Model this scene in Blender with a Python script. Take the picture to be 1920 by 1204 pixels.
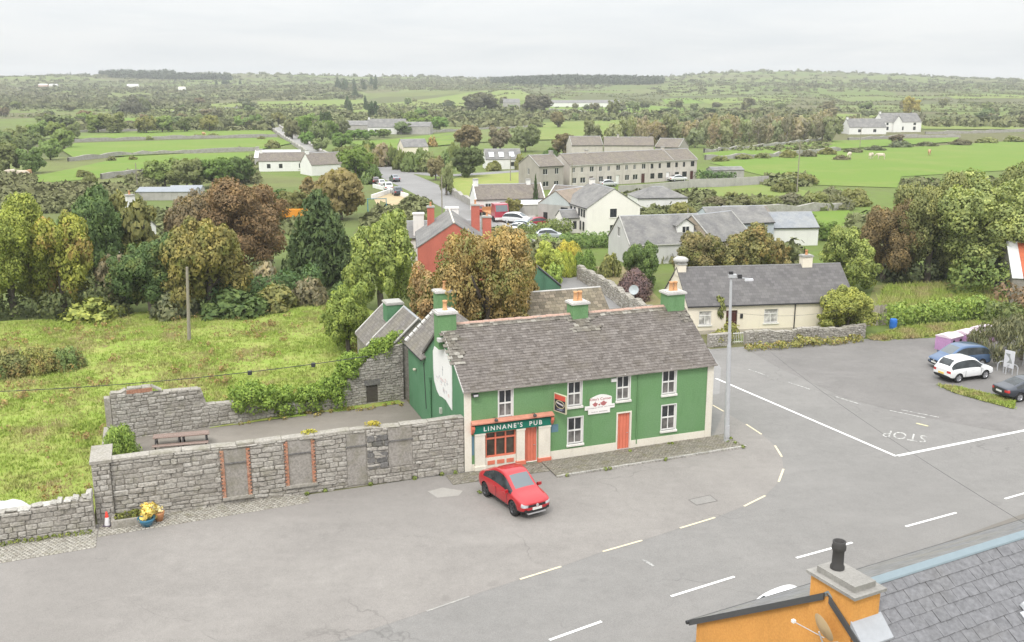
import bpy, bmesh, math, random
import numpy as np
from mathutils import Vector, Matrix, noise as mnoise

for _o in list(bpy.data.objects): bpy.data.objects.remove(_o)
SC = bpy.context.scene
COL = SC.collection
R = math.radians

# ---------------------------------------------------------------- camera, sky, sun, exposure
CAM_H, F_PX, HOR = 21.5, 1830.0, 160.0
TH = math.atan((602 - HOR) / F_PX)
cam_d = bpy.data.cameras.new('camera')
cam_d.sensor_width = 36.0
cam_d.lens = F_PX / 1920 * 36
cam_d.clip_start, cam_d.clip_end = 0.5, 12000
cam = bpy.data.objects.new('camera', cam_d); COL.objects.link(cam)
cam.location = (0, 0, CAM_H)
cam.rotation_euler = (math.pi / 2 - TH, 0, 0)
SC.camera = cam

SUN_EL, SUN_AZ = R(52), R(200)          # high behind thin cloud, behind and a little left of the viewer
world = bpy.data.worlds.new('World'); SC.world = world; world.use_nodes = True
wn, wl = world.node_tree.nodes, world.node_tree.links
wn.clear()
def W(t, **k):
    n = wn.new(t)
    for a, b in k.items(): setattr(n, a, b)
    return n
w_out, w_bg = W('ShaderNodeOutputWorld'), W('ShaderNodeBackground')
w_sky = W('ShaderNodeTexSky', sky_type='NISHITA', sun_disc=False, sun_elevation=SUN_EL, sun_rotation=SUN_AZ)
w_tc, w_sep = W('ShaderNodeTexCoord'), W('ShaderNodeSeparateXYZ')
wl.new(w_tc.outputs['Generated'], w_sep.inputs[0])
def wmath(op, a, b=None, clamp=False):
    n = W('ShaderNodeMath', operation=op, use_clamp=clamp)
    for i, v in enumerate((a, b)):
        if v is None: continue
        if isinstance(v, (int, float)): n.inputs[i].default_value = v
        else: wl.new(v, n.inputs[i])
    return n.outputs[0]
zc = wmath('MAXIMUM', w_sep.outputs['Z'], 0.0)
den = wmath('ADD', zc, 0.10)
w_comb = W('ShaderNodeCombineXYZ')
wl.new(wmath('DIVIDE', w_sep.outputs['X'], den), w_comb.inputs[0])
wl.new(wmath('MULTIPLY', wmath('DIVIDE', w_sep.outputs['Y'], den), 1.0), w_comb.inputs[1])
w_no = W('ShaderNodeTexNoise'); w_no.inputs['Scale'].default_value = 0.55; w_no.inputs['Detail'].default_value = 6; w_no.inputs['Roughness'].default_value = 0.55
w_no.inputs['Distortion'].default_value = 0.4
wl.new(w_comb.outputs[0], w_no.inputs['Vector'])
w_rp = W('ShaderNodeValToRGB')
w_rp.color_ramp.elements[0].position = 0.36; w_rp.color_ramp.elements[0].color = (0.59, 0.613, 0.63, 1)
w_rp.color_ramp.elements[1].position = 0.62; w_rp.color_ramp.elements[1].color = (0.675, 0.683, 0.685, 1)
wl.new(w_no.outputs[0], w_rp.inputs[0])
# overcast sky: luminance grows evenly from the horizon to the zenith
w_gr = wmath('ADD', wmath('MULTIPLY', zc, 2.6), 1.0)
w_mul = W('ShaderNodeMix', data_type='RGBA', blend_type='MULTIPLY'); w_mul.inputs['Factor'].default_value = 1
wl.new(w_rp.outputs[0], w_mul.inputs['A']); wl.new(w_gr, w_mul.inputs['B'])
w_sk = W('ShaderNodeMix', data_type='RGBA', blend_type='MULTIPLY'); w_sk.inputs['Factor'].default_value = 1
wl.new(w_sky.outputs[0], w_sk.inputs['A']); w_sk.inputs['B'].default_value = (0.08, 0.08, 0.08, 1)
w_mix = W('ShaderNodeMix', data_type='RGBA'); w_mix.inputs['Factor'].default_value = 0.93
wl.new(w_sk.outputs['Result'], w_mix.inputs['A']); wl.new(w_mul.outputs['Result'], w_mix.inputs['B'])
wl.new(w_mix.outputs['Result'], w_bg.inputs['Color']); w_bg.inputs['Strength'].default_value = 1.0
wl.new(w_bg.outputs[0], w_out.inputs['Surface'])

sun_d = bpy.data.lights.new('sun', 'SUN'); sun_d.energy = 1.5; sun_d.angle = R(11); sun_d.color = (1.0, 0.96, 0.9)
sun = bpy.data.objects.new('sun', sun_d); COL.objects.link(sun)
_sd = Vector((math.sin(SUN_AZ) * math.cos(SUN_EL), math.cos(SUN_AZ) * math.cos(SUN_EL), math.sin(SUN_EL)))
sun.rotation_euler = _sd.to_track_quat('Z', 'Y').to_euler()
SC.view_settings.view_transform = 'Standard'; SC.view_settings.look = 'None'
SC.view_settings.exposure = 0.30; SC.view_settings.gamma = 1.0; SC.view_settings.use_curve_mapping = False
SC.cycles.max_bounces = 5; SC.cycles.diffuse_bounces = 2; SC.cycles.glossy_bounces = 2
SC.cycles.transmission_bounces = 2; SC.cycles.volume_bounces = 0; SC.cycles.transparent_max_bounces = 4

# ---------------------------------------------------------------- terrain height and ground lookup
def smooth(a, b, x):
    t = min(1, max(0, (x - a) / (b - a))); return t * t * (3 - 2 * t)
HILLS = [  # hills on the skyline: azimuth tangent, distance, spread across, spread along, height
    (-0.38, 2150, 230, 300, 8), (-0.24, 2200, 260, 280, 15), (-0.08, 2250, 200, 300, 8),
    (0.08, 1800, 250, 230, 8), (0.22, 2200, 200, 300, 17), (0.33, 2250, 240, 330, 15), (0.45, 2200, 200, 300, 5), (-0.03, 1250, 120, 150, 6), (-0.47, 1850, 200, 250, 8), (-0.2, 1500, 160, 160, 4), (0.28, 1500, 200, 160, 4)]
def tz(x, y):
    d = math.hypot(x, y)
    if d < 230 or y < 0: return 0.0
    s = smooth(230, 2300, d)
    z = 27 * s ** 1.55
    if d > 420:
        k = smooth(420, 1300, d)
        z += k * 2.6 * mnoise.noise((x / 210, y / 260, 3.1)) + k * 1.0 * mnoise.noise((x / 70, y / 90, 7.7))
        for t, dd, wx, wy, h in HILLS:
            hx, hy = t * dd, dd
            z += h * math.exp(-((x - hx) / wx) ** 2 - ((y - hy) / wy) ** 2)
    if d > 2500: z -= 14 * smooth(2500, 3300, d)
    return z
def _ray(px, py):
    a, b = (px - 960) / F_PX, -(py - 602) / F_PX
    return a, math.cos(TH) + b * math.sin(TH), -math.sin(TH) + b * math.cos(TH)
def G(px, py, z=None):
    """place on the ground (or at height z) that is seen at a photo position"""
    dx, dy, dz = _ray(px, py)
    if z is not None:
        t = (z - CAM_H) / dz; return Vector((dx * t, dy * t, z))
    t0 = (0 - CAM_H) / dz if dz < 0 else 1e9
    if t0 * dy < 225: return Vector((dx * t0, dy * t0, 0.0))
    t = 200.0; prev = t
    while t < 3000:
        if CAM_H + dz * t <= tz(dx * t, dy * t): break
        prev = t; t += 5 + t * .012
    lo, hi = prev, t
    for _ in range(14):
        m = (lo + hi) / 2
        if CAM_H + dz * m <= tz(dx * m, dy * m): hi = m
        else: lo = m
    return Vector((dx * hi, dy * hi, tz(dx * hi, dy * hi)))
def ppm(p):
    """photo pixels per metre at a place"""
    return F_PX / (p.y * math.cos(TH) - (p.z - CAM_H) * math.sin(TH))

# ---------------------------------------------------------------- objects
def tag(o, label=None, cat=None, group=None, kind=None):
    if label: o['label'] = label
    if cat: o['category'] = cat
    if group: o['group'] = group
    if kind: o['kind'] = kind
    return o
def thing(name, label, cat, loc=(0, 0, 0), rz=0, group=None, scale=1):
    o = bpy.data.objects.new(name, None); COL.objects.link(o)
    o.empty_display_size = 0.2
    o.location = loc; o.rotation_euler = (0, 0, rz); o.scale = (scale,) * 3 if not hasattr(scale, '__len__') else scale
    return tag(o, label, cat, group)
def link(name, me, parent=None, mats=None, loc=None, rot=None, scale=None):
    o = bpy.data.objects.new(name, me); COL.objects.link(o)
    if parent is not None: o.parent = parent
    if loc is not None: o.location = loc
    if rot is not None: o.rotation_euler = rot
    if scale is not None: o.scale = scale if hasattr(scale, '__len__') else (scale,) * 3
    if mats is not None:
        for m in (mats if isinstance(mats, (list, tuple)) else [mats]): me.materials.append(m)
    return o
def copy_tree(o, parent=None):
    c = o.copy(); COL.objects.link(c); c.parent = parent
    for ch in list(o.children): copy_tree(ch, c)
    return c

class MB:
    """collects faces; build() makes one mesh object"""
    def __init__(s): s.v, s.f, s.m, s.sm = [], [], [], []
    def face(s, pts, m=0, smooth=False):
        i = len(s.v); s.v += [tuple(p) for p in pts]; s.f.append(tuple(range(i, i + len(pts)))); s.m.append(m); s.sm.append(smooth)
    def box(s, x0, y0, z0, x1, y1, z1, m=0, skip=''):
        i = len(s.v)
        s.v += [(x0, y0, z0), (x1, y0, z0), (x1, y1, z0), (x0, y1, z0), (x0, y0, z1), (x1, y0, z1), (x1, y1, z1), (x0, y1, z1)]
        for k, q in (('b', (0, 3, 2, 1)), ('t', (4, 5, 6, 7)), ('f', (0, 1, 5, 4)), ('r', (1, 2, 6, 5)), ('k', (2, 3, 7, 6)), ('l', (3, 0, 4, 7))):
            if k in skip: continue
            s.f.append(tuple(i + j for j in q)); s.m.append(m); s.sm.append(False)
    def prism(s, poly, a, b, m=0, cap=True):
        """poly: 3D points of one end cap, offset a and b vectors give the two ends"""
        a, b = Vector(a), Vector(b); n = len(poly); i = len(s.v)
        s.v += [tuple(Vector(p) + a) for p in poly] + [tuple(Vector(p) + b) for p in poly]
        for k in range(n):
            s.f.append((i + k, i + (k + 1) % n, i + n + (k + 1) % n, i + n + k)); s.m.append(m); s.sm.append(False)
        if cap:
            s.f.append(tuple(range(i + n - 1, i - 1, -1))); s.f.append(tuple(range(i + n, i + 2 * n)))
            s.m += [m, m]; s.sm += [False, False]
    def cyl(s, c0, c1, r0, r1=None, n=10, m=0, cap=True, smooth=True):
        r1 = r0 if r1 is None else r1
        c0, c1 = Vector(c0), Vector(c1); ax = (c1 - c0).normalized()
        q = ax.orthogonal().normalized(); w = ax.cross(q); i = len(s.v)
        for c, r in ((c0, r0), (c1, r1)):
            for k in range(n):
                t = 2 * math.pi * k / n; s.v.append(tuple(c + (q * math.cos(t) + w * math.sin(t)) * r))
        for k in range(n):
            s.f.append((i + k, i + (k + 1) % n, i + n + (k + 1) % n, i + n + k)); s.m.append(m); s.sm.append(smooth)
        if cap:
            j = len(s.v); s.v += s.v[i:i + 2 * n]; s.f.append(tuple(range(j + n - 1, j - 1, -1))); s.f.append(tuple(range(j + n, j + 2 * n))); s.m += [m, m]; s.sm += [False, False]
    def tube(s, pts, rad, n=6, m=0):
        for k in range(len(pts) - 1):
            r0 = rad[k] if hasattr(rad, '__len__') else rad; r1 = rad[k + 1] if hasattr(rad, '__len__') else rad
            s.cyl(pts[k], pts[k + 1], r0, r1, n, m, cap=(k in (0, len(pts) - 2)))
    def lathe(s, prof, c=(0, 0, 0), n=14, m=0):
        i = len(s.v); c = Vector(c)
        for r, z in prof:
            for k in range(n):
                t = 2 * math.pi * k / n; s.v.append((c.x + r * math.cos(t), c.y + r * math.sin(t), c.z + z))
        for j in range(len(prof) - 1):
            for k in range(n):
                a = i + j * n + k; b = i + j * n + (k + 1) % n
                s.f.append((a, b, b + n, a + n)); s.m.append(m); s.sm.append(True)
    def mesh(s, name='mesh'):
        me = bpy.data.meshes.new(name); me.from_pydata(s.v, [], s.f)
        me.polygons.foreach_set('material_index', s.m); me.polygons.foreach_set('use_smooth', s.sm); me.update(); return me
    def build(s, name, mats, parent=None, **k):
        return link(name, s.mesh(name), parent, mats, **k)

def np_mesh(name, verts, faces_n, nper, mat_idx=None):
    """mesh from numpy: verts (N,3), faces (M,nper)"""
    me = bpy.data.meshes.new(name); n, m = len(verts), len(faces_n)
    me.vertices.add(n); me.vertices.foreach_set('co', np.asarray(verts, dtype=np.float32).ravel())
    me.loops.add(m * nper); me.loops.foreach_set('vertex_index', np.asarray(faces_n, dtype=np.int32).ravel())
    me.polygons.add(m); me.polygons.foreach_set('loop_start', np.arange(0, m * nper, nper, dtype=np.int32))
    me.polygons.foreach_set('loop_total', np.full(m, nper, dtype=np.int32))
    if mat_idx is not None: me.polygons.foreach_set('material_index', np.asarray(mat_idx, dtype=np.int32))
    me.update(calc_edges=True); me.validate(); return me
# ---------------------------------------------------------------- materials (all procedural)
_M = {}
class NB:
    def __init__(s, name):
        s.mat = bpy.data.materials.new(name); s.mat.use_nodes = True
        s.t = s.mat.node_tree; s.n = s.t.nodes; s.l = s.t.links; s.n.clear()
        s.out = s.n.new('ShaderNodeOutputMaterial'); s.p = s.n.new('ShaderNodeBsdfPrincipled'); s.l.new(s.p.outputs[0], s.out.inputs[0])
    def set(s, sock, v):
        if isinstance(v, bpy.types.NodeSocket): s.l.new(v, sock)
        elif v is not None:
            if hasattr(v, '__len__') and len(v) == 3 and sock.type == 'RGBA': v = tuple(v) + (1,)
            sock.default_value = v
    def obj(s): return s._tc().outputs['Object']
    def gen(s): return s._tc().outputs['Generated']
    def _tc(s):
        if not hasattr(s, 'tc'): s.tc = s.n.new('ShaderNodeTexCoord')
        return s.tc
    def pos(s):
        g = s.n.new('ShaderNodeNewGeometry'); return g.outputs['Position']
    def scale(s, v, sc, rz=0):
        m = s.n.new('ShaderNodeMapping'); s.l.new(v, m.inputs[0]); m.inputs['Scale'].default_value = sc if hasattr(sc, '__len__') else (sc,) * 3
        m.inputs['Rotation'].default_value = (0, 0, rz); return m.outputs[0]
    def noise(s, vec, scale, detail=4, rough=0.55, dist=0):
        t = s.n.new('ShaderNodeTexNoise'); s.l.new(vec, t.inputs['Vector'])
        t.inputs['Scale'].default_value = scale; t.inputs['Detail'].default_value = detail; t.inputs['Roughness'].default_value = rough; t.inputs['Distortion'].default_value = dist
        return t.outputs[0]
    def voro(s, vec, scale, out='Distance', feature='F1'):
        t = s.n.new('ShaderNodeTexVoronoi'); t.feature = feature; s.l.new(vec, t.inputs['Vector']); t.inputs['Scale'].default_value = scale; return t.outputs[out]
    def ramp(s, v, stops):
        r = s.n.new('ShaderNodeValToRGB'); s.l.new(v, r.inputs[0]); e = r.color_ramp.elements
        while len(e) < len(stops): e.new(0.5)
        for k, (p, c) in zip(e, stops): k.position = p; k.color = (tuple(c) + (1,)) if hasattr(c, '__len__') else (c, c, c, 1)
        return r.outputs[0]
    def mix(s, f, a, b, mode='MIX'):
        m = s.n.new('ShaderNodeMix'); m.data_type = 'RGBA'; m.blend_type = mode
        s.set(m.inputs['Factor'], f); s.set(m.inputs['A'], a); s.set(m.inputs['B'], b); return m.outputs['Result']
    def math(s, op, a, b=None, clamp=False):
        m = s.n.new('ShaderNodeMath'); m.operation = op; m.use_clamp = clamp; s.set(m.inputs[0], a); s.set(m.inputs[1], b); return m.outputs[0]
    def rand(s):
        """one random number per stone, slate or leaf: object random plus island random"""
        oi = s.n.new('ShaderNodeObjectInfo'); g = s.n.new('ShaderNodeNewGeometry')
        return s.math('FRACT', s.math('ADD', oi.outputs['Random'], g.outputs['Random Per Island']))
    def ocol(s):
        oi = s.n.new('ShaderNodeObjectInfo'); return oi.outputs['Color']
    def bump(s, h, strength=0.3, dist=0.02):
        b = s.n.new('ShaderNodeBump'); s.l.new(h, b.inputs['Height']); b.inputs['Strength'].default_value = strength; b.inputs['Distance'].default_value = dist
        s.l.new(b.outputs[0], s.p.inputs['Normal'])
    def done(s, col, rough=0.85, metal=0.0, spec=0.3, **k):
        s.set(s.p.inputs['Base Color'], col); s.set(s.p.inputs['Roughness'], rough); s.set(s.p.inputs['Metallic'], metal)
        s.set(s.p.inputs['Specular IOR Level'], spec)
        for a, b in k.items(): s.set(s.p.inputs[a.replace('_', ' ')], b)
        return s.mat
def cached(f):
    def g(name, *a, **k):
        if name not in _M: _M[name] = f(name, *a, **k)
        return _M[name]
    return g
def mul(c, f): return tuple(min(1, x * f) for x in c)

@cached
def plaster(name, c, dirt=0.18, streak=True, alt=None):
    b = NB(name); o = b.obj()
    n1 = b.noise(o, 0.7, 5, 0.6); n2 = b.noise(b.scale(o, (1.7, 1.7, 0.22)), 1.0, 6, 0.65); n3 = b.noise(o, 14, 3)
    c1 = b.mix(b.ramp(n1, [(0.35, 0), (0.7, 1)]), c, alt or mul(c, 1 - dirt))
    stm = b.math('MULTIPLY', b.ramp(b.noise(o, .45, 3), [(.42, 0), (.6, 1)]), 0.8 if streak else 0.15); c2 = b.mix(b.math('MULTIPLY', b.ramp(n2, [(0.48, 0), (0.72, 1)]), stm), c1, mul(c, 1 - dirt * 2.2)); c2 = b.mix(b.math('MULTIPLY', b.ramp(b.noise(o, 1.9, 6, .7), [(.58, 0), (.7, 1)]), .3), c2, mul(c, 1.12))
    c3 = b.mix(0.12, c2, b.ramp(n3, [(0.3, 0.0), (0.7, 1)]), 'OVERLAY')
    b.bump(n3, 0.25, 0.01); return b.done(c3, 0.9, spec=0.2)
@cached
def paint(name, c, rough=0.5, var=0.1):
    b = NB(name); n = b.noise(b.obj(), 3, 4); return b.done(b.mix(b.ramp(n, [(0.3, 0), (0.75, 1)]), c, mul(c, 1 - var)), rough)
@cached
def stone(name, cols, moss=0.0, scale=9.0):
    b = NB(name); r = b.rand(); o = b.pos()
    k = len(cols); c0 = b.ramp(r, [(i / (k - 1), c) for i, c in enumerate(cols)])
    n1 = b.noise(o, scale, 5, 0.65); n2 = b.noise(o, 1.6, 4, 0.6); n3 = b.noise(o, 34, 3)
    c1 = b.mix(0.55, c0, b.ramp(n1, [(0.3, 0.12), (0.72, 0.85)]), 'OVERLAY')
    c2 = b.mix(b.math('MULTIPLY', b.ramp(b.noise(o, 5.5, 5, 0.7), [(0.62, 0), (0.7, 1)]), 0.5), c1, (0.52, 0.51, 0.47))
    c3 = b.mix(b.math('MULTIPLY', b.ramp(n2, [(0.52, 0), (0.7, 1)]), moss), c2, (0.16, 0.15, 0.06))
    b.bump(b.math('ADD', n1, b.math('MULTIPLY', n3, 0.4)), 0.6, 0.03); return b.done(c3, 0.92, spec=0.2)
@cached
def mortar(name, c=(0.2, 0.185, 0.165)):
    b = NB(name); o = b.pos(); n = b.noise(o, 8, 6, 0.7); n2 = b.noise(o, 1.1, 4, 0.6)
    col = b.mix(b.ramp(n, [(0.3, 0), (0.7, 1)]), mul(c, 0.62), mul(c, 1.25)); col = b.mix(b.math('MULTIPLY', b.ramp(n2, [(0.45, 0), (0.7, 1)]), 0.5), col, (0.17, 0.16, 0.1))
    b.bump(n, 0.7, 0.04); return b.done(col, 0.95, spec=0.15)
@cached
def slate_far(name, c, course=0.25, moss=0.0, width=0.35, lines=0.35, blotch=1.0):
    """roof covering too far away to tell the slates apart; uses generated UV in roof metres"""
    b = NB(name); uv = b.n.new('ShaderNodeUVMap').outputs[0]; o = b.obj()
    t = b.n.new('ShaderNodeTexBrick'); b.l.new(uv, t.inputs['Vector']); t.offset = 0.5
    t.inputs['Color1'].default_value = (0.25, 0.25, 0.25, 1); t.inputs['Color2'].default_value = (0.85, 0.85, 0.85, 1); t.inputs['Mortar'].default_value = (0, 0, 0, 1)
    t.inputs['Scale'].default_value = 1; t.inputs['Mortar Size'].default_value = 0.012; t.inputs['Brick Width'].default_value = width; t.inputs['Row Height'].default_value = course
    n1 = b.noise(o, 0.6, 5, 0.65); n2 = b.noise(o, 5, 4, 0.6)
    c1 = b.mix(lines, c, t.outputs[0], 'OVERLAY'); c2 = b.mix(b.math('MULTIPLY', b.ramp(n1, [(0.35, 0), (0.7, 1)]), blotch), c1, b.mix(0.3, c1, (0.5, 0.48, 0.42) if moss == 0 else (0.3, 0.27, 0.17)))
    c3 = b.mix(b.math('MULTIPLY', b.ramp(n2, [(0.55, 0), (0.68, 1)]), (0.35 + moss) * blotch), c2, (0.10, 0.092, 0.075) if moss else mul(c, 0.72))
    b.bump(b.math('MULTIPLY', t.outputs[1], -1), 0.5, 0.02); return b.done(c3, 0.8, spec=0.25)
@cached
def slate(name, cols, moss=0.3, rough=0.75, lichen=0.45):
    b = NB(name); r = b.rand(); o = b.obj(); k = len(cols); p = b.pos()
    c0 = b.ramp(r, [(i / (k - 1), c) for i, c in enumerate(cols)]); n1 = b.noise(p, 6, 5, 0.65); n2 = b.noise(p, 0.5, 5, 0.65); n3 = b.noise(p, 28, 3)
    c1 = b.mix(0.4, c0, b.ramp(n1, [(0.3, 0.15), (0.7, 0.85)]), 'OVERLAY')
    c2 = b.mix(b.math('MULTIPLY', b.ramp(n3, [(0.6, 0), (0.7, 1)]), lichen), c1, (0.45, 0.43, 0.38))
    c3 = b.mix(b.math('MULTIPLY', b.ramp(n2, [(0.5, 0), (0.72, 1)]), moss), c2, (0.12, 0.10, 0.06))
    b.bump(n1, 0.35, 0.01); return b.done(c3, rough, spec=0.3)
@cached
def flat(name, c, rough=0.6, metal=0.0, spec=0.4): 
    b = NB(name); n = b.noise(b.obj(), 5, 4, 0.6); return b.done(b.mix(0.5, b.mix(b.ramp(n, [(0.3, 0), (0.7, 1)]), mul(c, 0.86), mul(c, 1.1)), c), rough, metal, spec)
@cached
def glass(name, c=(0.02, 0.022, 0.025), rough=0.06):
    b = NB(name); n = b.noise(b.obj(), 1.7, 3); return b.done(b.mix(b.ramp(n, [(0.4, 0), (0.65, 1)]), c, mul(c, 2.4)), rough, 0, 0.6)
@cached
def carpaint(name, c, metal=0.25):
    b = NB(name); return b.done(c, 0.32, metal, 0.5, Coat_Weight=0.8, Coat_Roughness=0.06)
@cached
def asphalt(name, c, patch=0.2, warm=None, track=None):
    b = NB(name); p = b.pos(); n1 = b.noise(p, 0.09, 5, 0.6, 0.6); n2 = b.noise(p, 0.5, 5, 0.65); n3 = b.noise(p, 30, 3, 0.7); n4 = b.noise(p, 3, 4, 0.7)
    c1 = b.mix(b.ramp(n1, [(0.35, 0), (0.65, 1)]), c, warm or mul(c, 0.82)); c2 = b.mix(b.math('MULTIPLY', b.ramp(n2, [(0.45, 0), (0.72, 1)]), 0.6), c1, mul(c, 1 - patch))
    c3 = b.mix(0.34, c2, b.ramp(n3, [(0.25, 0.1), (0.75, 0.9)]), 'OVERLAY'); c3 = b.mix(.11, c3, b.ramp(b.noise(p, 1.6, 5, .7), [(.3, .2), (.7, .8)]), 'OVERLAY'); c4 = b.mix(b.math('MULTIPLY', b.ramp(n4, [(0.6, 0), (0.75, 1)]), 0.2), c3, mul(c, 1.3))
    vw = b.n.new('ShaderNodeVectorMath'); vw.operation = 'ADD'; b.l.new(p, vw.inputs[0]); nz_ = b.n.new('ShaderNodeTexNoise'); b.l.new(p, nz_.inputs['Vector']); nz_.inputs['Scale'].default_value = .6; nz_.inputs['Detail'].default_value = 4
    vs = b.n.new('ShaderNodeVectorMath'); vs.operation = 'SCALE'; b.l.new(nz_.outputs['Color'], vs.inputs[0]); vs.inputs['Scale'].default_value = 2.2; b.l.new(vs.outputs[0], vw.inputs[1])
    ed = b.voro(vw.outputs[0], .13, 'Distance', 'DISTANCE_TO_EDGE'); crack = b.math('MULTIPLY', b.ramp(ed, [(0.0, 1), (.006, 0)]), b.ramp(b.noise(p, .11, 3), [(.5, 0), (.6, 1)]))
    c4 = b.mix(b.math('MULTIPLY', crack, .55), c4, mul(c, .45))
    pt = b.voro(b.scale(p, (1, 1, 1), .45), .07, 'Color'); c4 = b.mix(b.math('MULTIPLY', b.ramp(pt, [(.3, 0), (.7, 1)]), .3), c4, mul(c, .86))
    st = b.ramp(b.noise(p, .8, 3, .5), [(.66, 0), (.74, 1)]); c4 = b.mix(b.math('MULTIPLY', st, .35), c4, mul(c, .55))
    lt = b.ramp(b.noise(b.scale(p, (.12, .5, 1), -.5), 1.0, 5, .6, .8), [(.55, 0), (.72, 1)]); c4 = b.mix(b.math('MULTIPLY', lt, .28), c4, mul(c, 1.2))
    if track:   # pale, polished wheel tracks along the carriageway
        w = b.n.new('ShaderNodeTexWave'); w.wave_type = 'BANDS'; w.bands_direction = 'Y'; b.l.new(b.scale(p, (1, 1, 1), -track), w.inputs['Vector'])
        w.inputs['Scale'].default_value = 0.16; w.inputs['Distortion'].default_value = 0.6; w.inputs['Detail'].default_value = 2; w.inputs['Detail Scale'].default_value = 0.2
        c4 = b.mix(b.math('MULTIPLY', w.outputs[1], 0.07), c4, mul(c, 1.22))
    b.bump(n3, 0.3, 0.008); return b.done(c4, 0.9, spec=0.25)
@cached
def grass(name, cols, s=1.0, patch=0.05):
    b = NB(name); p = b.pos(); n1 = b.noise(p, patch * s, 6, 0.6, 0.5); n2 = b.noise(p, 0.35 * s, 6, 0.7); n3 = b.noise(p, 3.5 * s, 4, 0.7)
    g, y, d = cols
    c1 = b.mix(b.ramp(n1, [(0.35, 0), (0.68, 1)]), g, b.mix(0.45, g, y)); c2 = b.mix(b.ramp(n2, [(0.47, 0), (0.7, 1)]), c1, y)
    c3 = b.mix(b.math('MULTIPLY', b.ramp(n3, [(0.55, 0), (0.78, 1)]), 0.55), c2, d)
    b.bump(b.math('ADD', n3, n2), 0.8, 0.12); return b.done(c3, 0.95, spec=0.15)
@cached
def leaves(name, second=None, far=False):
    """foliage: the object's own colour, each leaf a little lighter, darker or turned"""
    b = NB(name); oc = b.ocol(); r = b.rand(); g = b.n.new('ShaderNodeNewGeometry'); n = b.noise(b.obj(), 2.2, 3)
    lo = b.mix(1, oc, (0.72, 0.76, 0.74), 'MULTIPLY'); hi = b.mix(1, oc, (1.25, 1.18, 1.08), 'MULTIPLY')
    c = b.mix(b.ramp(r, [(0.1, .35 if far else 0), (0.9, .75 if far else 1)]), lo, hi)
    if second: c = b.mix(b.math('MULTIPLY', b.ramp(n, [(0.48, 0), (0.6, 1)]), b.ramp(r, [(0.3, 0.2), (0.7, 1)])), c, second)
    if not far: cl = b.ramp(b.noise(b.obj(), 3.6, 2), [(.36, (.8, .82, .82)), (.5, (1.0, 1.0, 1.0)), (.64, (1.28, 1.24, 1.1))]); c = b.mix(1, c, cl, 'MULTIPLY')
    b.set(b.p.inputs['Base Color'], c); b.p.inputs['Roughness'].default_value = 0.7; b.p.inputs['Specular IOR Level'].default_value = 0.15
    tr = b.n.new('ShaderNodeBsdfTranslucent'); b.set(tr.inputs[0], b.mix(1, c, (1.1, 1.15, 0.7), 'MULTIPLY'))
    ms = b.n.new('ShaderNodeMixShader'); ms.inputs[0].default_value = 0.4 if far else 0.24
    b.l.new(b.p.outputs[0], ms.inputs[1]); b.l.new(tr.outputs[0], ms.inputs[2]); b.l.new(ms.outputs[0], b.out.inputs[0]); return b.mat
@cached
def bark(name, c=(0.13, 0.11, 0.09)):
    b = NB(name); n = b.noise(b.scale(b.obj(), (6, 6, 1.2)), 3, 5, 0.7); b.bump(n, 0.8, 0.04); return b.done(b.mix(n, mul(c, 0.5), mul(c, 1.5)), 0.95, spec=0.1)
@cached
def worn_paint(name, c, worn=0.45, base=(0.22, 0.215, 0.205), fine=6.0):
    """painted road marking, worn through to the surface under it"""
    b = NB(name); p = b.pos(); n = b.noise(p, fine, 6, 0.75); n2 = b.noise(p, 0.9, 3)
    f = b.ramp(b.math('ADD', b.math('MULTIPLY', n, 0.75), b.math('MULTIPLY', n2, 0.25)), [(worn - 0.05, 0), (worn + 0.05, 1)])
    return b.done(b.mix(f, base, c), 0.8, spec=0.25)
# ---------------------------------------------------------------- ground, fields, roads
A0 = Vector((-2.685, 52.242, 0)); PUB_RZ = R(20.2)
PUX, PUY = Vector((math.cos(PUB_RZ), math.sin(PUB_RZ), 0)), Vector((-math.sin(PUB_RZ), math.cos(PUB_RZ), 0))
def PU(u, v, z=0.0): p = A0 + PUX * u + PUY * v; p.z = z; return p      # pub coordinates: along the front, back from the front
rng = random.Random(11)

def field_mosaic():
    """small irregular farm fields seen far off: every cell its own grass, rush or scrub colour"""
    b = NB('farmland'); p = b.pos(); wv = b.n.new('ShaderNodeTexNoise'); b.l.new(p, wv.inputs['Vector']); wv.inputs['Scale'].default_value = .012; ad = b.n.new('ShaderNodeVectorMath'); ad.operation = 'MULTIPLY_ADD'; b.l.new(wv.outputs['Color'], ad.inputs[0]); ad.inputs[1].default_value = (40, 40, 0); b.l.new(p, ad.inputs[2])
    v = b.n.new('ShaderNodeTexVoronoi'); b.l.new(b.scale(ad.outputs[0], (.0085, .0065, 0), .3), v.inputs['Vector']); v.inputs['Scale'].default_value = 1; sp = b.n.new('ShaderNodeSeparateColor'); b.l.new(v.outputs['Color'], sp.inputs[0])
    base = b.ramp(sp.outputs[0], [(0, (.11, .12, .055)), (.25, (.13, .165, .055)), (.42, (.14, .2, .045)), (.6, (.165, .195, .065)), (.75, (.14, .135, .07)), (.9, (.15, .21, .05)), (1, (.125, .13, .065))]); b.n[-1].color_ramp.interpolation = 'CONSTANT' if False else 'LINEAR'
    n2 = b.noise(p, .05, 6, .65); n3 = b.noise(p, .4, 4, .7); c = b.mix(b.math('MULTIPLY', b.ramp(n2, [(.42, 0), (.66, 1)]), .6), base, (.13, .125, .06)); c = b.mix(b.math('MULTIPLY', b.ramp(n3, [(.5, 0), (.75, 1)]), .4), c, (.1, .105, .05))
    b.bump(n3, .8, .3); return b.done(c, .95, spec=.1)
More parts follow.
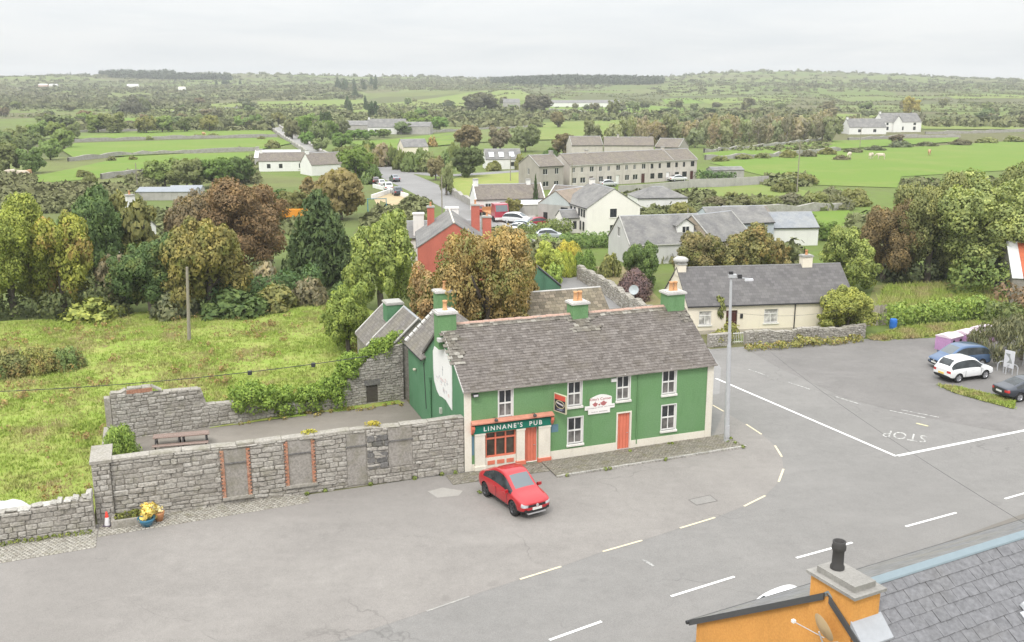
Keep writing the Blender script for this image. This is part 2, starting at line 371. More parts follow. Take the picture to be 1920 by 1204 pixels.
M_SCRUB = field_mosaic() or grass('scrub_ground', ((0.145, 0.17, 0.075), (0.175, 0.165, 0.09), (0.12, 0.125, 0.065)), 0.25, 0.03)
def terrain():
    ys = [-90, -45, 0, 30, 60, 90, 120, 150, 180, 205, 230]
    while ys[-1] < 3400: ys.append(ys[-1] * 1.022 + 1.2)
    ts = np.linspace(-0.85, 0.85, 141); v, f = [], []
    for y in ys:
        for t in ts:
            x = t * (y + 160); v.append((x, y, tz(x, y)))
    n = len(ts)
    for j in range(len(ys) - 1):
        for i in range(n - 1): f.append((j * n + i, j * n + i + 1, (j + 1) * n + i + 1, (j + 1) * n + i))
    me = np_mesh('terrain', v, f, 4); me.polygons.foreach_set('use_smooth', [True] * len(f))
    tag(link('terrain', me, None, M_SCRUB), 'wide rolling countryside rising to low hills on the skyline', kind='structure')
terrain()

def sheet(name, pts, mat, off, label, step=None, kind='structure', jit=0.0):
    """flat sheet over the ground, cut fine enough to follow it"""
    bm = bmesh.new(); vs = [bm.verts.new((p[0], p[1], 0)) for p in pts]; bm.faces.new(vs)
    bmesh.ops.triangulate(bm, faces=bm.faces[:])
    if step:
        for _ in range(9):
            e = [e for e in bm.edges if e.calc_length() > step]
            if not e or len(bm.verts) > 30000: break
            bmesh.ops.subdivide_edges(bm, edges=e, cuts=1, use_grid_fill=False); bmesh.ops.triangulate(bm, faces=[f for f in bm.faces if len(f.verts) > 3])
    bm.normal_update()
    for v in bm.verts:
        v.co.z = tz(v.co.x, v.co.y) + off + (jit * mnoise.noise((v.co.x * 0.35, v.co.y * 0.35, 1.0)) + jit * 0.6 * mnoise.noise((v.co.x * 1.1, v.co.y * 1.1, 5.0)) if jit else 0)
    bmesh.ops.recalc_face_normals(bm, faces=bm.faces[:])
    if sum(f.normal.z for f in bm.faces) < 0: bmesh.ops.reverse_faces(bm, faces=bm.faces[:])
    me = bpy.data.meshes.new(name); bm.to_mesh(me); bm.free()
    if jit: me.polygons.foreach_set('use_smooth', [True] * len(me.polygons))
    return tag(link(name, me, None, mat), label, kind=kind)
def GP(pts): return [G(*p) for p in pts]
def strip_pts(pts, hw):
    L, Rr = [], []
    for i, p in enumerate(pts):
        a, b = pts[max(0, i - 1)], pts[min(len(pts) - 1, i + 1)]; d = Vector((b.x - a.x, b.y - a.y, 0)).normalized(); n = Vector((-d.y, d.x, 0))
        w = hw[i] if hasattr(hw, '__len__') else hw
        L.append(p + n * w); Rr.append(p - n * w)
    return L, Rr
def ribbon(name, pts, hw, mat, off, label, kind='structure', sub=1):
    P2 = []
    for i in range(len(pts) - 1):
        for k in range(sub): P2.append(pts[i].lerp(pts[i + 1], k / sub))
    P2.append(pts[-1]); L, Rr = strip_pts(P2, hw if not hasattr(hw, '__len__') else [hw[min(len(hw) - 1, i // sub)] for i in range(len(P2))])
    mb = MB()
    for i in range(len(P2) - 1):
        q = [Rr[i], Rr[i + 1], L[i + 1], L[i]]; mb.face([(p.x, p.y, tz(p.x, p.y) + off) for p in q])
    return tag(mb.build(name, mat), label, kind=kind)

GREEN1 = grass('pasture_green', ((0.135, 0.218, 0.034), (0.185, 0.23, 0.055), (0.12, 0.165, 0.045)), 0.14, 0.05)
GREEN2 = grass('pasture_pale', ((0.165, 0.225, 0.052), (0.215, 0.23, 0.075), (0.14, 0.165, 0.055)), 0.14, 0.05)
GREEN3 = grass('pasture_dull', ((0.135, 0.185, 0.05), (0.18, 0.185, 0.075), (0.11, 0.135, 0.05)), 0.14, 0.05)
MEAD = grass('meadow_grass', ((0.245, 0.34, 0.06), (0.36, 0.36, 0.115), (0.34, 0.285, 0.125)), 1.6, 0.07)
HAY = grass('mown_lawn', ((0.23, 0.275, 0.07), (0.3, 0.3, 0.1), (0.2, 0.23, 0.07)), 0.8, 0.05)
FIELDS = [
 ([(0, 343), (140, 316), (253, 290), (467, 287), (478, 305), (267, 325), (143, 339), (0, 350), (-150, 365), (-150, 350)], GREEN1, 'green pasture at far left below a stone wall, cattle grazing'),
 ([(117, 284), (140, 270), (520, 259), (548, 270), (493, 281), (140, 299)], GREEN1, 'long green pasture between two stone walls on the left'),
 ([(143, 251), (500, 240), (518, 253), (148, 263)], GREEN1, 'narrow green pasture behind the upper stone wall on the left'),
 ([(280, 204), (465, 190), (468, 200), (292, 213)], GREEN2, 'small far pasture on the left slope'),
 ([(482, 191), (680, 188), (705, 206), (650, 222), (492, 209)], GREEN2, 'pale far pasture on the slope left of centre'),
 ([(232, 222), (266, 219), (262, 240), (233, 246)], GREEN1, 'little green paddock between trees on the left'),
 ([(150, 240), (238, 234), (225, 250), (140, 262), (60, 268), (0, 262)], GREEN3, 'dull pasture edge at far left among trees'),
 ([(640, 268), (700, 266), (853, 249), (850, 272), (733, 283)], GREEN1, 'bright green pasture behind the village road'),
 ([(800, 262), (870, 244), (1010, 240), (1005, 262), (905, 268)], GREEN3, 'dull pasture behind the big round tree'),
 ([(700, 196), (930, 170), (975, 170), (1005, 186), (930, 197), (715, 203)], GREEN2, 'rounded far green hill pasture in the centre'),
 ([(1035, 192), (1232, 201), (1240, 216), (1060, 213), (1030, 204)], GREEN1, 'far green pasture below the long white shed'),
 ([(740, 232), (860, 228), (1000, 215), (1000, 226), (860, 244), (745, 250)], GREEN3, 'dull field strip in the middle distance'),
 ([(1000, 232), (1200, 224), (1205, 240), (1090, 262), (1000, 264)], GREEN2, 'pale pasture behind the terrace with a lone tree'),
 ([(830, 342), (870, 331), (1012, 321), (1020, 336), (905, 372), (848, 366)], HAY, 'yellowish lawn between the village road and the terrace'),
 ([(1318, 289), (1537, 266), (1798, 259), (1794, 267), (1575, 281), (1390, 297), (1322, 299)], GREEN1, 'bright green pasture strip right of the terrace'),
 ([(1330, 306), (1575, 284), (1916, 264), (2060, 262), (2060, 310), (1690, 332), (1682, 353), (1505, 347), (1440, 332)], GREEN1, 'broad green pasture on the right with pale rocks'),
 ([(1200, 361), (1440, 346), (1525, 361), (1500, 371), (1320, 379), (1195, 380)], GREEN2, 'rough pasture below the long boundary wall'),
 ([(1330, 406), (1592, 395), (1600, 417), (1577, 432), (1537, 436), (1425, 428)], GREEN1, 'small bright green paddock behind the cottages on the right'),
 ([(1537, 213), (1670, 217), (1668, 226), (1537, 226)], GREEN2, 'far pasture behind the white farmhouses'),
 ([(1200, 197), (1335, 207), (1352, 213), (1200, 216)], GREEN1, 'far pasture right of the centre'),
 ([(1410, 180), (1500, 176), (1480, 196), (1440, 197)], GREEN3, 'far dull field on the right hillside'),
 ([(1700, 232), (2000, 234), (2000, 244), (1730, 243)], GREEN2, 'thin pasture at the far right'),
 ([(1620, 153), (1770, 156), (1760, 160), (1640, 159)], GREEN3, 'field on the skyline hill at right'),
 ([(1540, 200), (1760, 196), (1900, 203), (1880, 210), (1600, 212)], GREEN3, 'olive field at right below the hills'),
 ([(1240, 170), (1400, 166), (1420, 176), (1260, 182)], GREEN3, 'olive hillside field right of the wood'),
 ([(1300, 186), (1460, 182), (1500, 190), (1330, 196)], GREEN2, 'pale far field right of centre under the hills'),
 ([(1560, 182), (1700, 180), (1740, 188), (1590, 192)], GREEN3, 'olive far field under the right hills'),
 ([(1760, 176), (1900, 178), (1960, 186), (1790, 186)], GREEN2, 'pale far field at the right under the hills'),
 ([(1240, 186), (1290, 184), (1320, 194), (1250, 196)], GREEN1, 'small green far field beside the plantation'),
 ([(120, 196), (230, 190), (260, 198), (130, 206)], GREEN3, 'dull far field among the left woods'),
 ([(560, 176), (680, 172), (700, 180), (580, 184)], GREEN3, 'olive far slope left of the conifers'),
 ([(760, 163), (930, 160), (900, 168), (740, 176)], GREEN3, 'olive slope under the skyline in the centre'),
]
for pts, m, lab in FIELDS: sheet('field', GP(pts), m, 0.35 if pts[0][1] < 300 else 0.12, lab, 22)

M_ROAD = asphalt('main_road_asphalt', (0.225, 0.215, 0.203), 0.16, (0.196, 0.188, 0.178), track=R(29))
M_FORE = asphalt('forecourt_asphalt', (0.262, 0.243, 0.224), 0.2, (0.222, 0.206, 0.19))
M_PARK = asphalt('car_park_surface', (0.215, 0.203, 0.193), 0.3, (0.165, 0.156, 0.147))
M_LANE = asphalt('village_road_asphalt', (0.27, 0.262, 0.255), 0.15)
M_EARTH = asphalt('courtyard_ground', (0.25, 0.225, 0.195), 0.3, (0.17, 0.15, 0.12))
# meadow on the left
tag(sheet('meadow', GP([(-420, 640), (0, 606), (120, 600), (330, 588), (520, 560), (640, 556), (740, 606)]) + [PU(-3, 19), PU(-0.3, 14.2), PU(-0.3, 12.9), PU(-19.6, 12), PU(-19.6, 0.2), PU(-30, 0.4), PU(-46, 3)], MEAD, 0.17, 'rough tufty green meadow with straw-coloured patches', 1.6, jit=0.10))
# asphalt everywhere round the crossing
tag(sheet('road', [PU(-60, -2), PU(-1, 0.05), PU(16.6, 0.05), G(1352, 690), G(1330, 655), G(1398, 650), G(1620, 636), G(1860, 632), (75, 92), (90, 60), (45, 12), (-10, 12), (-60, 6)], M_ROAD, 0.012, 'worn grey main road and crossing'))
sheet('side_verge', [PU(15.9, .02), PU(23.5, .02), PU(23.5, 24), PU(15.9, 24)], M_ROAD, .008, 'tarmac strip along the right end of the pub')
YEL = [(640, 1200), (790, 1150), (900, 1112), (975, 1087), (1052, 1063), (1130, 1035), (1204, 1014), (1275, 991), (1341, 971), (1397, 949), (1436, 929), (1461, 904), (1469, 879), (1466, 857), (1453, 836), (1428, 815), (1398, 796), (1357, 772)]
YELP = GP(YEL)
sheet('forecourt', [PU(-60, -1.5), PU(-20, -0.2), PU(-0.05, -0.1), PU(16.2, -0.1), PU(16.4, 0.1)] + [p for p in reversed(YELP)] + [Vector((-30, 16, 0)), Vector((-60, 10, 0))], M_FORE, 0.017, 'pale worn asphalt forecourt in front of the pub')
sheet('car_park', GP([(1395, 652), (1630, 637), (1850, 630), (2010, 640), (2060, 800), (1880, 810), (1690, 775), (1580, 745), (1460, 690)]), M_PARK, 0.018, 'dark gritty car park surface on the right')
# patch of weedy grass by the parked cars, and verges
VERGE = grass('verge_grass', ((0.16, 0.22, 0.045), (0.22, 0.205, 0.075), (0.17, 0.15, 0.09)), 2.0, 0.3)
sheet('grass_patch', GP([(1755, 722), (1800, 728), (1850, 740), (1905, 752), (1900, 768), (1840, 752), (1790, 738)]), VERGE, 0.03, 'weedy grass patch in front of the dark parked car', 0.6, jit=0.02)
sheet('grass_verge', GP([(1622, 632), (1700, 612), (1890, 600), (1890, 622), (1790, 632), (1700, 636), (1640, 642)]), VERGE, 0.03, 'scruffy grass verge under the hedge behind the car park', 0.8, jit=0.03)
sheet('rough_lot', GP([(1610, 606), (1640, 535), (1890, 520), (1900, 575), (1690, 590)]), grass('dry_lot', ((0.17, 0.2, 0.06), (0.26, 0.23, 0.11), (0.14, 0.12, 0.07)), 1.2, 0.2), 0.02, 'dry grassy lot behind the hedge on the right', 2, jit=0.05)
# courtyard behind the roofless front wall
sheet('courtyard', [PU(-19.2, 0.3), PU(-0.02, 0.3), PU(-0.02, 13.7), PU(-8, 13.3), PU(-19.2, 12.2)], M_EARTH, 0.14, 'bare gritty courtyard ground behind the ruined front wall')
# side road and village street
LANE = [G(1395, 735), G(1290, 672), G(1190, 610), G(1120, 560), G(1072, 524), G(1030, 490), G(985, 455), G(938, 425), G(880, 392), G(820, 364), G(770, 341), G(735, 325), G(705, 313)]
ribbon('village_street', LANE, [4.6, 3.0, 2.5, 2.4, 2.4, 2.6, 3.4, 4.0, 4.2, 4.4, 4.6, 4.6, 4.0], M_LANE, 0.009, 'grey village street running away between the houses', sub=3)
ribbon('far_lane', GP([(705, 313), (660, 303), (620, 298), (590, 287), (555, 265), (517, 240)]), 3.2, asphalt('far_lane_mat', (0.31, 0.3, 0.28), 0.2), 0.3, 'pale lane climbing away between stone walls on the left', sub=4)
ribbon('side_street', GP([(745, 322), (800, 326), (830, 330), (900, 326), (1010, 318)]), 2.6, M_LANE, 0.02, 'side street joining the village street by the lawn', sub=2)
sheet('yard', GP([(893, 402), (940, 392), (1004, 400), (1006, 432), (966, 440), (940, 420)]), asphalt('concrete_yard', (0.42, 0.40, 0.375), 0.15), 0.02, 'pale concrete yard full of vehicles beside the street')
sheet('sand_yard', GP([(700, 372), (735, 362), (762, 372), (755, 392), (715, 398)]), asphalt('sand_yard_mat', (0.47, 0.37, 0.22), 0.2), 0.03, 'tan gravel yard with low walls left of the street')
sheet('garden', GP([(1072, 500), (1180, 500), (1235, 560), (1320, 612), (1240, 612), (1160, 560), (1105, 520)]), grass('garden_earth', ((0.2, 0.19, 0.08), (0.27, 0.2, 0.13), (0.15, 0.13, 0.08)), 1.0, 0.2), 0.02, 'bare brown garden beside the lane')
sheet('cottage_garden', GP([(1335, 640), (1400, 626), (1600, 612), (1618, 630), (1400, 642)]), VERGE, 0.02, 'narrow garden strip in front of the cream cottage')

# ---- painted markings
M_WHITE = worn_paint('white_marking', (0.78, 0.77, 0.74), 0.36)
M_FADE = worn_paint('faded_marking', (0.52, 0.51, 0.48), 0.5)
M_YELL = worn_paint('yellow_marking', (0.66, 0.58, 0.41), 0.41, (0.3, 0.285, 0.265))
def mark(a, b, w, m, label, name='road_marking', off=0.024, group=None, cat='road marking'):
    a, b = Vector(a), Vector(b); d = (b - a).normalized(); n = Vector((-d.y, d.x, 0)) * w / 2; mb = MB()
    c = (a + b) / 2; k = max(2, int((b - a).length / 0.5))
    mb.face([tuple(p - c)[:2] + (0,) for p in (a - n, b - n, b + n, a + n)])
    o = mb.build(name, m, loc=(c.x, c.y, off)); return tag(o, label, cat, group)
for a, b, t in [((1030, 1201), (1128, 1166), 'nearest the photo bottom'), ((1258, 1119), (1377, 1082), 'left of the orange chimney'), ((1493, 1047), (1598, 1018), 'behind the chimney pot'), ((1698, 988), (1793, 962), 'right of the chimney pot'), ((1884, 936), (1990, 906), 'at the right edge')]:
    mark(G(*a), G(*b), 0.14, M_WHITE, 'white centre-line dash of the main road, ' + t, group='centre dashes of the main road')
mark(G(915, 1240), G(960, 1225), 0.14, M_WHITE, 'white centre-line dash just below the picture', group='centre dashes of the main road')
S1, S2, S3 = G(1342, 710), G(1680, 856), G(2080, 776)
_d1 = (S2 - S1).normalized(); _d2 = (S3 - S2).normalized()
mark(S1, S2, 0.2, M_WHITE, 'long solid white line of the side road meeting the stop line')
mark(S2 + _d2 * 0.12, S3, 0.25, M_WHITE, 'solid white stop line across the side road mouth', off=0.0285)
for k, (a, b) in enumerate([((1404, 693), (1441, 706)), ((1478, 717), (1520, 731)), ((1566, 744), (1614, 759))]):
    mark(G(*a), G(*b), 0.13, M_FADE, ['faded lane dash of the side road beside the lamp post', 'faded lane dash in the middle of the side road', 'faded lane dash under the overhead cable'][k], group='side road dashes')
mark(G(1668, 770), G(1735, 784), 0.12, M_FADE, 'faded double edge line near the faded lettering')
mark(G(1690, 769), G(1760, 783), 0.12, M_FADE, 'thin faded edge line beside the double line')
ye = [(3, 4), (5, 6), (7, 8)]
for k, (i, j) in enumerate([((975, 1087), (1052, 1063)), ((1130, 1035), (1204, 1014)), ((1275, 991), (1341, 971)), ((1395, 950), (1435, 930)), ((1460, 904), (1469, 880)), ((1466, 857), (1453, 836)), ((1428, 815), (1399, 796)), ((1357, 772), (1336, 760))]):
    mark(G(*i), G(*j), 0.12, M_YELL, 'yellowish edge dash round the forecourt, number %d from the photo bottom' % (k + 1), group='yellow dashes round the forecourt')
mark(G(800, 1147), G(880, 1119), 0.10, worn_paint('very_faded', (0.5, 0.48, 0.43), 0.56, (0.3, 0.29, 0.27)), 'nearly worn-out edge dash at the bottom left of the road')

def letters(parent, txt, size, ext, bold, spacing, mat, M):
    """raised letters, each its own piece; M places the line of text on its board"""
    me = text_mesh(txt, size, ext, bold, spacing); bm = bmesh.new(); bm.from_mesh(me); bmesh.ops.remove_doubles(bm, verts=bm.verts[:], dist=1e-5); bm.verts.ensure_lookup_table(); seen = set(); parts = []
    for v in bm.verts:
        if v.index in seen: continue
        st, comp = [v], set()
        while st:
            w = st.pop()
            if w.index in comp: continue
            comp.add(w.index); st += [e.other_vert(w) for e in w.link_edges]
        seen |= comp; fs = [f for f in bm.faces if f.verts[0].index in comp]; x = sum(bm.verts[i].co.x for i in comp) / len(comp); parts.append((x, sorted(comp), fs))
    for x, ids, fs in sorted(parts, key=lambda q: q[0]):
        mp = {i: k for k, i in enumerate(ids)}; m = bpy.data.meshes.new('letter'); m.from_pydata([tuple(M @ bm.verts[i].co) for i in ids], [], [tuple(mp[v.index] for v in f.verts) for f in fs]); link('letter', m, parent, mat)
    bm.free()
def text_mesh(txt, size, ext=0.0, bold=0.0, spacing=1.0):
    c = bpy.data.curves.new('lettering', 'FONT'); c.body = txt; c.size = size; c.extrude = ext; c.offset = bold; c.align_x = 'CENTER'; c.align_y = 'CENTER'; c.space_character = spacing
    c.resolution_u = 3
    o = bpy.data.objects.new('lettering', c); COL.objects.link(o); dg = bpy.context.evaluated_depsgraph_get(); me = bpy.data.meshes.new_from_object(o.evaluated_get(dg))
    bpy.data.objects.remove(o); return me
# faded STOP painted for drivers coming down the side road (they read it from the far side)
_c = G(1697, 818); _sx = (G(1655, 812) - G(1738, 824)).normalized()
me = text_mesh('STOP', 1.0, 0, 0.0, 1.05)
o = link('road_lettering', me, None, M_FADE, loc=(_c.x, _c.y, 0.025), rot=(0, 0, math.atan2(_sx.y, _sx.x)), scale=(1.05, 2.0, 1)); tag(o, 'faded white STOP lettering on the side road, upside down to the viewer', 'road marking')
mark(G(1718, 794), G(1741, 800), 0.22, worn_paint('yellow_faint', (0.6, 0.55, 0.33), 0.46), 'small faint yellow mark above the faded lettering')
mark(G(1205, 1050), G(1226, 1062), 0.16, worn_paint('arrow_faint', (0.45, 0.44, 0.42), 0.5), 'short faint pale mark on the main road')
# repair patch with sawn edges, and an old patch by the wall
def patch(name, px, m, label, rim=None):
    P = GP(px); return sheet(name, P, m, 0.0225, label)
pt_ = patch('road_patch', [(1291, 938), (1331, 929), (1345, 940), (1306, 948)], asphalt('patch_asphalt', (0.29, 0.275, 0.255), 0.1), 'square repaired patch with dark sawn edges in the forecourt')
_q = GP([(1291, 938), (1331, 929), (1345, 940), (1306, 948)])
for i in range(4): 
    mk = mark(_q[i], _q[(i + 1) % 4], 0.045, flat('tar', (0.13, 0.12, 0.11), 0.8), None, 'tar_seam', 0.027, None, None); mk.parent = pt_
patch('manhole_patch', [(802, 922), (830, 915), (868, 921), (860, 930), (820, 934)], asphalt('patch2', (0.38, 0.36, 0.33), 0.25, (0.28, 0.26, 0.23)), 'oval pale worn patch near the ruined wall')
# ---------------------------------------------------------------- building kit
M_PANE = glass('window_glass'); M_PVC = paint('white_window_paint', (0.78, 0.77, 0.74), 0.45, 0.06); M_DARKFR = paint('dark_window_paint', (0.05, 0.05, 0.05), 0.5)
M_CURT = flat('net_curtain', (0.5, 0.48, 0.45), 0.9); M_SILL = plaster('sill_paint', (0.74, 0.72, 0.67), 0.12)
M_LEAD = flat('lead_flashing', (0.36, 0.37, 0.39), 0.55); M_CONC = plaster('chimney_cap_concrete', (0.42, 0.41, 0.38), 0.25); M_TERRA = plaster('terracotta', (0.62, 0.30, 0.15), 0.25, False)
M_GUT = flat('gutter_black', (0.035, 0.035, 0.037), 0.5); M_GUTW = flat('gutter_white', (0.6, 0.58, 0.55), 0.5); M_DARK = flat('unlit_opening', (0.02, 0.02, 0.02), 0.9)
def wall_face(mb, P, x0, x1, z0, z1, holes, depth=0.14, m=0, mrev=None):
    """flat wall with real openings; P(x, z, y) maps wall metres to the building, y back from the face"""
    xs = sorted({x0, x1, *[h[0] for h in holes], *[h[2] for h in holes]}); zs = sorted({z0, z1, *[h[1] for h in holes], *[h[3] for h in holes]})
    xs = [x for x in xs if x0 <= x <= x1]; zs = [z for z in zs if z0 <= z <= z1]
    for i in range(len(xs) - 1):
        for j in range(len(zs) - 1):
            cx, cz = (xs[i] + xs[i + 1]) / 2, (zs[j] + zs[j + 1]) / 2
            if any(h[0] < cx < h[2] and h[1] < cz < h[3] for h in holes): continue
            mb.face([P(xs[i], zs[j], 0), P(xs[i + 1], zs[j], 0), P(xs[i + 1], zs[j + 1], 0), P(xs[i], zs[j + 1], 0)], m)
    r = m if mrev is None else mrev
    for a, b, c, d in holes:
        mb.face([P(a, b, 0), P(a, b, depth), P(a, d, depth), P(a, d, 0)], r); mb.face([P(c, b, depth), P(c, b, 0), P(c, d, 0), P(c, d, depth)], r)
        mb.face([P(a, d, 0), P(a, d, depth), P(c, d, depth), P(c, d, 0)], r); mb.face([P(a, b, depth), P(a, b, 0), P(c, b, 0), P(c, b, depth)], r)
def window(parent, P, x0, z0, x1, z1, fr=M_PVC, style='sash', depth=0.14, sill=True, pane=M_PANE, t=0.055, surround=None, simple=False):
    """window > pane, sill; frame and glazing bars are real bars round each pane"""
    mb = MB()
    def bar(a, b, c, d, y0, y1):
        p = [P(a, b, y0), P(c, b, y0), P(c, d, y0), P(a, d, y0), P(a, b, y1), P(c, b, y1), P(c, d, y1), P(a, d, y1)]; i = len(mb.v); mb.v += [tuple(q) for q in p]
        for q in ((0, 1, 2, 3), (0, 4, 5, 1), (1, 5, 6, 2), (2, 6, 7, 3), (3, 7, 4, 0)): mb.f.append(tuple(i + k for k in q)); mb.m.append(0); mb.sm.append(False)
    y0, y1 = depth - 0.07, depth
    bar(x0, z0, x0 + t, z1, y0, y1); bar(x1 - t, z0, x1, z1, y0, y1); bar(x0 + t, z1 - t, x1 - t, z1, y0, y1); bar(x0 + t, z0, x1 - t, z0 + t, y0, y1)
    cells = [(x0 + t, z0 + t, x1 - t, z1 - t)]
    if style == 'sash':
        zm, xm, h = (z0 + z1) / 2, (x0 + x1) / 2, t * 0.55
        bar(x0 + t, zm - h, x1 - t, zm + h, y0 - 0.01, y1); bar(xm - h * 0.6, z0 + t, xm + h * 0.6, zm - h, y0 + 0.01, y1); bar(xm - h * 0.6, zm + h, xm + h * 0.6, z1 - t, y0 + 0.01, y1)
        cells = [(x0 + t, z0 + t, xm - h * .6, zm - h), (xm + h * .6, z0 + t, x1 - t, zm - h), (x0 + t, zm + h, xm - h * .6, z1 - t), (xm + h * .6, zm + h, x1 - t, z1 - t)]
    elif style == 'cross':
        xm = (x0 + x1) / 2; zm = z0 + (z1 - z0) * 0.66; h = t * 0.5
        bar(x0 + t, zm - h, x1 - t, zm + h, y0, y1); bar(xm - h, z0 + t, xm + h, zm - h, y0, y1); cells = [(x0 + t, z0 + t, xm - h, zm - h), (xm + h, z0 + t, x1 - t, zm - h), (x0 + t, zm + h, x1 - t, z1 - t)]
    elif style == 'two':
        xm = (x0 + x1) / 2; h = t * 0.5; bar(xm - h, z0 + t, xm + h, z1 - t, y0, y1); cells = [(x0 + t, z0 + t, xm - h, z1 - t), (xm + h, z0 + t, x1 - t, z1 - t)]
    if simple:
        for a, b, c, d in cells: mb.face([P(a, b, y1 - .02), P(c, b, y1 - .02), P(c, d, y1 - .02), P(a, d, y1 - .02)], 1)
        return mb.build('window', [fr, pane], parent)
    w = mb.build('window', fr, parent)
    for a, b, c, d in cells:
        pm = MB(); pm.face([P(a, b, y1 - .02), P(c, b, y1 - .02), P(c, d, y1 - .02), P(a, d, y1 - .02)]); pm.build('pane', (glass('curtained_glass', (.1, .095, .09), .1) if (style == 'sash' and d < (z0 + z1) / 2 + .02) else pane), w)
    if sill:
        sm = MB(); e = 0.09; q = [P(x0 - e, z0 - 0.13, -0.09), P(x1 + e, z0 - 0.13, -0.09), P(x1 + e, z0 - 0.02, -0.09), P(x0 - e, z0 - 0.02, -0.09)]; bk = [P(x0 - e, z0 - 0.13, 0.0), P(x1 + e, z0 - 0.13, 0.0), P(x1 + e, z0, 0.0), P(x0 - e, z0, 0.0)]
        sm.face(q); sm.face([q[3], q[2], bk[2], bk[3]]); sm.face([q[0], q[3], bk[3], bk[0]]); sm.face([q[2], q[1], bk[1], bk[2]]); sm.face([q[1], q[0], bk[0], bk[1]]); sm.face([P(x0, z0, 0), P(x1, z0, 0), P(x1, z0, depth - .06), P(x0, z0, depth - .06)][0:4]); sm.build('sill', M_SILL, w)
    return w
def door(parent, P, x0, z0, x1, z1, m, depth=0.12, panels=3, fr=None, handle=True):
    mb = MB(); n = panels; y = depth
    mb.face([P(x0, z0, y), P(x1, z0, y), P(x1, z1, y), P(x0, z1, y)])
    w = (x1 - x0) / max(1, n)
    d = mb.build('door', m, parent)
    for k in range(n):        # boarded leaf: every board stands a little proud
        bm_ = MB(); a, b = x0 + k * w + 0.012, x0 + (k + 1) * w - 0.012
        q = [P(a, z0 + .02, y - .025), P(b, z0 + .02, y - .025), P(b, z1 - .02, y - .025), P(a, z1 - .02, y - .025)]; bk = [P(a, z0 + .02, y - .002), P(b, z0 + .02, y - .002), P(b, z1 - .02, y - .002), P(a, z1 - .02, y - .002)]
        bm_.face(q)
        for i in range(4): bm_.face([q[i], bk[i], bk[(i + 1) % 4], q[(i + 1) % 4]])
        bm_.build('board', m, d)
    if handle:
        h = MB(); c = P(x1 - 0.1, z0 + 1.0, y - 0.06); h.cyl(P(x1 - .1, z0 + 1, y - .025), c, 0.02, n=6); h.cyl(c, P(x1 - .2, z0 + 1, y - .06), 0.014, n=6); h.build('handle', flat('steel_handle', (0.5, 0.5, 0.5), 0.3, 0.8), d)
    return d
def roof_slab(parent, eA, eB, rB, rA, t, m, name='roof_slope', under=None):
    """one roof slope: eave A-B, ridge B-A, thickness t; carries roof-metre UVs"""
    eA, eB, rB, rA = map(Vector, (eA, eB, rB, rA)); n = (eB - eA).cross(rA - eA).normalized()
    if n.z < 0: n = -n
    top = [eA + n * t, eB + n * t, rB + n * t, rA + n * t]; bot = [eA, eB, rB, rA]; me = bpy.data.meshes.new(name); v = [tuple(p) for p in top + bot]
    f = [(0, 1, 2, 3), (7, 6, 5, 4), (0, 4, 5, 1), (1, 5, 6, 2), (2, 6, 7, 3), (3, 7, 4, 0)]; me.from_pydata(v, [], f)
    uv = me.uv_layers.new(name='UVMap'); ex = (eB - eA).normalized(); up = n.cross(ex)
    for p in me.polygons:
        for li in p.loop_indices:
            q = Vector(v[me.loops[li].vertex_index]) - eA; uv.data[li].uv = (q.dot(ex), q.dot(up))
    me.update(); bm = bmesh.new(); bm.from_mesh(me); bmesh.ops.recalc_face_normals(bm, faces=bm.faces[:]); bm.to_mesh(me); bm.free()
    return link(name, me, parent, m)
def chimney(parent, x, y, z0, z1, wx, wy, m, pots=1, cap=M_CONC, pot=M_TERRA, potr=0.13, poth=0.45, flash=True, capover=0.07):
    mb = MB(); mb.box(x - wx / 2, y - wy / 2, z0, x + wx / 2, y + wy / 2, z1, skip='b'); c = mb.build('chimney', m, parent)
    cm = MB(); cm.box(x - wx / 2 - capover, y - wy / 2 - capover, z1 - 0.002, x + wx / 2 + capover, y + wy / 2 + capover, z1 + 0.12)
    cm.prism([(x - wx / 2, y - wy / 2, z1 + .122), (x + wx / 2, y - wy / 2, z1 + .122), (x + wx / 2, y + wy / 2, z1 + .122), (x - wx / 2, y + wy / 2, z1 + .122)], (0, 0, 0), (0, 0, 0.05)); cm.build('cap', cap, c)
    for k in range(pots):
        xx = x + (k - (pots - 1) / 2) * min(0.34, wx / max(1, pots)); pm = MB()
        pm.lathe([(potr * 1.05, 0), (potr * 1.05, 0.05), (potr * .85, 0.08), (potr * .8, poth - .1), (potr * 1.02, poth - .07), (potr * 1.02, poth), (potr * .75, poth), (potr * .7, poth - .15), (0.0, poth - .15)], (xx, y, z1 + 0.16), 10); pm.build('chimney_pot', pot, c)
    return c
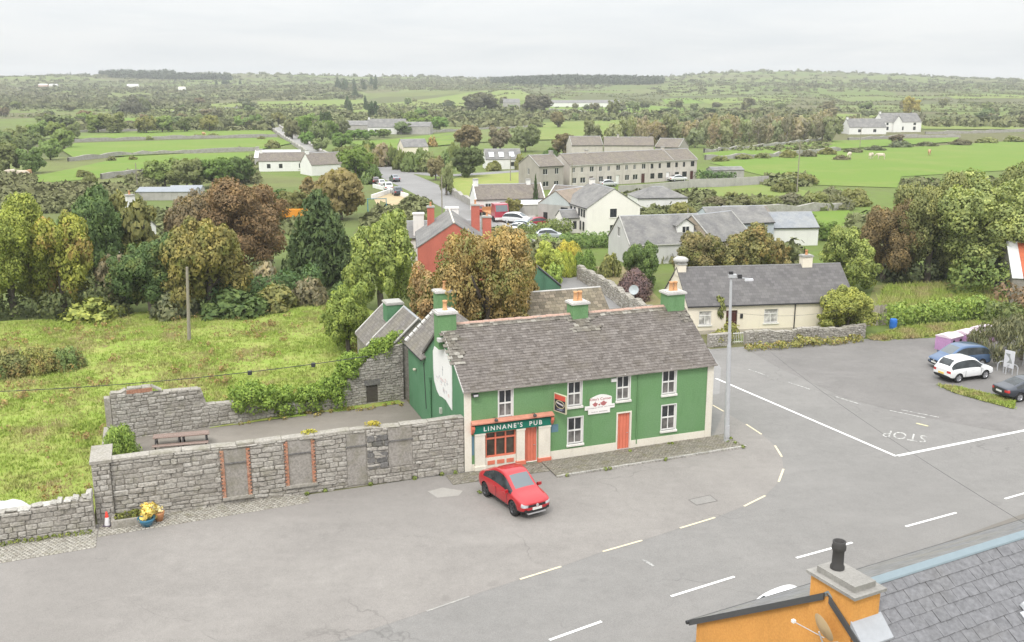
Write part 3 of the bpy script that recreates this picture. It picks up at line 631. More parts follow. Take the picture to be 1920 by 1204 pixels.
def house(name, label, cat, loc, rz, L, Wd, eave, ridge, wall, roof, wins=(), doors=(), backwins=(), lgab=(), rgab=(), chims=(), over=0.12, gover=0.08, group=None, doorm=None, style='two', plinth=None, gutter=M_GUT, ridgem=None, fr=M_PVC, simple=True, verge=None, scale=1, hipped=False, pane=M_PANE):
    """x runs along the front (front faces -y), ridge along x.  house > wall, roof_slope, ridge, chimney, window, door"""
    h = thing(name, label, cat, loc, rz, group, scale)
    PF = lambda x, z, y: (x, y, z); PB = lambda x, z, y: (L - x, Wd - y, z); PL = lambda x, z, y: (y, Wd - x, z); PR = lambda x, z, y: (L - y, x, z)
    hw = [(x, z, x + w, z + hh) for x, z, w, hh in wins]; hd = [(x, 0.0, x + w, hh) for x, w, hh in doors]; hb = [(x, z, x + w, z + hh) for x, z, w, hh in backwins]; hl = [(x, z, x + w, z + hh) for x, z, w, hh in lgab]; hr = [(x, z, x + w, z + hh) for x, z, w, hh in rgab]
    mb = MB(); wall_face(mb, PF, 0, L, 0, eave, hw + hd); wall_face(mb, PB, 0, L, 0, eave, hb)
    for Pf, hh in ((PL, hl), (PR, hr)):
        zt = max([eave] + [q[3] + 0.05 for q in hh]); e2 = eave
        if zt > eave + .01 and not hipped:      # windows up in the gable: pane strips either side of the opening
            wall_face(mb, Pf, 0, Wd, 0, eave, [q for q in hh if q[3] <= eave])
            up = [q for q in hh if q[3] > eave][0]; sl = (ridge - eave) / (Wd / 2); a, b_, c, d = up
            zl = eave + sl * a; zr = eave + sl * (Wd - c)
            mb.face([Pf(0, eave, 0), Pf(a, eave, 0), Pf(a, zl, 0)]); mb.face([Pf(c, eave, 0), Pf(Wd, eave, 0), Pf(c, zr, 0)])
            if b_ > eave: mb.face([Pf(a, eave, 0), Pf(c, eave, 0), Pf(c, b_, 0), Pf(a, b_, 0)])
            mb.face([Pf(a, d, 0), Pf(c, d, 0), Pf(c, max(zr, d), 0), Pf(Wd / 2, ridge, 0), Pf(a, max(zl, d), 0)])
            D = 0.14
            for q in ([Pf(a, b_, 0), Pf(a, b_, D), Pf(a, d, D), Pf(a, d, 0)], [Pf(c, b_, D), Pf(c, b_, 0), Pf(c, d, 0), Pf(c, d, D)], [Pf(a, d, 0), Pf(a, d, D), Pf(c, d, D), Pf(c, d, 0)], [Pf(a, b_, D), Pf(a, b_, 0), Pf(c, b_, 0), Pf(c, b_, D)]): mb.face(q)
        else:
            wall_face(mb, Pf, 0, Wd, 0, eave, hh)
            if not hipped: mb.face([Pf(0, eave, 0), Pf(Wd, eave, 0), Pf(Wd / 2, ridge, 0)])
    mb.build('wall', wall, h)
    sl = (ridge - eave) / (Wd / 2); e = over; g = gover; hip = Wd / 2 if hipped else 0
    za = eave - sl * e + 0.01; T = 0.09
    roof_slab(h, (-g, -e, za), (L + g, -e, za), (L + g - hip, Wd / 2, ridge + 0.01), (-g + hip, Wd / 2, ridge + 0.01), T, roof)
    roof_slab(h, (L + g, Wd + e, za), (-g, Wd + e, za), (-g + hip, Wd / 2, ridge + 0.01), (L + g - hip, Wd / 2, ridge + 0.01), T, roof)
    if hipped:
        roof_slab(h, (-g, Wd + e, za), (-g, -e, za), (-g + hip, Wd / 2, ridge + 0.01), (-g + hip - .001, Wd / 2, ridge + 0.01), T, roof); roof_slab(h, (L + g, -e, za), (L + g, Wd + e, za), (L + g - hip + .001, Wd / 2, ridge + 0.01), (L + g - hip, Wd / 2, ridge + 0.01), T, roof)
    rm = MB(); rm.cyl((-g + hip, Wd / 2, ridge + 0.06), (L + g - hip, Wd / 2, ridge + 0.06), 0.09, n=6); rm.build('ridge', ridgem or roof if not isinstance(roof, list) else roof[0], h) if False else rm.build('ridge', ridgem or M_LEAD, h)
    if gutter:
        gm = MB(); gm.box(-g, -e - 0.1, za - 0.04, L + g, -e - 0.005, za + 0.06); gm.build('gutter', gutter, h)
    if verge:
        for xx in (-g - 0.02, L + g - 0.14):
            for s in (0, 1):
                vm = MB(); yA, yB = (-e, Wd / 2) if s == 0 else (Wd / 2, Wd + e); zA, zB = (za, ridge) if s == 0 else (ridge, za)
                vm.prism([(xx, yA, zA + T * .9), (xx, yB, zB + T * .9), (xx, yB, zB + T + .1), (xx, yA, zA + T + .1)], (0, 0, 0), (0.16, 0, 0)); vm.build('verge', verge, h)
    for P, hs in ((PF, hw), (PB, hb), (PL, hl), (PR, hr)):
        for q in hs: window(h, P, *q, fr=fr, style=style, simple=simple, pane=pane)
    for q in hd: door(h, PF, q[0] + .04, 0.02, q[2] - .04, q[3] - .04, doorm or M_DARKFR, panels=0 if simple else 3, handle=not simple)
    if plinth:
        pm = MB(); pm.box(-0.03, -0.03, 0, L + 0.03, -0.002, 0.35, skip='k'); pm.build('plinth', plinth, h)
    for c in chims:
        x, wx, wy, up, pots = c[:5]; chimney(h, x, Wd / 2, ridge - 0.5, ridge + up, wx, wy, c[5] if len(c) > 5 else wall, pots)
    return h
# ---------------------------------------------------------------- the green pub
GRN = (0.14, 0.272, 0.118)
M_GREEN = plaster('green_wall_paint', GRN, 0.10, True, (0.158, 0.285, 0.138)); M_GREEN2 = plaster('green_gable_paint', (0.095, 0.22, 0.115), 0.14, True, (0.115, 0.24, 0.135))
M_CREAM = plaster('cream_trim', (0.76, 0.71, 0.61), 0.10); M_SALMON = paint('salmon_paint', (0.70, 0.20, 0.125), 0.5, 0.12); M_SIGNG = paint('sign_green', (0.01, 0.165, 0.11), 0.4)
M_SLATE = slate('pub_slates', [(0.11, 0.094, 0.083), (0.142, 0.123, 0.11), (0.168, 0.148, 0.134), (0.125, 0.108, 0.096), (0.2, 0.178, 0.162)], 0.3)
M_ROUGHS = slate('rough_stone_slates', [(0.10, 0.088, 0.072), (0.2, 0.182, 0.155), (0.15, 0.132, 0.11), (0.34, 0.32, 0.28)], 0.55)
M_RIDGE = plaster('ridge_tile_red', (0.47, 0.27, 0.21), 0.3, False, (0.42, 0.34, 0.28)); M_MURAL = plaster('white_mural_panel', (0.80, 0.79, 0.76), 0.06)
M_FLAUNCH = plaster('lime_flaunching', (0.6, 0.58, 0.55), 0.3, False)
pub = thing('pub', 'green two-storey pub with slate roof, cream trim and salmon doors at the crossing', 'pub', A0, PUB_RZ)
LP, DP, EV, RZ_ = 16.1, 8.4, 4.86, 7.62      # length, depth, eave, ridge
PF = lambda x, z, y: (x, y, z)
WINS = [(2.05, 3.02, 2.9, 4.66), (6.35, 3.17, 7.22, 4.68), (9.52, 3.19, 10.38, 4.70), (12.58, 3.22, 13.5, 4.76), (6.37, 0.82, 7.32, 2.47), (12.6, 0.90, 13.58, 2.52)]
D1, D2, SHW = (3.66, 0.06, 4.42, 2.28), (9.62, 0.06, 10.45, 2.36), (1.24, 0.70, 3.08, 2.24)
mb = MB(); wall_face(mb, PF, 0, LP, 0, EV, WINS + [D1, D2, SHW], 0.16, 0, 1)
wall_face(mb, lambda x, z, y: (LP - x, DP - y, z), 0, LP, 0, EV, [])
sl = (RZ_ - EV) / (DP / 2)
mb.face([(LP, 0, 0), (LP, DP, 0), (LP, DP, EV), (LP, DP / 2, RZ_), (LP, 0, EV)], 0)
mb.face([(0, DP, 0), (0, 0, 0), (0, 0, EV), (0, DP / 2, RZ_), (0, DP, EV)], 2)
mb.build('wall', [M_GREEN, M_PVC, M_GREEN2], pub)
for w in WINS: window(pub, PF, *w, depth=0.15, t=0.075)
# white reveals standing slightly proud round each sash
for a, b, c, d in WINS:
    m = MB(); e = 0.05
    m.box(a - e, -0.014, b, a, 0.02, d + e); m.box(c, -0.014, b, c + e, 0.02, d + e); m.box(a, -0.014, d, c, 0.02, d + e); m.build('window_surround', M_PVC, pub)
door(pub, PF, *D1, M_SALMON, 0.15, 4); d2 = door(pub, PF, *D2, M_SALMON, 0.12, 4)
m = MB(); a, b, c, d = D2; e = 0.09
m.box(a - e, -0.03, 0, a, 0.01, d + e); m.box(c, -0.03, 0, c + e, 0.01, d + e); m.box(a, -0.03, d, c, 0.01, d + e); m.build('door_surround', M_CREAM, pub)
m = MB(); m.box(a - .1, -0.45, 0, c + .1, 0.0, 0.10); m.build('doorstep', M_CONC, pub)
# cream quoins and plinth
m = MB(); m.box(-0.02, -0.035, 0, 0.40, -0.001, EV - 0.02); m.build('corner_band', M_CREAM, pub)
m = MB(); m.box(LP - 0.42, -0.035, 0, LP + 0.02, -0.001, EV - 0.02); m.build('corner_band', M_CREAM, pub)
for x0, x1 in ((5.25, 9.52), (10.55, LP - 0.43)):
    m = MB(); m.box(x0, -0.03, 0, x1, -0.002, 0.55); m.build('plinth', M_CREAM, pub)
m = MB(); m.box(0.41, -0.03, 0, 0.56, -0.002, 0.4); m.build('plinth', M_CREAM, pub)
# shopfront: pilasters, stall riser, window, fascia, cornice
sf = MB()
for x0, x1 in ((0.58, 1.17), (3.1, 3.6), (4.48, 5.2)):
    p = MB(); p.box(x0, -0.16, 0.28, x1, -0.001, 2.26); p.box(x0 - .03, -0.19, 2.14, x1 + .03, -0.16, 2.25); pl = p.build('pilaster', M_CREAM, pub)
    p = MB(); p.box(x0 - .05, -0.23, 0, x1 + .05, -0.001, 0.28); p.build('base_block', M_SALMON if x0 > 2 else M_CREAM, pl)
p = MB(); p.box(1.18, -0.06, 0, 3.09, -0.001, 0.70); ris = p.build('stall_riser', M_CREAM, pub)
for k in range(3):
    p = MB(); x = 1.34 + k * 0.58; p.box(x, -0.085, 0.26, x + 0.44, -0.061, 0.50); p.build('riser_panel', M_SALMON, ris)
p = MB(); a, b, c, d = SHW; t = 0.07
p.box(a, -0.02, b, a + t, 0.14, d); p.box(c - t, -0.02, b, c, 0.14, d); p.box(a + t, -0.02, d - t, c - t, 0.14, d); p.box(a + t, -0.05, b, c - t, 0.14, b + t)
zt = d - 0.42; p.box(a + t, -0.01, zt - .04, c - t, 0.13, zt + .04)
mx = [a + (c - a) * k / 3 for k in (1, 2)]
for x in mx: p.box(x - .04, -0.005, b + t, x + .04, 0.13, zt - .04); p.box(x - .04, -0.005, zt + .04, x + .04, 0.13, d - t)
sw = p.build('shop_window', M_SALMON, pub)
xs = [a + t, mx[0] - .04, mx[0] + .04, mx[1] - .04, mx[1] + .04, c - t]
for k in (0, 2, 4):
    for z0, z1 in ((b + t, zt - .04), (zt + .04, d - t)):
        q = MB(); q.face([(xs[k], .1, z0), (xs[k + 1], .1, z0), (xs[k + 1], .1, z1), (xs[k], .1, z1)]); q.build('pane', glass('shop_glass', (0.035, 0.03, 0.022), 0.12), sw)
fa = MB(); fa.box(0.5, -0.20, 2.27, 5.24, -0.001, 2.74); fas = fa.build('fascia', M_SIGNG, pub)
letters(fas, "LINNANE'S  PUB", 0.38, 0.012, 0.004, 1.34, M_PVC, Matrix.Translation((2.85, -0.213, 2.505)) @ Matrix.Rotation(R(90), 4, 'X'))
co = MB(); co.prism([(0.36, -0.10, 2.75), (0.36, -0.36, 2.86), (0.36, -0.36, 2.93), (0.36, -0.0, 3.03), (0.36, -0.0, 2.75)], (0, 0, 0), (5.0, 0, 0)); co.build('cornice', paint('cornice_paint', (0.62, 0.27, 0.19), 0.55, 0.25), pub)
for x in (0.36, 5.2):
    cb = MB(); cb.prism([(x, -0.06, 2.22), (x, -0.24, 2.42), (x, -0.33, 2.6), (x, -0.33, 2.75), (x, -0.03, 2.75)], (0, 0, 0), (0.16, 0, 0)); cb.build('console_bracket', M_SALMON, pub)
for x in (1.75, 4.1):
    lm = MB(); lm.tube([(x, -0.02, 3.08), (x, -0.3, 3.16), (x, -0.42, 3.10)], 0.02); lm.lathe([(0.05, 0.05), (0.1, 0), (0.12, -0.08), (0, -0.07)], (x, -0.45, 3.1), 8); lm.build('sign_lamp', flat('dark_lamp', (0.07, 0.07, 0.07), 0.5), pub)
# sun-bleached blue notices
for x0, z0, x1, z1 in ((0.42, 0.95, 0.56, 2.1), (5.3, 1.72, 5.75, 2.2)):
    q = MB(); q.box(x0, -0.015, z0, x1, -0.001, z1); q.build('notice', paint('faded_blue_notice', (0.13, 0.24, 0.30), 0.7, 0.25), pub)
# arched white sign with red lettering
sg = MB(); X0, X1 = 7.42, 9.36
pts = [(X0 + .22, 2.55), (X1 - .3, 2.55), (X1 - .3, 2.83), (X1, 2.83), (X1, 3.07), (X1 - .2, 3.07), (X1 - .2, 3.52)]
for k in range(9):
    tt = k / 8; xx = (X1 - .24) * (1 - tt) + (X0 + .42) * tt; pts.append((xx, 3.55 + 0.17 * math.sin(math.pi * tt)))
pts += [(X0 + .32, 3.5), (X0 + .32, 3.07), (X0, 3.07), (X0, 2.83), (X0 + .22, 2.83)]
sg.prism([(x, -0.02, z) for x, z in pts], (0, 0, 0), (0, -0.05, 0)); sgo = sg.build('wall_sign', plaster('sign_white', (0.82, 0.79, 0.76), 0.05), pub)
M_RED = paint('sign_red', (0.42, 0.06, 0.07), 0.6, 0.3); M_GREYT = paint('sign_grey_print', (0.45, 0.40, 0.40), 0.7)
for txt, sz, z, mm, ax, sx in (("Kitty's Corner", 0.27, 3.45, M_RED, 0, 0.9),):
    letters(sgo, txt, sz, 0.002, 0.001, 1.0, mm, Matrix.Translation(((X0 + X1) / 2 + .03, -0.073, z)) @ Matrix.Rotation(R(90), 4, 'X') @ Matrix.Diagonal((sx, .85, 1, 1)))
for k, (cx, cz, rx, rz) in enumerate(((8.08, 3.14, .16, .12), (8.62, 3.17, .2, .13), (8.35, 3.11, .07, .05))):   # red ornament in the middle of the sign
    q = MB(); q.prism([(cx + rx * math.cos(t) * (1 + .25 * math.sin(5 * t)), -0.071, cz + rz * math.sin(t) * (1 + .2 * math.cos(4 * t))) for t in [2 * math.pi * i / 18 for i in range(18)]], (0, 0, 0), (0, -0.004, 0)); q.build('ornament', paint('ornament_red', (0.50, 0.17, 0.17), 0.7, 0.3), sgo)
for xa, xb, z in ((7.5, 8.15, 2.92), (8.25, 8.6, 2.95), (8.68, 8.85, 2.95), (8.92, 9.28, 2.96), (7.85, 8.25, 2.67), (8.35, 8.9, 2.68)):    # unreadable small print: rows of little strokes
    q = MB(); x = xa; r2 = random.Random(int(xa * 100))
    while x < xb: w = r2.uniform(.02, .05); h = r2.uniform(.045, .075); q.box(x, -0.0735, z - h / 2, x + w, -0.0705, z + h / 2); x += w + .018
    q.build('small_print', M_GREYT, sgo)
# hanging sign on a bracket
hs = MB(); hs.box(-0.45, -0.035, -0.5, 0.45, 0.035, 0.5, 0); hsg = thing('hanging_sign', 'black hanging bar sign with red top and oval emblem on the green wall', 'sign', PU(5.66, -0.5, 3.62), R(-48.6))
hb = hs.build('board', paint('sign_black', (0.03, 0.03, 0.045), 0.35), hsg)
q = MB(); 
for x0, z0, x1, z1 in ((-.5, -.55, -.452, .55), (.452, -.55, .5, .55), (-.452, -.55, .452, -.502), (-.452, .502, .452, .55)): q.box(x0, -.05, z0, x1, .05, z1)
q.build('frame', paint('sign_frame_gold', (0.55, 0.52, 0.36), 0.5), hsg)
q = MB(); q.box(-.45, -.041, .2, .45, .041, .5); q.build('red_band', paint('sign_red_band', (0.62, 0.10, 0.07), 0.45), hb)
for r0, yy, mm in (((0.38, 0.24), .0405, paint('sign_gold_oval', (0.62, 0.55, 0.34), 0.5)), ((0.34, 0.2), .0435, paint('sign_black', (0.03, 0.03, 0.045), 0.35))):
    q = MB(); q.prism([(r0[0] * math.cos(t), 0, -0.06 + r0[1] * math.sin(t)) for t in [2 * math.pi * i / 24 for i in range(24)]], (0, -yy, 0), (0, yy, 0)); q.build('oval_emblem', mm, hb)
q = MB(); q.prism([(-.29, 0, -.02), (.27, 0, -.12), (.29, 0, -.03), (-.27, 0, .07)], (0, -.046, 0), (0, .046, 0)); q.build('emblem_banner', paint('sign_pale', (0.6, 0.55, 0.55), 0.5), hb)
q = MB(); q.box(-.25, -.043, -.42, .2, .043, -.38); q.box(-.1, -.043, -.34, .3, .043, -.31); q.build('small_print', paint('sign_print_blue', (0.3, 0.32, 0.42), 0.5), hb)
q = MB(); q.tube([(-0.5, 0, 0.3), (-0.62, 0.03, 0.3)], 0.025); q.tube([(-0.5, 0, -0.3), (-0.62, 0.03, -0.3)], 0.025); q.box(-0.68, -0.04, -.4, -.62, 0.04, .75); q.build('bracket', M_GUT, hsg)
# alarm box, floodlight, cables, downpipe
q = MB(); q.box(9.1, -0.1, 4.42, 9.46, -0.001, 4.62); q.build('alarm_box', M_PVC, pub)
q = MB(); q.box(0.44, -0.28, 4.5, 0.78, -0.1, 4.66); q.box(0.55, -0.1, 4.53, 0.66, -0.001, 4.62); fl = q.build('floodlight', M_GUT, pub); q = MB(); q.box(0.48, -0.285, 4.52, 0.74, -0.281, 4.63); q.build('lens', paint('lamp_lens', (0.55, 0.55, 0.55), 0.2), fl)
q = MB(); q.cyl((10.9, -0.04, 0.3), (10.9, -0.04, EV - 0.1), 0.035, n=8); q.build('downpipe', M_GREEN, pub)
q = MB(); q.box(-0.1, -0.26, EV - 0.1, LP + 0.15, -0.16, EV - 0.02); q.build('gutter', plaster('gutter_grey', (0.33, 0.30, 0.27), 0.3), pub)
for x in (2.48, 6.78, 9.95, 13.04):
    q = MB(); q.tube([(x, -0.01, 4.83), (x, -0.16, 4.86)], 0.02, 5); q.lathe([(0.03, 0), (0.055, -.05), (0, -.06)], (x, -0.18, 4.87), 7); q.build('eaves_light', M_PVC, pub)
# west gable: white mural panel, pipe, small fittings
q = MB(); yz = [(2.28, 5.62), (3.1, 6.18), (4.2, 6.55), (5.2, 6.3), (5.95, 5.95), (6.3, 5.55), (6.28, 4.5), (6.12, 3.7), (5.6, 3.25), (5.0, 3.05), (4.4, 3.15), (3.6, 3.2), (2.9, 3.05), (2.36, 2.95), (2.3, 4.2)]
q.prism([(-0.002, y, z) for y, z in yz], (0, 0, 0), (-0.03, 0, 0)); mu = q.build('mural_panel', M_MURAL, pub)
r2 = random.Random(5)
for k in range(26):
    y, z = r2.uniform(2.8, 5.6), r2.uniform(3.5, 4.5); s = r2.uniform(.08, .22); q = MB()
    q.prism([(-0.033, y + s * math.cos(t) * r2.uniform(.5, 1.4), z + s * .5 * math.sin(t) * r2.uniform(.5, 1.4)) for t in [2 * math.pi * i / 7 for i in range(7)]], (0, 0, 0), (-0.002, 0, 0)); q.build('mural_print', paint('mural_grey', (0.62, 0.6, 0.6), 0.8) if k % 3 else paint('mural_pink', (0.70, 0.56, 0.53), 0.8), mu)
q = MB(); q.box(-0.035, 4.15, 4.55, -0.033, 4.22, 5.15); q.box(-0.035, 4.1, 4.9, -0.033, 4.3, 4.96); q.build('mural_print', paint('mural_dark', (0.35, 0.34, 0.36), 0.8), mu)
q = MB(); q.cyl((-0.08, 6.9, 0.3), (-0.08, 6.9, 3.6), 0.07, n=8); q.box(-0.17, 6.8, 3.5, -0.001, 7.0, 3.72); q.build('soil_pipe', M_GREEN2, pub)
q = MB(); q.tube([(-0.02, 8.6, 4.2), (-0.02, 8.2, 1.2)], 0.025, 5); q.build('cable', M_GUT, pub)
q = MB(); q.lathe([(0.0, 0.06), (0.11, 0.05), (0.13, -0.02), (0.06, -0.12), (0, -.13)], (-0.12, 10.6, 3.2), 9); q.build('wall_lamp', paint('lamp_cream', (0.6, 0.57, 0.45), 0.5), pub)
q = MB(); q.box(-0.14, 4.5, 2.05, -0.001, 4.72, 2.4); q.build('meter_box', paint('meter_grey', (0.5, 0.52, 0.45), 0.6), pub)

# ---- main roof: slates laid course by course
def slate_unit(w, h, t, seed):
    r = random.Random(seed); m = MB(); j = lambda s: r.uniform(-s, s)
    x0, x1 = -w / 2, w / 2
    f = [(x0 + j(.012), j(.015), 0), (x1 + j(.012), j(.015), 0), (x1, h, 0), (x0, h, 0)]
    i = len(m.v); m.v += [(x, y, z + t + j(.006)) for x, y, z in f[:2]] + [(x, y, z + 0.004) for x, y, z in f[2:]] + [(f[0][0], f[0][1], 0), (f[1][0], f[1][1], 0)]
    for q in ((0, 1, 2, 3), (4, 5, 1, 0), (4, 0, 3), (1, 5, 2)): m.f.append(tuple(i + k for k in q)); m.m.append(0); m.sm.append(False)
    return m
def lay_slates(parent, org, ex, ey, width, length, cw, ch, t, mat, limit=300, jitter=0.008, skip=None, seed=1, name='slate', variants=8, order=None):
    """slates on a slope: org eave corner, ex along the eave, ey up the slope.  The largest-showing ones are pieces, the rest one joined part"""
    ex, ey = Vector(ex).normalized(), Vector(ey).normalized(); nz = ex.cross(ey); r = random.Random(seed)
    units = [slate_unit(cw * 0.978, ch * 1.12, t, seed * 31 + k) for k in range(variants)]; meshes = []
    for u_ in units: me = u_.mesh(name); me.materials.append(mat); meshes.append(me)
    rest = MB(); cells = []
    n = int(length / ch)
    for row in range(n):
        x = -cw * (0.5 if row % 2 else 0.0)
        while x < width:
            a, b = max(0, x), min(width, x + cw)
            if b - a > 0.06 and not (skip and skip((a + b) / 2, row * ch)): cells.append((row, (a + b) / 2, (b - a) / cw))
            x += cw
    rot0 = Matrix((ex, ey, nz)).transposed()
    for i, (row, xc, sx) in enumerate(cells):
        k = r.randrange(variants); p = Vector(org) + ex * xc + ey * (row * ch + r.uniform(-jitter, jitter)) + nz * (0.004 + r.uniform(0, .006)); tilt = Matrix.Rotation(r.gauss(0, .012), 3, 'Z') @ Matrix.Rotation(-t / (ch * 1.1) * 0.15 + r.gauss(0, .008), 3, 'X')
        rm = rot0 @ tilt
        if i < limit:
            o = bpy.data.objects.new(name, meshes[k]); COL.objects.link(o); o.parent = parent; o.matrix_basis = Matrix.Translation(p) @ rm.to_4x4() @ Matrix.Diagonal((sx, 1, 1, 1))
        else:
            u_ = units[k]; j = len(rest.v)
            for v in u_.v: rest.v.append(tuple(p + rm @ Vector((v[0] * sx, v[1], v[2]))))
            for f in u_.f: rest.f.append(tuple(j + q for q in f)); rest.m.append(0); rest.sm.append(False)
    if rest.f: tag(rest.build('slates', mat, parent), kind='stuff')
ov = 0.2; zE = EV - sl * ov + 0.06; slope_len = math.hypot(DP / 2 + ov, RZ_ - EV + sl * ov); dz, dy = sl / math.hypot(1, sl), 1 / math.hypot(1, sl)
rf = roof_slab(pub, (-0.1, -ov, zE), (LP + 0.12, -ov, zE), (LP + 0.12, DP / 2, RZ_ + 0.06), (-0.1, DP / 2, RZ_ + 0.06), 0.03, flat('roof_felt', (0.09, 0.08, 0.07), 0.95), 'roof')
rough = lambda x, y: (abs(x - 8.9) < .8 + 0.3 * math.sin(y * 7) and y > 3.5) or (x < .75 + .2 * math.sin(y * 5) and y > 2.0) or y > slope_len - 0.5 or (x > LP - .5 and y > 3.6)
e0 = Vector((-0.1, -ov, zE)) + Vector((0, -dz, dy)) * 0.032
lay_slates(rf, e0 - Vector((0, dy, dz)) * 0.04, (1, 0, 0), (0, dy, dz), LP + 0.22, slope_len - 0.02, 0.31, 0.205, 0.022, M_SLATE, 300, skip=rough, seed=3)
def slate_mesh(w, h, t, seed, mat, name='stone_slate'): me = slate_unit(w, h, t, seed).mesh(name); me.materials.append(mat); return me
rsm = [slate_mesh(0.31, 0.3, 0.035, 90 + k, M_ROUGHS) for k in range(6)]; r2 = random.Random(9); row = 0; y = 0.0
while y < slope_len - 0.1:
    x = -0.1 if row % 2 else 0.05
    while x < LP + .1:
        if rough(x, y):
            o = link('stone_slate', r2.choice(rsm), rf, loc=e0 + Vector((x, 0, 0)) + Vector((0, dy, dz)) * y + Vector((0, -dz, dy)) * r2.uniform(0, .02)); o.rotation_euler = (math.atan(sl) + r2.gauss(0, .02), r2.gauss(0, .02), r2.gauss(0, .03)); o.scale = (r2.uniform(.85, 1.15), r2.uniform(.85, 1.1), r2.uniform(.8, 1.4))
        x += 0.31
    y += 0.23; row += 1
# back slope and ridge
roof_slab(pub, (LP + 0.12, DP + .15, EV - .04), (-0.1, DP + .15, EV - .04), (-0.1, DP / 2, RZ_ + 0.06), (LP + 0.12, DP / 2, RZ_ + 0.06), 0.08, slate_far('pub_back_slates', (0.2, 0.185, 0.17), 0.22, 0.2), 'back_roof')
rt = MB(); 
for k in range(5):
    a0, a1 = R(-65 + 130 * k / 5), R(-65 + 130 * (k + 1) / 5); rr = 0.17
    rt.face([(0, rr * math.sin(a0), rr * math.cos(a0)), (0.40, rr * math.sin(a0), rr * math.cos(a0)), (0.40, rr * math.sin(a1), rr * math.cos(a1)), (0, rr * math.sin(a1), rr * math.cos(a1))], 0, True)
rt.face([(0, 0.17 * math.sin(R(-65 + 26 * k)), 0.17 * math.cos(R(-65 + 26 * k))) for k in range(6)]); rtm = rt.mesh('ridge_tile'); rtm.materials.append(M_RIDGE)
for k in range(int(16.0 / 0.41)):
    x = 0.05 + k * 0.41
    if abs(x + .2 - 8.7) < 0.62 or abs(x + .2 - 15.4) < .8 or x < .4: continue
    link('ridge_tile', rtm, rf, loc=(x, DP / 2, RZ_ - 0.02 + r2.uniform(-.012, .012)), rot=(0, r2.gauss(0, .012), r2.gauss(0, .02)))
# chimneys
def pub_chimney(x, wx, wy, z1, pots, y=DP / 2, z0=None):
    c = chimney(pub, x, y, (z0 or RZ_ - 1.3), z1, wx, wy, M_GREEN, 0, M_FLAUNCH, capover=0.1)
    for k in range(pots):
        pm = MB(); xx = x + (k - (pots - 1) / 2) * 0.3; pm.lathe([(.17, 0), (.15, .1), (.13, .12), (.125, .5), (.145, .52), (.145, .6), (.1, .6), (.09, .4), (0, .4)], (xx, y, z1 + .15), 10); pm.build('chimney_pot', plaster('buff_pot', (0.66, 0.36, 0.18), 0.25, False), c)
    fm = MB(); fm.box(x - wx / 2 - .12, y - wy / 2 - .38, z0 or RZ_ - .75, x + wx / 2 + .12, y - wy / 2 - .002, (z0 or RZ_ - .75) + .2) ; fm.build('flaunching', M_FLAUNCH, c); return c
pub_chimney(0.18, 1.1, 0.95, 8.42, 1); pub_chimney(8.75, 1.05, 0.9, 8.35, 2); pub_chimney(15.45, 1.2, 1.0, 8.5, 2)
# ---- rear wing with its ridge at right angles, far gable chimney
WU, WV0, WV1, WE, WR = 5.0, 6.6, 12.7, 4.62, 7.05
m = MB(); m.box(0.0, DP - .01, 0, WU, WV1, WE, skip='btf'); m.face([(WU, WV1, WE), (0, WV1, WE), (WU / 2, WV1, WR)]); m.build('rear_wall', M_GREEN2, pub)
M_WSL = slate_far('rear_wing_slates', (0.17, 0.155, 0.145), 0.22, 0.12); s2 = (WR - WE) / (WU / 2)
roof_slab(pub, (-0.22, WV1 + .05, WE - s2 * .22), (-0.22, DP - 0.1, WE - s2 * .22), (WU / 2, WV0 - 1.1, WR), (WU / 2, WV1 + .05, WR), 0.08, M_WSL, 'rear_roof')
roof_slab(pub, (WU + .2, DP - .1, WE - s2 * .2), (WU + .2, WV1 + .05, WE - s2 * .2), (WU / 2, WV1 + .05, WR), (WU / 2, WV0 - 1.1, WR), 0.08, M_WSL, 'rear_roof')
for k in range(9):     # white-washed coping stones up the far verge
    for s in (-1, 1):
        t = (k + .5) / 9; cm = MB(); cm.box(-.17, -.2, 0, .17, .2, .13); cm.build('coping_stone', M_FLAUNCH, pub, loc=(WU / 2 + s * (WU / 2 + .15) * (1 - t), WV1 - .05, WR - (WR - WE + .1) * (1 - t) + .06), rot=(0, s * math.atan(s2), r2.gauss(0, .05)))
q = MB(); q.box(-.3, DP + .0, WE - .24, -.2, WV1, WE - .15); q.build('gutter', M_GUT, pub)
pub_chimney(2.5, 1.35, .9, 7.95, 1, WV1 - .5, 6.0)
# main back verge board on the west gable
q = MB(); q.prism([(-.13, DP / 2, RZ_ + .0), (-.13, DP + .15, EV - .1), (-.13, DP + .15, EV + .1), (-.13, DP / 2, RZ_ + .2)], (0, 0, 0), (.06, 0, 0)); q.build('verge_board', flat('verge_dark', (.12, .11, .1), .9), pub)
q = MB(); q.prism([(-.12, -ov, zE - .03), (-.12, DP / 2, RZ_ + .02), (-.12, DP / 2, RZ_ + .12), (-.12, -ov, zE + .07)], (0, 0, 0), (.04, 0, 0)); q.build('verge_board', M_FLAUNCH, pub)

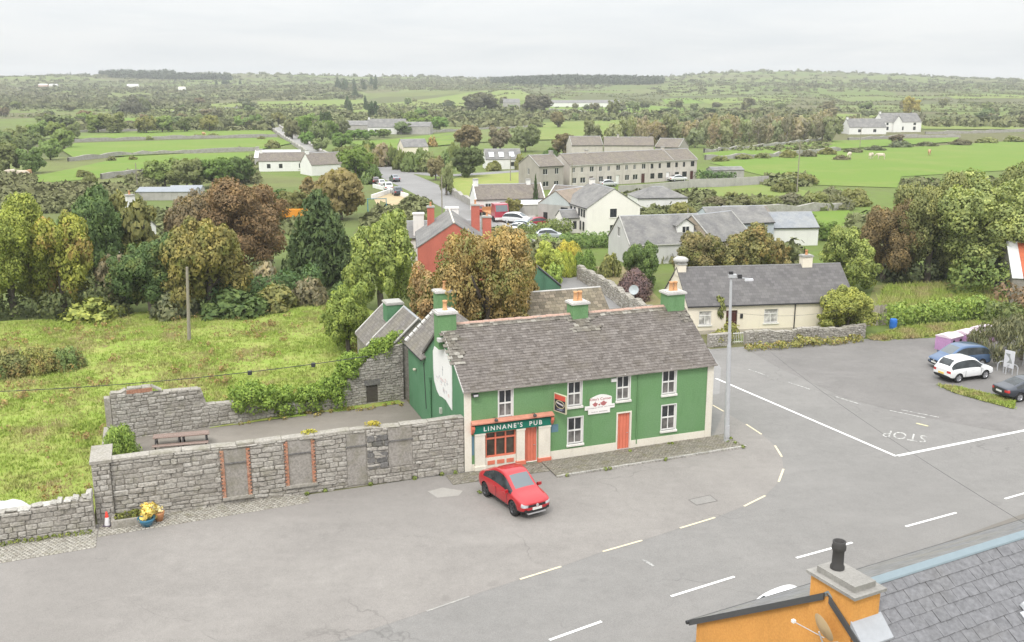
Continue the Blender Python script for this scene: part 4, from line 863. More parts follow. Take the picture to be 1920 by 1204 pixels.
# ---- outbuildings behind the pub
M_STW = mortar('rubble_wall', (0.3, 0.28, 0.25))
def PUo(u, v): return PU(u, v)
def gabled_ns(name, label, u0, u1, v0, v1, eave, ridge, wall, roof, cat='outbuilding', verge=None, chims=()):
    """building with its ridge running away from the viewer"""
    return house(name, label, cat, PU(u0, v1), PUB_RZ - math.pi / 2, v1 - v0, u1 - u0, eave, ridge, wall, roof, chims=chims, verge=verge, gutter=None)
gabled_ns('outbuilding', 'low slated outbuilding with white verge stones behind the pub, left of its chimneys', -1.2, 3.4, 14.0, 18.0, 3.6, 5.7, M_STW, M_WSL, verge=M_FLAUNCH)
ob = gabled_ns('outbuilding', 'small old slated store behind the pub with a plain green chimney', -1.6, 2.6, 18.4, 22.4, 3.0, 5.0, M_STW, M_WSL, verge=M_FLAUNCH, chims=((3.4, 1.4, 1.2, 0.9, 0, M_GREEN2),))
house('outbuilding', 'long rear building with mossy stone-slate roof behind the pub', 'outbuilding', PU(7.6, 11.2), PUB_RZ, 7.2, 5.4, 4.8, 7.0, M_STW, slate_far('mossy_stone_slates', (0.17, 0.14, 0.105), 0.3, 0.4, 0.42, 0.75), gutter=None, ridgem=M_FLAUNCH, chims=())
def on_y(px, py, Y): dx, dy, dz = _ray(px, py); return Vector((dx / dy * Y, Y, CAM_H + dz / dy * Y))
_gp = [on_y(*q_, 77.5) for q_ in ((905, 620), (1058, 620), (1050, 537), (1004, 499), (990, 487), (905, 530))]
for q_ in _gp[:2]: q_.z = 0
gg = thing('green_gable', 'dark green gable wall beside the lane, half hidden by the rusty maple', 'building', (_gp[0].x, 77.5, 0))
m = MB(); m.prism([(q_.x - _gp[0].x, 0, q_.z) for q_ in _gp], (0, 0, 0), (0, .45, 0)); m.build('wall', plaster('old_green_wall', (0.095, 0.205, 0.13), 0.2), gg)
m = MB(); a_, b_ = _gp[2], _gp[4]; m.prism([(a_.x - _gp[0].x + .1, -.06, a_.z - .05), (b_.x - _gp[0].x, -.06, b_.z), (b_.x - _gp[0].x, -.06, b_.z + .12), (a_.x - _gp[0].x + .1, -.06, a_.z + .07)], (0, 0, 0), (0, .57, 0)); m.build('coping', M_GUT, gg)
# cowled white vent pipe by the rear hedge
vp = thing('vent_cowl', 'white pipe with a conical cowl behind the ivy-topped wall', 'vent', G(697, 672)); vp.scale = (1, 1, 1.45); q = MB(); q.cyl((0, 0, 0), (0, 0, 1.5), .22, n=10); q.build('pipe', M_PVC, vp); q = MB(); q.lathe([(.45, 1.5), (.42, 1.56), (.04, 1.95), (0, 1.95)], n=12); q.build('cowl', paint('cowl_grey', (.55, .58, .62), .5), vp)

# ---- pavement in front of the pub: kerb stones and small brick setts
pv = tag(MB().build('pavement', []), 'narrow brick pavement with stone kerb along the pub front', kind='structure') if False else None
def paver_field(name, label, corners, z, pw, pl, mat, base, seed, skip=None, lift=.02):
    """joined small setts: too small to pick apart one by one"""
    a, b, c, d = [Vector(p) for p in corners]; r = random.Random(seed); L = (b - a).length; Wd = (d - a).length; ex = (b - a).normalized(); ey = (d - a).normalized(); nx, ny = int(L / pl), int(Wd / pw); V, Fc = [], []
    for j in range(ny):
        for i in range(nx + 1):
            x0 = i * pl - (pl / 2 if j % 2 else 0); x1 = x0 + pl - .018; x0, x1 = max(0, x0), min(L, x1); y0, y1 = j * pw, j * pw + pw - .016
            if x1 - x0 < .05: continue
            h = lift + r.uniform(-.006, .006); p = [a + ex * x + ey * y for x, y in ((x0, y0), (x1, y0), (x1, y1), (x0, y1))]; k = len(V)
            V += [(q.x, q.y, z + h) for q in p] + [(q.x, q.y, z - .01) for q in p]
            Fc += [(k, k + 1, k + 2, k + 3), (k, k + 4, k + 5, k + 1), (k + 1, k + 5, k + 6, k + 2), (k + 2, k + 6, k + 7, k + 3), (k + 3, k + 7, k + 4, k)]
    bs = MB(); bs.face([(q.x, q.y, z) for q in (a, b, c, d)]); bs.face([(q.x, q.y, zz) for q, zz in ((a, 0), (b, 0), (b, z), (a, z))]); st = bs.build(name, base); tag(st, label, kind='structure')
    tag(link('setts', np_mesh('setts', V, Fc, 4), st, mat), kind='stuff'); return st
M_SETT = stone('brick_setts', [(0.19, 0.172, 0.14), (0.27, 0.248, 0.205), (0.225, 0.205, 0.165), (0.31, 0.285, 0.24)], 0.45); M_PBASE = mortar('sett_joints', (0.19, 0.18, 0.13))
pave = paver_field('pavement', 'narrow brick-sett pavement with kerb stones along the pub front', [PU(4.6, -2.5), PU(17.2, -2.1), PU(17.2, -0.25), PU(4.6, -0.25)], 0.09, 0.13, 0.24, M_SETT, M_PBASE, 2)
paver_field('pavement', 'brick-sett pavement strip beside the shopfront and ruined wall', [PU(-1.2, -1.6), PU(4.58, -1.6), PU(4.58, -0.2), PU(-1.2, -0.2)], 0.05, 0.13, 0.24, M_SETT, M_PBASE, 3)
km = MB(); km.box(0, -.09, -.1, .88, .09, .125); kme = km.mesh('kerb_stone'); kme.materials.append(stone('kerb_stone_mat', [(0.33, 0.315, 0.285), (0.4, 0.38, 0.35), (0.28, 0.265, 0.24)], 0.35))
_ka, _kb = PU(4.6, -2.6), PU(17.3, -2.2); kd = _kb - _ka
for k in range(14): p = _ka + kd * (k / 14); link('kerb_stone', kme, pave, loc=(p.x, p.y, 0), rot=(0, 0, math.atan2(kd.y, kd.x) + r2.gauss(0, .01)))
M_COB, M_COBJ = stone('pale_cobbles', [(0.34, 0.315, 0.27), (0.42, 0.395, 0.345), (0.28, 0.255, 0.215)], 0.35), mortar('cobble_joints', (0.2, 0.18, 0.145))
paver_field('sett_strip', 'strip of pale square cobbles in front of the low left field wall', [PU(-30, -3.4), PU(-19.4, -2.9), PU(-19.4, -1.05), PU(-30, -1.05)], 0.025, 0.17, 0.2, M_COB, M_COBJ, 4)
paver_field('sett_strip', 'strip of pale square cobbles along the foot of the ruined wall', [PU(-19.35, -1.75), PU(-9.0, -1.2), PU(-9.0, -0.02), PU(-19.35, -0.02)], 0.025, 0.17, 0.2, M_COB, M_COBJ, 5)
# ---------------------------------------------------------------- rubble walls, every stone a piece
RUB = [(0.27, 0.248, 0.218), (0.345, 0.32, 0.285), (0.4, 0.375, 0.335), (0.3, 0.276, 0.243), (0.45, 0.425, 0.385)]
M_RUB = stone('rubble_stone', RUB, 0.25); M_RUBD = stone('dark_block', [(0.13, 0.125, 0.12), (0.18, 0.172, 0.165)], 0.2); M_MORT = mortar('wall_mortar', (0.36, 0.33, 0.295)); M_COPE = mortar('wall_coping', (0.36, 0.335, 0.295)); M_PLUG = mortar('blocked_opening', (0.33, 0.305, 0.275)); M_BRICK = stone('red_jamb_brick', [(0.46, 0.2, 0.12), (0.5, 0.26, 0.17), (0.42, 0.25, 0.18), (0.36, 0.17, 0.11)], 0.3, 14)
def stone_unit(seed, mat, name='stone'):
    """lumpy block: x 0..1, z 0..1, face towards -y"""
    r = random.Random(seed); j = lambda s: r.uniform(-s, s); m = MB(); c = .13
    ring = [(c + j(.05), 0), (1 - c + j(.05), 0), (1, c + j(.08)), (1, 1 - c + j(.08)), (1 - c + j(.05), 1), (c + j(.05), 1), (0, 1 - c + j(.08)), (0, c + j(.08))]
    back = [(x, 0.3, z) for x, z in ring]; mid = [(x, -.55 + j(.15), z) for x, z in ring]; fr = [(.5 + (x - .5) * .86, -1 + j(.22), .5 + (z - .5) * .8) for x, z in ring]
    m.v += back + mid + fr
    for a in (0, 8):
        for k in range(8): m.f.append((a + k, a + (k + 1) % 8, a + 8 + (k + 1) % 8, a + 8 + k)); m.m.append(0); m.sm.append(False)
    m.v.append((.5 + j(.1), -1.05 + j(.15), .5 + j(.1)))
    for k in range(8): m.f.append((16 + k, 16 + (k + 1) % 8, 24)); m.m.append(0); m.sm.append(False)
    me = m.mesh(name); me.materials.append(mat); return me
STM = [stone_unit(400 + k, M_RUB) for k in range(10)]; STD = [stone_unit(450 + k, M_RUBD) for k in range(4)]
def lay_stones(root, P, rz, x0, x1, hfun, holes, ch=(.17, .30), cw=(.35, .85), seed=1, depth=.07, meshes=STM, zmin=0.0, gap=.025, wob=.02, base=None):
    r = random.Random(seed); z = zmin; top = max(hfun(x0 + (x1 - x0) * k / 60) for k in range(61)); n = 0
    while z < top:
        h = r.uniform(*ch); x = x0 - r.uniform(0, .3)
        while x < x1:
            w = r.uniform(*cw) * (1.25 if r.random() < .12 else 1); a, b = max(x, x0), min(x + w, x1); x += w
            for q in holes:
                if z < q[3] - .05 and z + h > q[1] + .05:
                    if a < q[0] < b: b = q[0] if q[0] - a > .1 else a
                    elif a < q[2] < b: a = q[2]
                    elif a >= q[0] and b <= q[2]: a = b
            if b - a < .12: continue
            hm = hfun((a + b) / 2); hh = min(h, hm - z)
            if hh < .08: continue
            o = link('stone', r.choice(meshes), root, loc=P((a + gap / 2), z + gap / 2 + r.uniform(-wob, wob) * .5, 0.0), rot=(r.gauss(0, .03), r.gauss(0, wob), rz + r.gauss(0, .03)), scale=(b - a - gap, depth * r.uniform(.6, 1.5), hh - gap)); n += 1
        z += h
    return n
def core(root, P, x0, x1, hfun, holes, th, m, seg=24, name='core'):
    """wall body behind the stones"""
    mb = MB(); xs = sorted({x0, x1, *[x0 + (x1 - x0) * k / seg for k in range(seg + 1)]})
    for a, b in zip(xs, xs[1:]):
        ha, hb = hfun(a), hfun(b); mb.face([P(a, 0, 0), P(b, 0, 0), P(b, hb, 0), P(a, ha, 0)]); mb.face([P(b, 0, th), P(a, 0, th), P(a, ha, th), P(b, hb, th)]); mb.face([P(a, ha, 0), P(b, hb, 0), P(b, hb, th), P(a, ha, th)])
    for x in (x0, x1): mb.face([P(x, 0, 0), P(x, hfun(x), 0), P(x, hfun(x), th), P(x, 0, th)])
    return mb.build(name, m, root)
def coping(root, P, rz, x0, x1, hfun, th, m, seed, step=(.5, 1.1), h=(.08, .16), over=.06):
    r = random.Random(seed); x = x0; mes = []
    for k in range(5):
        b = MB(); j = lambda s: r.uniform(-s, s); b.prism([(0, -.5 + j(.06), 0), (0, -.5 + j(.05), .7 + j(.1)), (0, j(.2), 1 + j(.1)), (0, .5 + j(.05), .7 + j(.1)), (0, .5 + j(.06), 0)], (0, 0, 0), (1, 0, 0)); me = b.mesh('coping_stone'); me.materials.append(m); mes.append(me)
    while x < x1:
        w = min(r.uniform(*step), x1 - x)
        if w > .12:
            sl_ = math.atan2(hfun(x + w) - hfun(x), w); c = P(x + .01, hfun(x) - .01, th / 2); link('coping_stone', r.choice(mes), root, loc=c, rot=(r.gauss(0, .04), -sl_ + r.gauss(0, .02), rz + r.gauss(0, .015)), scale=(w - .02, th + over * 2 * r.uniform(.6, 1.2), r.uniform(*h)))
        x += w
# ruined front wall of the roofless building
fw = thing('ruined_wall', 'tall grey rubble wall with blocked-up openings and red brick jambs beside the pub', 'stone wall', PU(0, 0), PUB_RZ)
PW = lambda x, z, y: (x, y + .06, z)
FH = lambda x: 3.22 + .02 * math.sin(x * .7)
OP = [(-13.12, .42, -12.0, 3.02), (-9.84, .6, -8.62, 3.1), (-6.72, .12, -5.66, 3.1), (-4.4, .92, -3.06, 3.14)]
JW = .2; HO = [(a - JW, b, c + JW, d) if i < 2 else (a, b, c, d) for i, (a, b, c, d) in enumerate(OP)]
core(fw, PW, -18.6, -.02, lambda x: FH(x) - .02, OP, .5, M_MORT)
nst = lay_stones(fw, PW, 0, -18.6, -5.62, FH, HO, (.14, .33), (.28, 1.05), 21); lay_stones(fw, PW, 0, -5.62, -.03, FH, HO[3:], (.13, .36), (.28, 1.1), 22); lay_stones(fw, PW, 0, -5.6, -4.42, lambda x: 2.9, [], (.3, .36), (.5, .8), 23, .1, STD, .9)
coping(fw, PW, 0, -18.6, -.02, lambda x: FH(x) + .0, .5, M_COPE, 5, (.9, 2.0), (.1, .13), .03)
for i, (a, b, c, d) in enumerate(OP):
    q = MB(); q.box(a, .02, b, c, .06 - .002, d - .72); q.box(a, -.0, d - .7, c, .058, d); pl_ = q.build('blocked_opening', M_PLUG, fw)
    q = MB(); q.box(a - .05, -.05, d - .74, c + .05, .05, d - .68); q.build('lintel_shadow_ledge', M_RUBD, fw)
    if i in (0, 1): q = MB(); q.box(a - .2, -.12, b - .12, c + .25, .055, b + .02); q.build('stone_sill', M_COPE, fw)
    if i < 2:
        for xx in (a - JW, c):
            z = b; k = 0
            while z < d:
                bm_ = MB(); bm_.box(0, -.055, 0, JW - .01 - (.07 if k % 2 else 0), .05, .085); bm_.build('brick', M_BRICK, fw, loc=(xx + (.07 if (k % 2 and xx < a) else 0), .0, z)); z += .097; k += 1
# end pier with its cap
pr = MB(); pr.box(-19.45, -.12, 0, -18.6, .75, 3.2, skip='b'); pr.build('pier_core', M_MORT, fw)
lay_stones(fw, lambda x, z, y: (x, -.12 + y, z), 0, -19.45, -18.6, lambda x: 3.2, [], (.22, .36), (.4, .6), 31)
pr = MB(); pr.prism([(-19.52, -.2, 3.2), (-18.5, -.2, 3.2), (-18.5, 2.2, 3.2), (-19.52, 2.2, 3.2)], (0, 0, 0), (0, 0, .16)); pr.build('pier_cap', M_COPE, fw)
pr = MB(); pr.box(-19.45, .75, 0, -18.95, 11.9, 1.1, skip='b'); pr.build('return_wall', M_MORT, fw)
# yellow weeds in the coping are added with the plants.  Far courtyard wall
BA = R(25.7); bw0 = PU(-18.93, 11.99)
bw = thing('courtyard_wall', 'broken rubble wall at the back of the courtyard, rising to an ivy-topped gable', 'stone wall', bw0, BA)
def BH(x):
    pts = [(0, 3.15), (.7, 3.1), (1.0, 3.3), (2.4, 3.3), (2.5, 2.9), (5.4, 2.75), (5.5, 1.6), (8.7, 1.55), (11.0, .95), (13.2, .85), (14.3, 1.25), (15.2, 2.4), (16.7, 3.5), (18.3, 4.1), (18.95, 4.2)]
    for (a, b), (c, d) in zip(pts, pts[1:]):
        if a <= x <= c: return b + (d - b) * (x - a) / (c - a)
    return pts[-1][1]
PWb = lambda x, z, y: (x, y, z)
NI = [(16.2, .25, 17.0, 1.5)]
core(bw, PWb, 0, 18.9, lambda x: BH(x) - .03, NI, .45, M_MORT, 60); lay_stones(bw, PWb, 0, 0, 14.2, BH, [], (.16, .26), (.36, .75), 41, .06); lay_stones(bw, PWb, 0, 14.2, 18.9, BH, NI, (.13, .2), (.3, .6), 42, .05)
q = MB(); q.box(16.2, -.004, .25, 17.0, .02, 1.5); q.build('recess', flat('recess_shade', (.07, .06, .05), .95), bw); q = MB(); q.box(16.05, -.1, 1.5, 17.15, .05, 1.85); q.build('lintel', M_RUBD, bw)  # recess is a flat dark panel, its shade put into the colour
q = MB(); q.box(0.95, -.08, 3.0, 2.45, .0, 3.25); q.build('brick_band', M_BRICK, bw); q = MB(); q.box(-.35, -.05, 0, -.02, .5, 2.9, skip='b'); q.build('return_end', M_MORT, bw)
coping(bw, PWb, 0, 0.05, 8.6, lambda x: BH(x) - .02, .45, M_COPE, 6, (.35, .7), (.06, .14), .02)
# low field wall running out of the picture at the left
lw = thing('field_wall', 'low rubble field wall with white upright coping stones at the left edge', 'stone wall', PU(-30.6, -1.05), PUB_RZ + R(1.2))
LH = lambda x: 1.25 + .45 * max(0, (x - 3) / 8); core(lw, PWb, 0, 11.1, LH, [], .5, M_MORT); lay_stones(lw, PWb, 0, 0, 11.1, LH, [], (.2, .34), (.35, .8), 51, .08)
r3 = random.Random(8); cs = [stone_unit(600 + k, stone('limewashed_coping', [(.4, .38, .34), (.52, .5, .46), (.32, .3, .265)], .15), 'coping_stone') for k in range(5)]; x = 0
while x < 11.0:
    w = r3.uniform(.22, .5); up = r3.random() < .4; link('coping_stone', r3.choice(cs), lw, loc=(x, .42, LH(x) - .03), rot=(r3.gauss(0, .1), r3.gauss(0, .1), r3.gauss(0, .1)), scale=(w * (.6 if up else 1), .4, r3.uniform(.22, .34) if up else r3.uniform(.1, .16))); x += w * .9
# white plastic sheeting dumped behind the low wall
def crumple(name, label, cat, loc, sx, sy, h, mat, seed, n=14):
    r = random.Random(seed); v, f = [], []
    for j in range(n + 1):
        for i in range(n + 1):
            a, b = i / n - .5, j / n - .5; e = max(0, 1 - (2 * max(abs(a), abs(b))) ** 4)
            v.append((a * sx * (1 + .1 * r.uniform(-1, 1)), b * sy * (1 + .1 * r.uniform(-1, 1)), h * e * (.35 + .65 * abs(mnoise.noise((a * 5 + seed, b * 5, 0)))) + .06 * r.random()))
    for j in range(n):
        for i in range(n): k = j * (n + 1) + i; f.append((k, k + 1, k + n + 2, k + n + 1))
    me = np_mesh(name, v, f, 4); return tag(link(name, me, None, mat, loc=loc, rot=(0, 0, PUB_RZ)), label, cat)
crumple('plastic_sheet', 'crumpled white plastic sheeting heaped behind the low left wall', 'plastic sheet', PU(-25.6, 1.9, .18), 5.6, 2.6, 1.5, paint('sheet_white', (.72, .72, .72), .4, .2), 3)

# ---------------------------------------------------------------- things by the wall and in the courtyard
cone = thing('traffic_cone', 'small red and white traffic cone at the end of the ruined wall', 'traffic cone', PU(-18.95, -.55, .03)); q = MB(); q.box(-.2, -.2, 0, .2, .2, .05); q.build('base', flat('cone_base', (.1, .08, .1), .7), cone)
q = MB(); q.lathe([(.15, .05), (.095, .46)], n=14); q.build('white_body', paint('cone_white', (.78, .76, .76), .5), cone); q = MB(); q.lathe([(.0952, .46), (.04, .75), (.0, .76)], n=14); q.build('red_top', paint('cone_red', (.75, .06, .04), .5), cone)
tr = thing('stone_trough', 'low concrete planter edge with rough grass at the foot of the ruined wall', 'planter', PU(-18.75, -1.05, .0), PUB_RZ); q = MB(); q.box(0, 0, 0, 1.75, .16, .42); q.box(0, .162, 0, .16, .9, .42); q.box(1.6, .162, 0, 1.75, .9, .42); q.build('kerb', M_COPE, tr); q = MB(); q.box(.162, .162, .0, 1.598, .9, .3); q.build('soil', M_EARTH, tr)
pot = thing('flower_pot', 'blue glazed pot with yellow drooping leaves by the ruined wall', 'flower pot', PU(-17.1, -1.25, .05)); q = MB(); q.lathe([(0, .0), (.24, 0), (.4, .3), (.44, .42), (.4, .42), (.36, .34), (0, .34)], n=16); q.build('pot', carpaint('blue_glaze', (.02, .16, .27), 0), pot)
pot2 = thing('clay_pot', 'small brown clay pot beside the blue pot', 'flower pot', PU(-16.5, -.85, .05)); q = MB(); q.lathe([(0, 0), (.17, 0), (.26, .38), (.28, .46), (.23, .46), (.22, .4), (0, .4)], n=14); q.build('pot', M_TERRA, pot2)
def picnic(name, label, loc, rz):
    t = thing(name, label, 'picnic table', loc, rz); wm = stone('weathered_plank', [(.20, .14, .115), (.27, .2, .17), (.36, .3, .27)], .1, 16); fm = flat('dark_table_frame', (.055, .05, .05), .7)
    pm = MB(); pm.box(0, 0, 0, 3.2, .17, .045); pme = pm.mesh('plank'); pme.materials.append(wm); 
    for k in range(4): link('top_plank', pme, t, loc=(-1.6, -.38 + k * .19, .76), rot=(0, 0, 0))
    for y in (-.95, -.75, .58, .78): link('seat_plank', pme, t, loc=(-1.6, y, .43))
    for x in (-1.45, -.12, .12, 1.45):
        for s in (-1, 1): b = MB(); b.tube([(x, s * .75, 0), (x, s * .28, .74)], .04, 6); b.build('leg', fm, t)
        b = MB(); b.box(x - .03, -.93, .37, x + .03, .93, .43); b.build('seat_rail', fm, t)
    return t
picnic('picnic_table', 'long weathered brown picnic table in the ruined courtyard', PU(-15.05, 9.4, .15), PUB_RZ - R(6))
# lamp post
lp = thing('lamp_post', 'tall galvanised lamp post at the pub corner', 'lamp post', G(1362, 830), 0); lp.rotation_euler = (0, R(-1.4), 0)
q = MB(); q.cyl((0, 0, 0), (0, 0, 1.6), .17, .165, 12); q.cyl((0, 0, 1.6), (0, 0, 6.2), .15, .125, 12); q.cyl((0, 0, 6.2), (0, 0, 10.4), .10, .075, 12); M_GALV = flat('galvanised', (.44, .445, .455), .6, 0.0); q.build('pole', M_GALV, lp)
q = MB(); q.box(-.13, -.2, .4, .13, -.14, 1.15); q.build('access_door', M_GALV, lp)
q = MB(); q.tube([(0, 0, 10.35), (.15, -.05, 10.42), (1.0, -.2, 10.35)], .035, 6); q.build('arm', M_GALV, lp); q = MB(); q.box(.75, -.32, 10.22, 1.25, -.1, 10.34); q.build('lantern', paint('lantern_grey', (.6, .6, .62), .4), lp); q = MB(); q.box(-.16, -.16, 10.4, .3, .14, 10.6); q.build('controller', M_GALV, lp); q = MB(); q.box(-.14, -.1, 10.61, .1, .06, 10.78); q.build('sensor', M_GUT, lp); q = MB(); q.box(.36, -.2, 10.36, .6, -.04, 10.6); q.build('camera_unit', M_GUT, lp)

# ---------------------------------------------------------------- orange house at the bottom right, seen from above
YZ = R(27.3); YR = 7.5; ya = G(1655, 1085, YR)
yx, yy = Vector((math.cos(YZ), math.sin(YZ), 0)), Vector((-math.sin(YZ), math.cos(YZ), 0))
M_ORA = plaster('orange_wall', (.66, .315, .085), .14); M_DSL = slate('grey_slates', [(.15, .148, .154), (.158, .156, .163), (.166, .164, .171), (.154, .152, .158)], .12, .6, .08)
ux = -2.08                                     # the gable end, measured along the ridge from ya
yh = thing('orange_house', 'orange rendered house with grey slate roof and square chimney in the bottom right corner', 'house', Vector((ya.x, ya.y, 0)), YZ)
SLP = .665; HWF, HWN, LY = 6.0, 6.4, 17.0
m = MB(); zf, zn = YR - SLP * HWF, YR - SLP * HWN
m.face([(ux, HWF - .25, 0), (ux, -HWN + .25, 0), (ux, -HWN + .25, zn + .1), (ux, 0, YR - .05), (ux, HWF - .25, zf + .1)]); m.face([(LY, HWF - .25, 0), (ux, HWF - .25, 0), (ux, HWF - .25, zf + .1), (LY, HWF - .25, zf + .1)]); m.face([(ux, -HWN + .25, 0), (LY, -HWN + .25, 0), (LY, -HWN + .25, zn + .1), (ux, -HWN + .25, zn + .1)]); m.build('wall', M_ORA, yh)
yrn = roof_slab(yh, (ux - .08, -HWN, zn), (LY, -HWN, zn), (LY, 0, YR), (ux - .08, 0, YR), .04, flat('roof_felt', (0.09, 0.08, 0.07), 0.95), 'roof')
yrf = roof_slab(yh, (LY, HWF, zf), (ux - .08, HWF, zf), (ux - .08, 0, YR), (LY, 0, YR), .07, slate_far('far_side_slates', (.2, .2, .205), .3, .1), 'roof')
cy_, sy_ = 1 / math.hypot(1, SLP), SLP / math.hypot(1, SLP); SLn = HWN / cy_
lay_slates(yrn, Vector((ux - .08, -HWN, zn)) + Vector((0, -sy_, cy_)) * .045, (1, 0, 0), (0, cy_, sy_), 11.0, SLn - .05, .46, .40, .022, M_DSL, 300, .012, seed=7)
q = MB(); q.prism([(ux - .1, -.02, YR + .1), (ux - .1, -.17, YR - .02), (ux - .1, -.15, YR + .03), (ux - .1, 0, YR + .16), (ux - .1, .15, YR + .03), (ux - .1, .17, YR - .02)], (0, 0, 0), (LY - ux, 0, 0)) ; q.build('ridge_capping', paint('blue_grey_ridge', (.235, .29, .32), .5), yh)
q = MB(); q.prism([(ux - .14, .1, YR - .16), (ux - .14, HWF, zf - .12), (ux - .14, HWF, zf + .1), (ux - .14, .1, YR + .06)], (0, 0, 0), (.05, 0, 0)); q.build('verge_board', flat('verge_charcoal', (.07, .07, .07), .6), yh)
q = MB(); q.prism([(ux - .14, -HWN, zn - .12), (ux - .14, -.1, YR - .16), (ux - .14, -.1, YR + .06), (ux - .14, -HWN, zn + .1)], (0, 0, 0), (.05, 0, 0)); q.build('verge_board', flat('verge_charcoal', (.07, .07, .07), .6), yh)
q = MB(); q.cyl((ux - .2, HWF + .06, zf - .02), (LY, HWF + .06, zf - .02), .07, n=8); q.build('gutter', M_GUT, yh)
CX, CW, CWY = ux + .53, 1.0, 1.62; CYc = -.12; CZ = 7.87
q = MB(); q.box(ux - .06, CYc - CWY / 2, 5.6, ux - .06 + CW, CYc + CWY / 2, CZ, skip='b'); yc = q.build('chimney', M_ORA, yh)
q = MB(); q.box(ux - .16, CYc - CWY / 2 - .11, CZ, ux + CW + .06, CYc + CWY / 2 + .11, CZ + .09); q.build('cap', plaster('weathered_slab', (.33, .315, .29), .3, False), yc); q = MB(); q.box(ux + .04, CYc - CWY / 2 + .1, CZ + .091, ux + CW - .16, CYc + CWY / 2 - .1, CZ + .27); q.build('upper_cap', plaster('weathered_slab', (.33, .315, .29), .3, False), yc)
q = MB(); q.lathe([(.2, 0), (.2, .08), (.165, .14), (.16, .52), (.175, .56), (.2, .6), (.2, .7), (.18, .74), (.185, .84), (.15, .84), (.14, .6), (.0, .55)], (ux + .42, CYc + .32, CZ + .27), 16); q.build('chimney_pot', flat('sooty_pot', (.045, .042, .04), .7), yc)
q = MB(); q.prism([(0, CYc - CWY / 2 - .5, YR - SLP * (-(CYc - CWY / 2 - .5)) + .03), (0, CYc - CWY / 2 + .02, YR + SLP * (CYc - CWY / 2) + .03), (0, CYc - CWY / 2 + .02, YR + SLP * (CYc - CWY / 2) + .3), (0, CYc - CWY / 2 - .5, YR + SLP * (CYc - CWY / 2 - .5) + .12)], (ux - .1, 0, 0), (ux + CW + .05, 0, 0)); q.build('lead_apron', M_LEAD, yc)
vt = MB(); vt.box(-.28, -.5, 0, .28, .05, .03); vo = vt.build('roof_vent', flat('vent_plate', (.5, .51, .53), .5), yh, loc=(4.0, -1.9, YR - SLP * 1.9 + .1), rot=(math.atan(SLP), 0, 0)); vt = MB(); vt.cyl((0, -.25, .13), (0, .25, .13), .1, n=10); vt.box(-.1, -.25, .03, .1, .25, .13); vt.build('vent_hood', flat('vent_white', (.55, .56, .58), .5), vo)
# aerial bracket with a dish on the gable
q = MB(); q.tube([(ux - .02, -.5, 6.3), (ux - .55, -.42, 6.35), (ux - .7, -.38, 6.75)], .022, 6); q.build('dish_bracket', M_GALV, yh); q = MB(); q.tube([(ux - .55, -.45, 6.55), (ux - .95, .35, 6.75)], .014, 5); q.build('dish_arm', M_GALV, yh)
q = MB(); q.lathe([(.42, .1), (.3, .04), (.0, 0)], n=18); q.build('dish', flat('dish_mesh', (.5, .36, .2), .6), yh, loc=(ux - .55, -.3, 6.75), rot=(R(70), R(10), R(75))); q = MB(); q.box(-.05, -.05, -.03, .05, .05, .05); q.build('receiver', M_PVC, yh, loc=(ux - .95, .35, 6.75))
# pavement on the near side of the road
sheet('pavement', [G(1130, 1300), G(1340, 1185), G(1600, 1082), G(1920, 966), G(2200, 880), G(2200, 960), (30, 30), (10, 20)], asphalt('stained_pavement', (.2, .185, .165), .35, (.14, .125, .105)), .1, 'dark stained pavement between the main road and the orange house')
mark(G(1340, 1185), G(2200, 880), .12, flat('kerb_dark', (.1, .095, .09), .9), 'dark kerb line along the near side of the main road', 'kerb', .06, None, 'kerb')

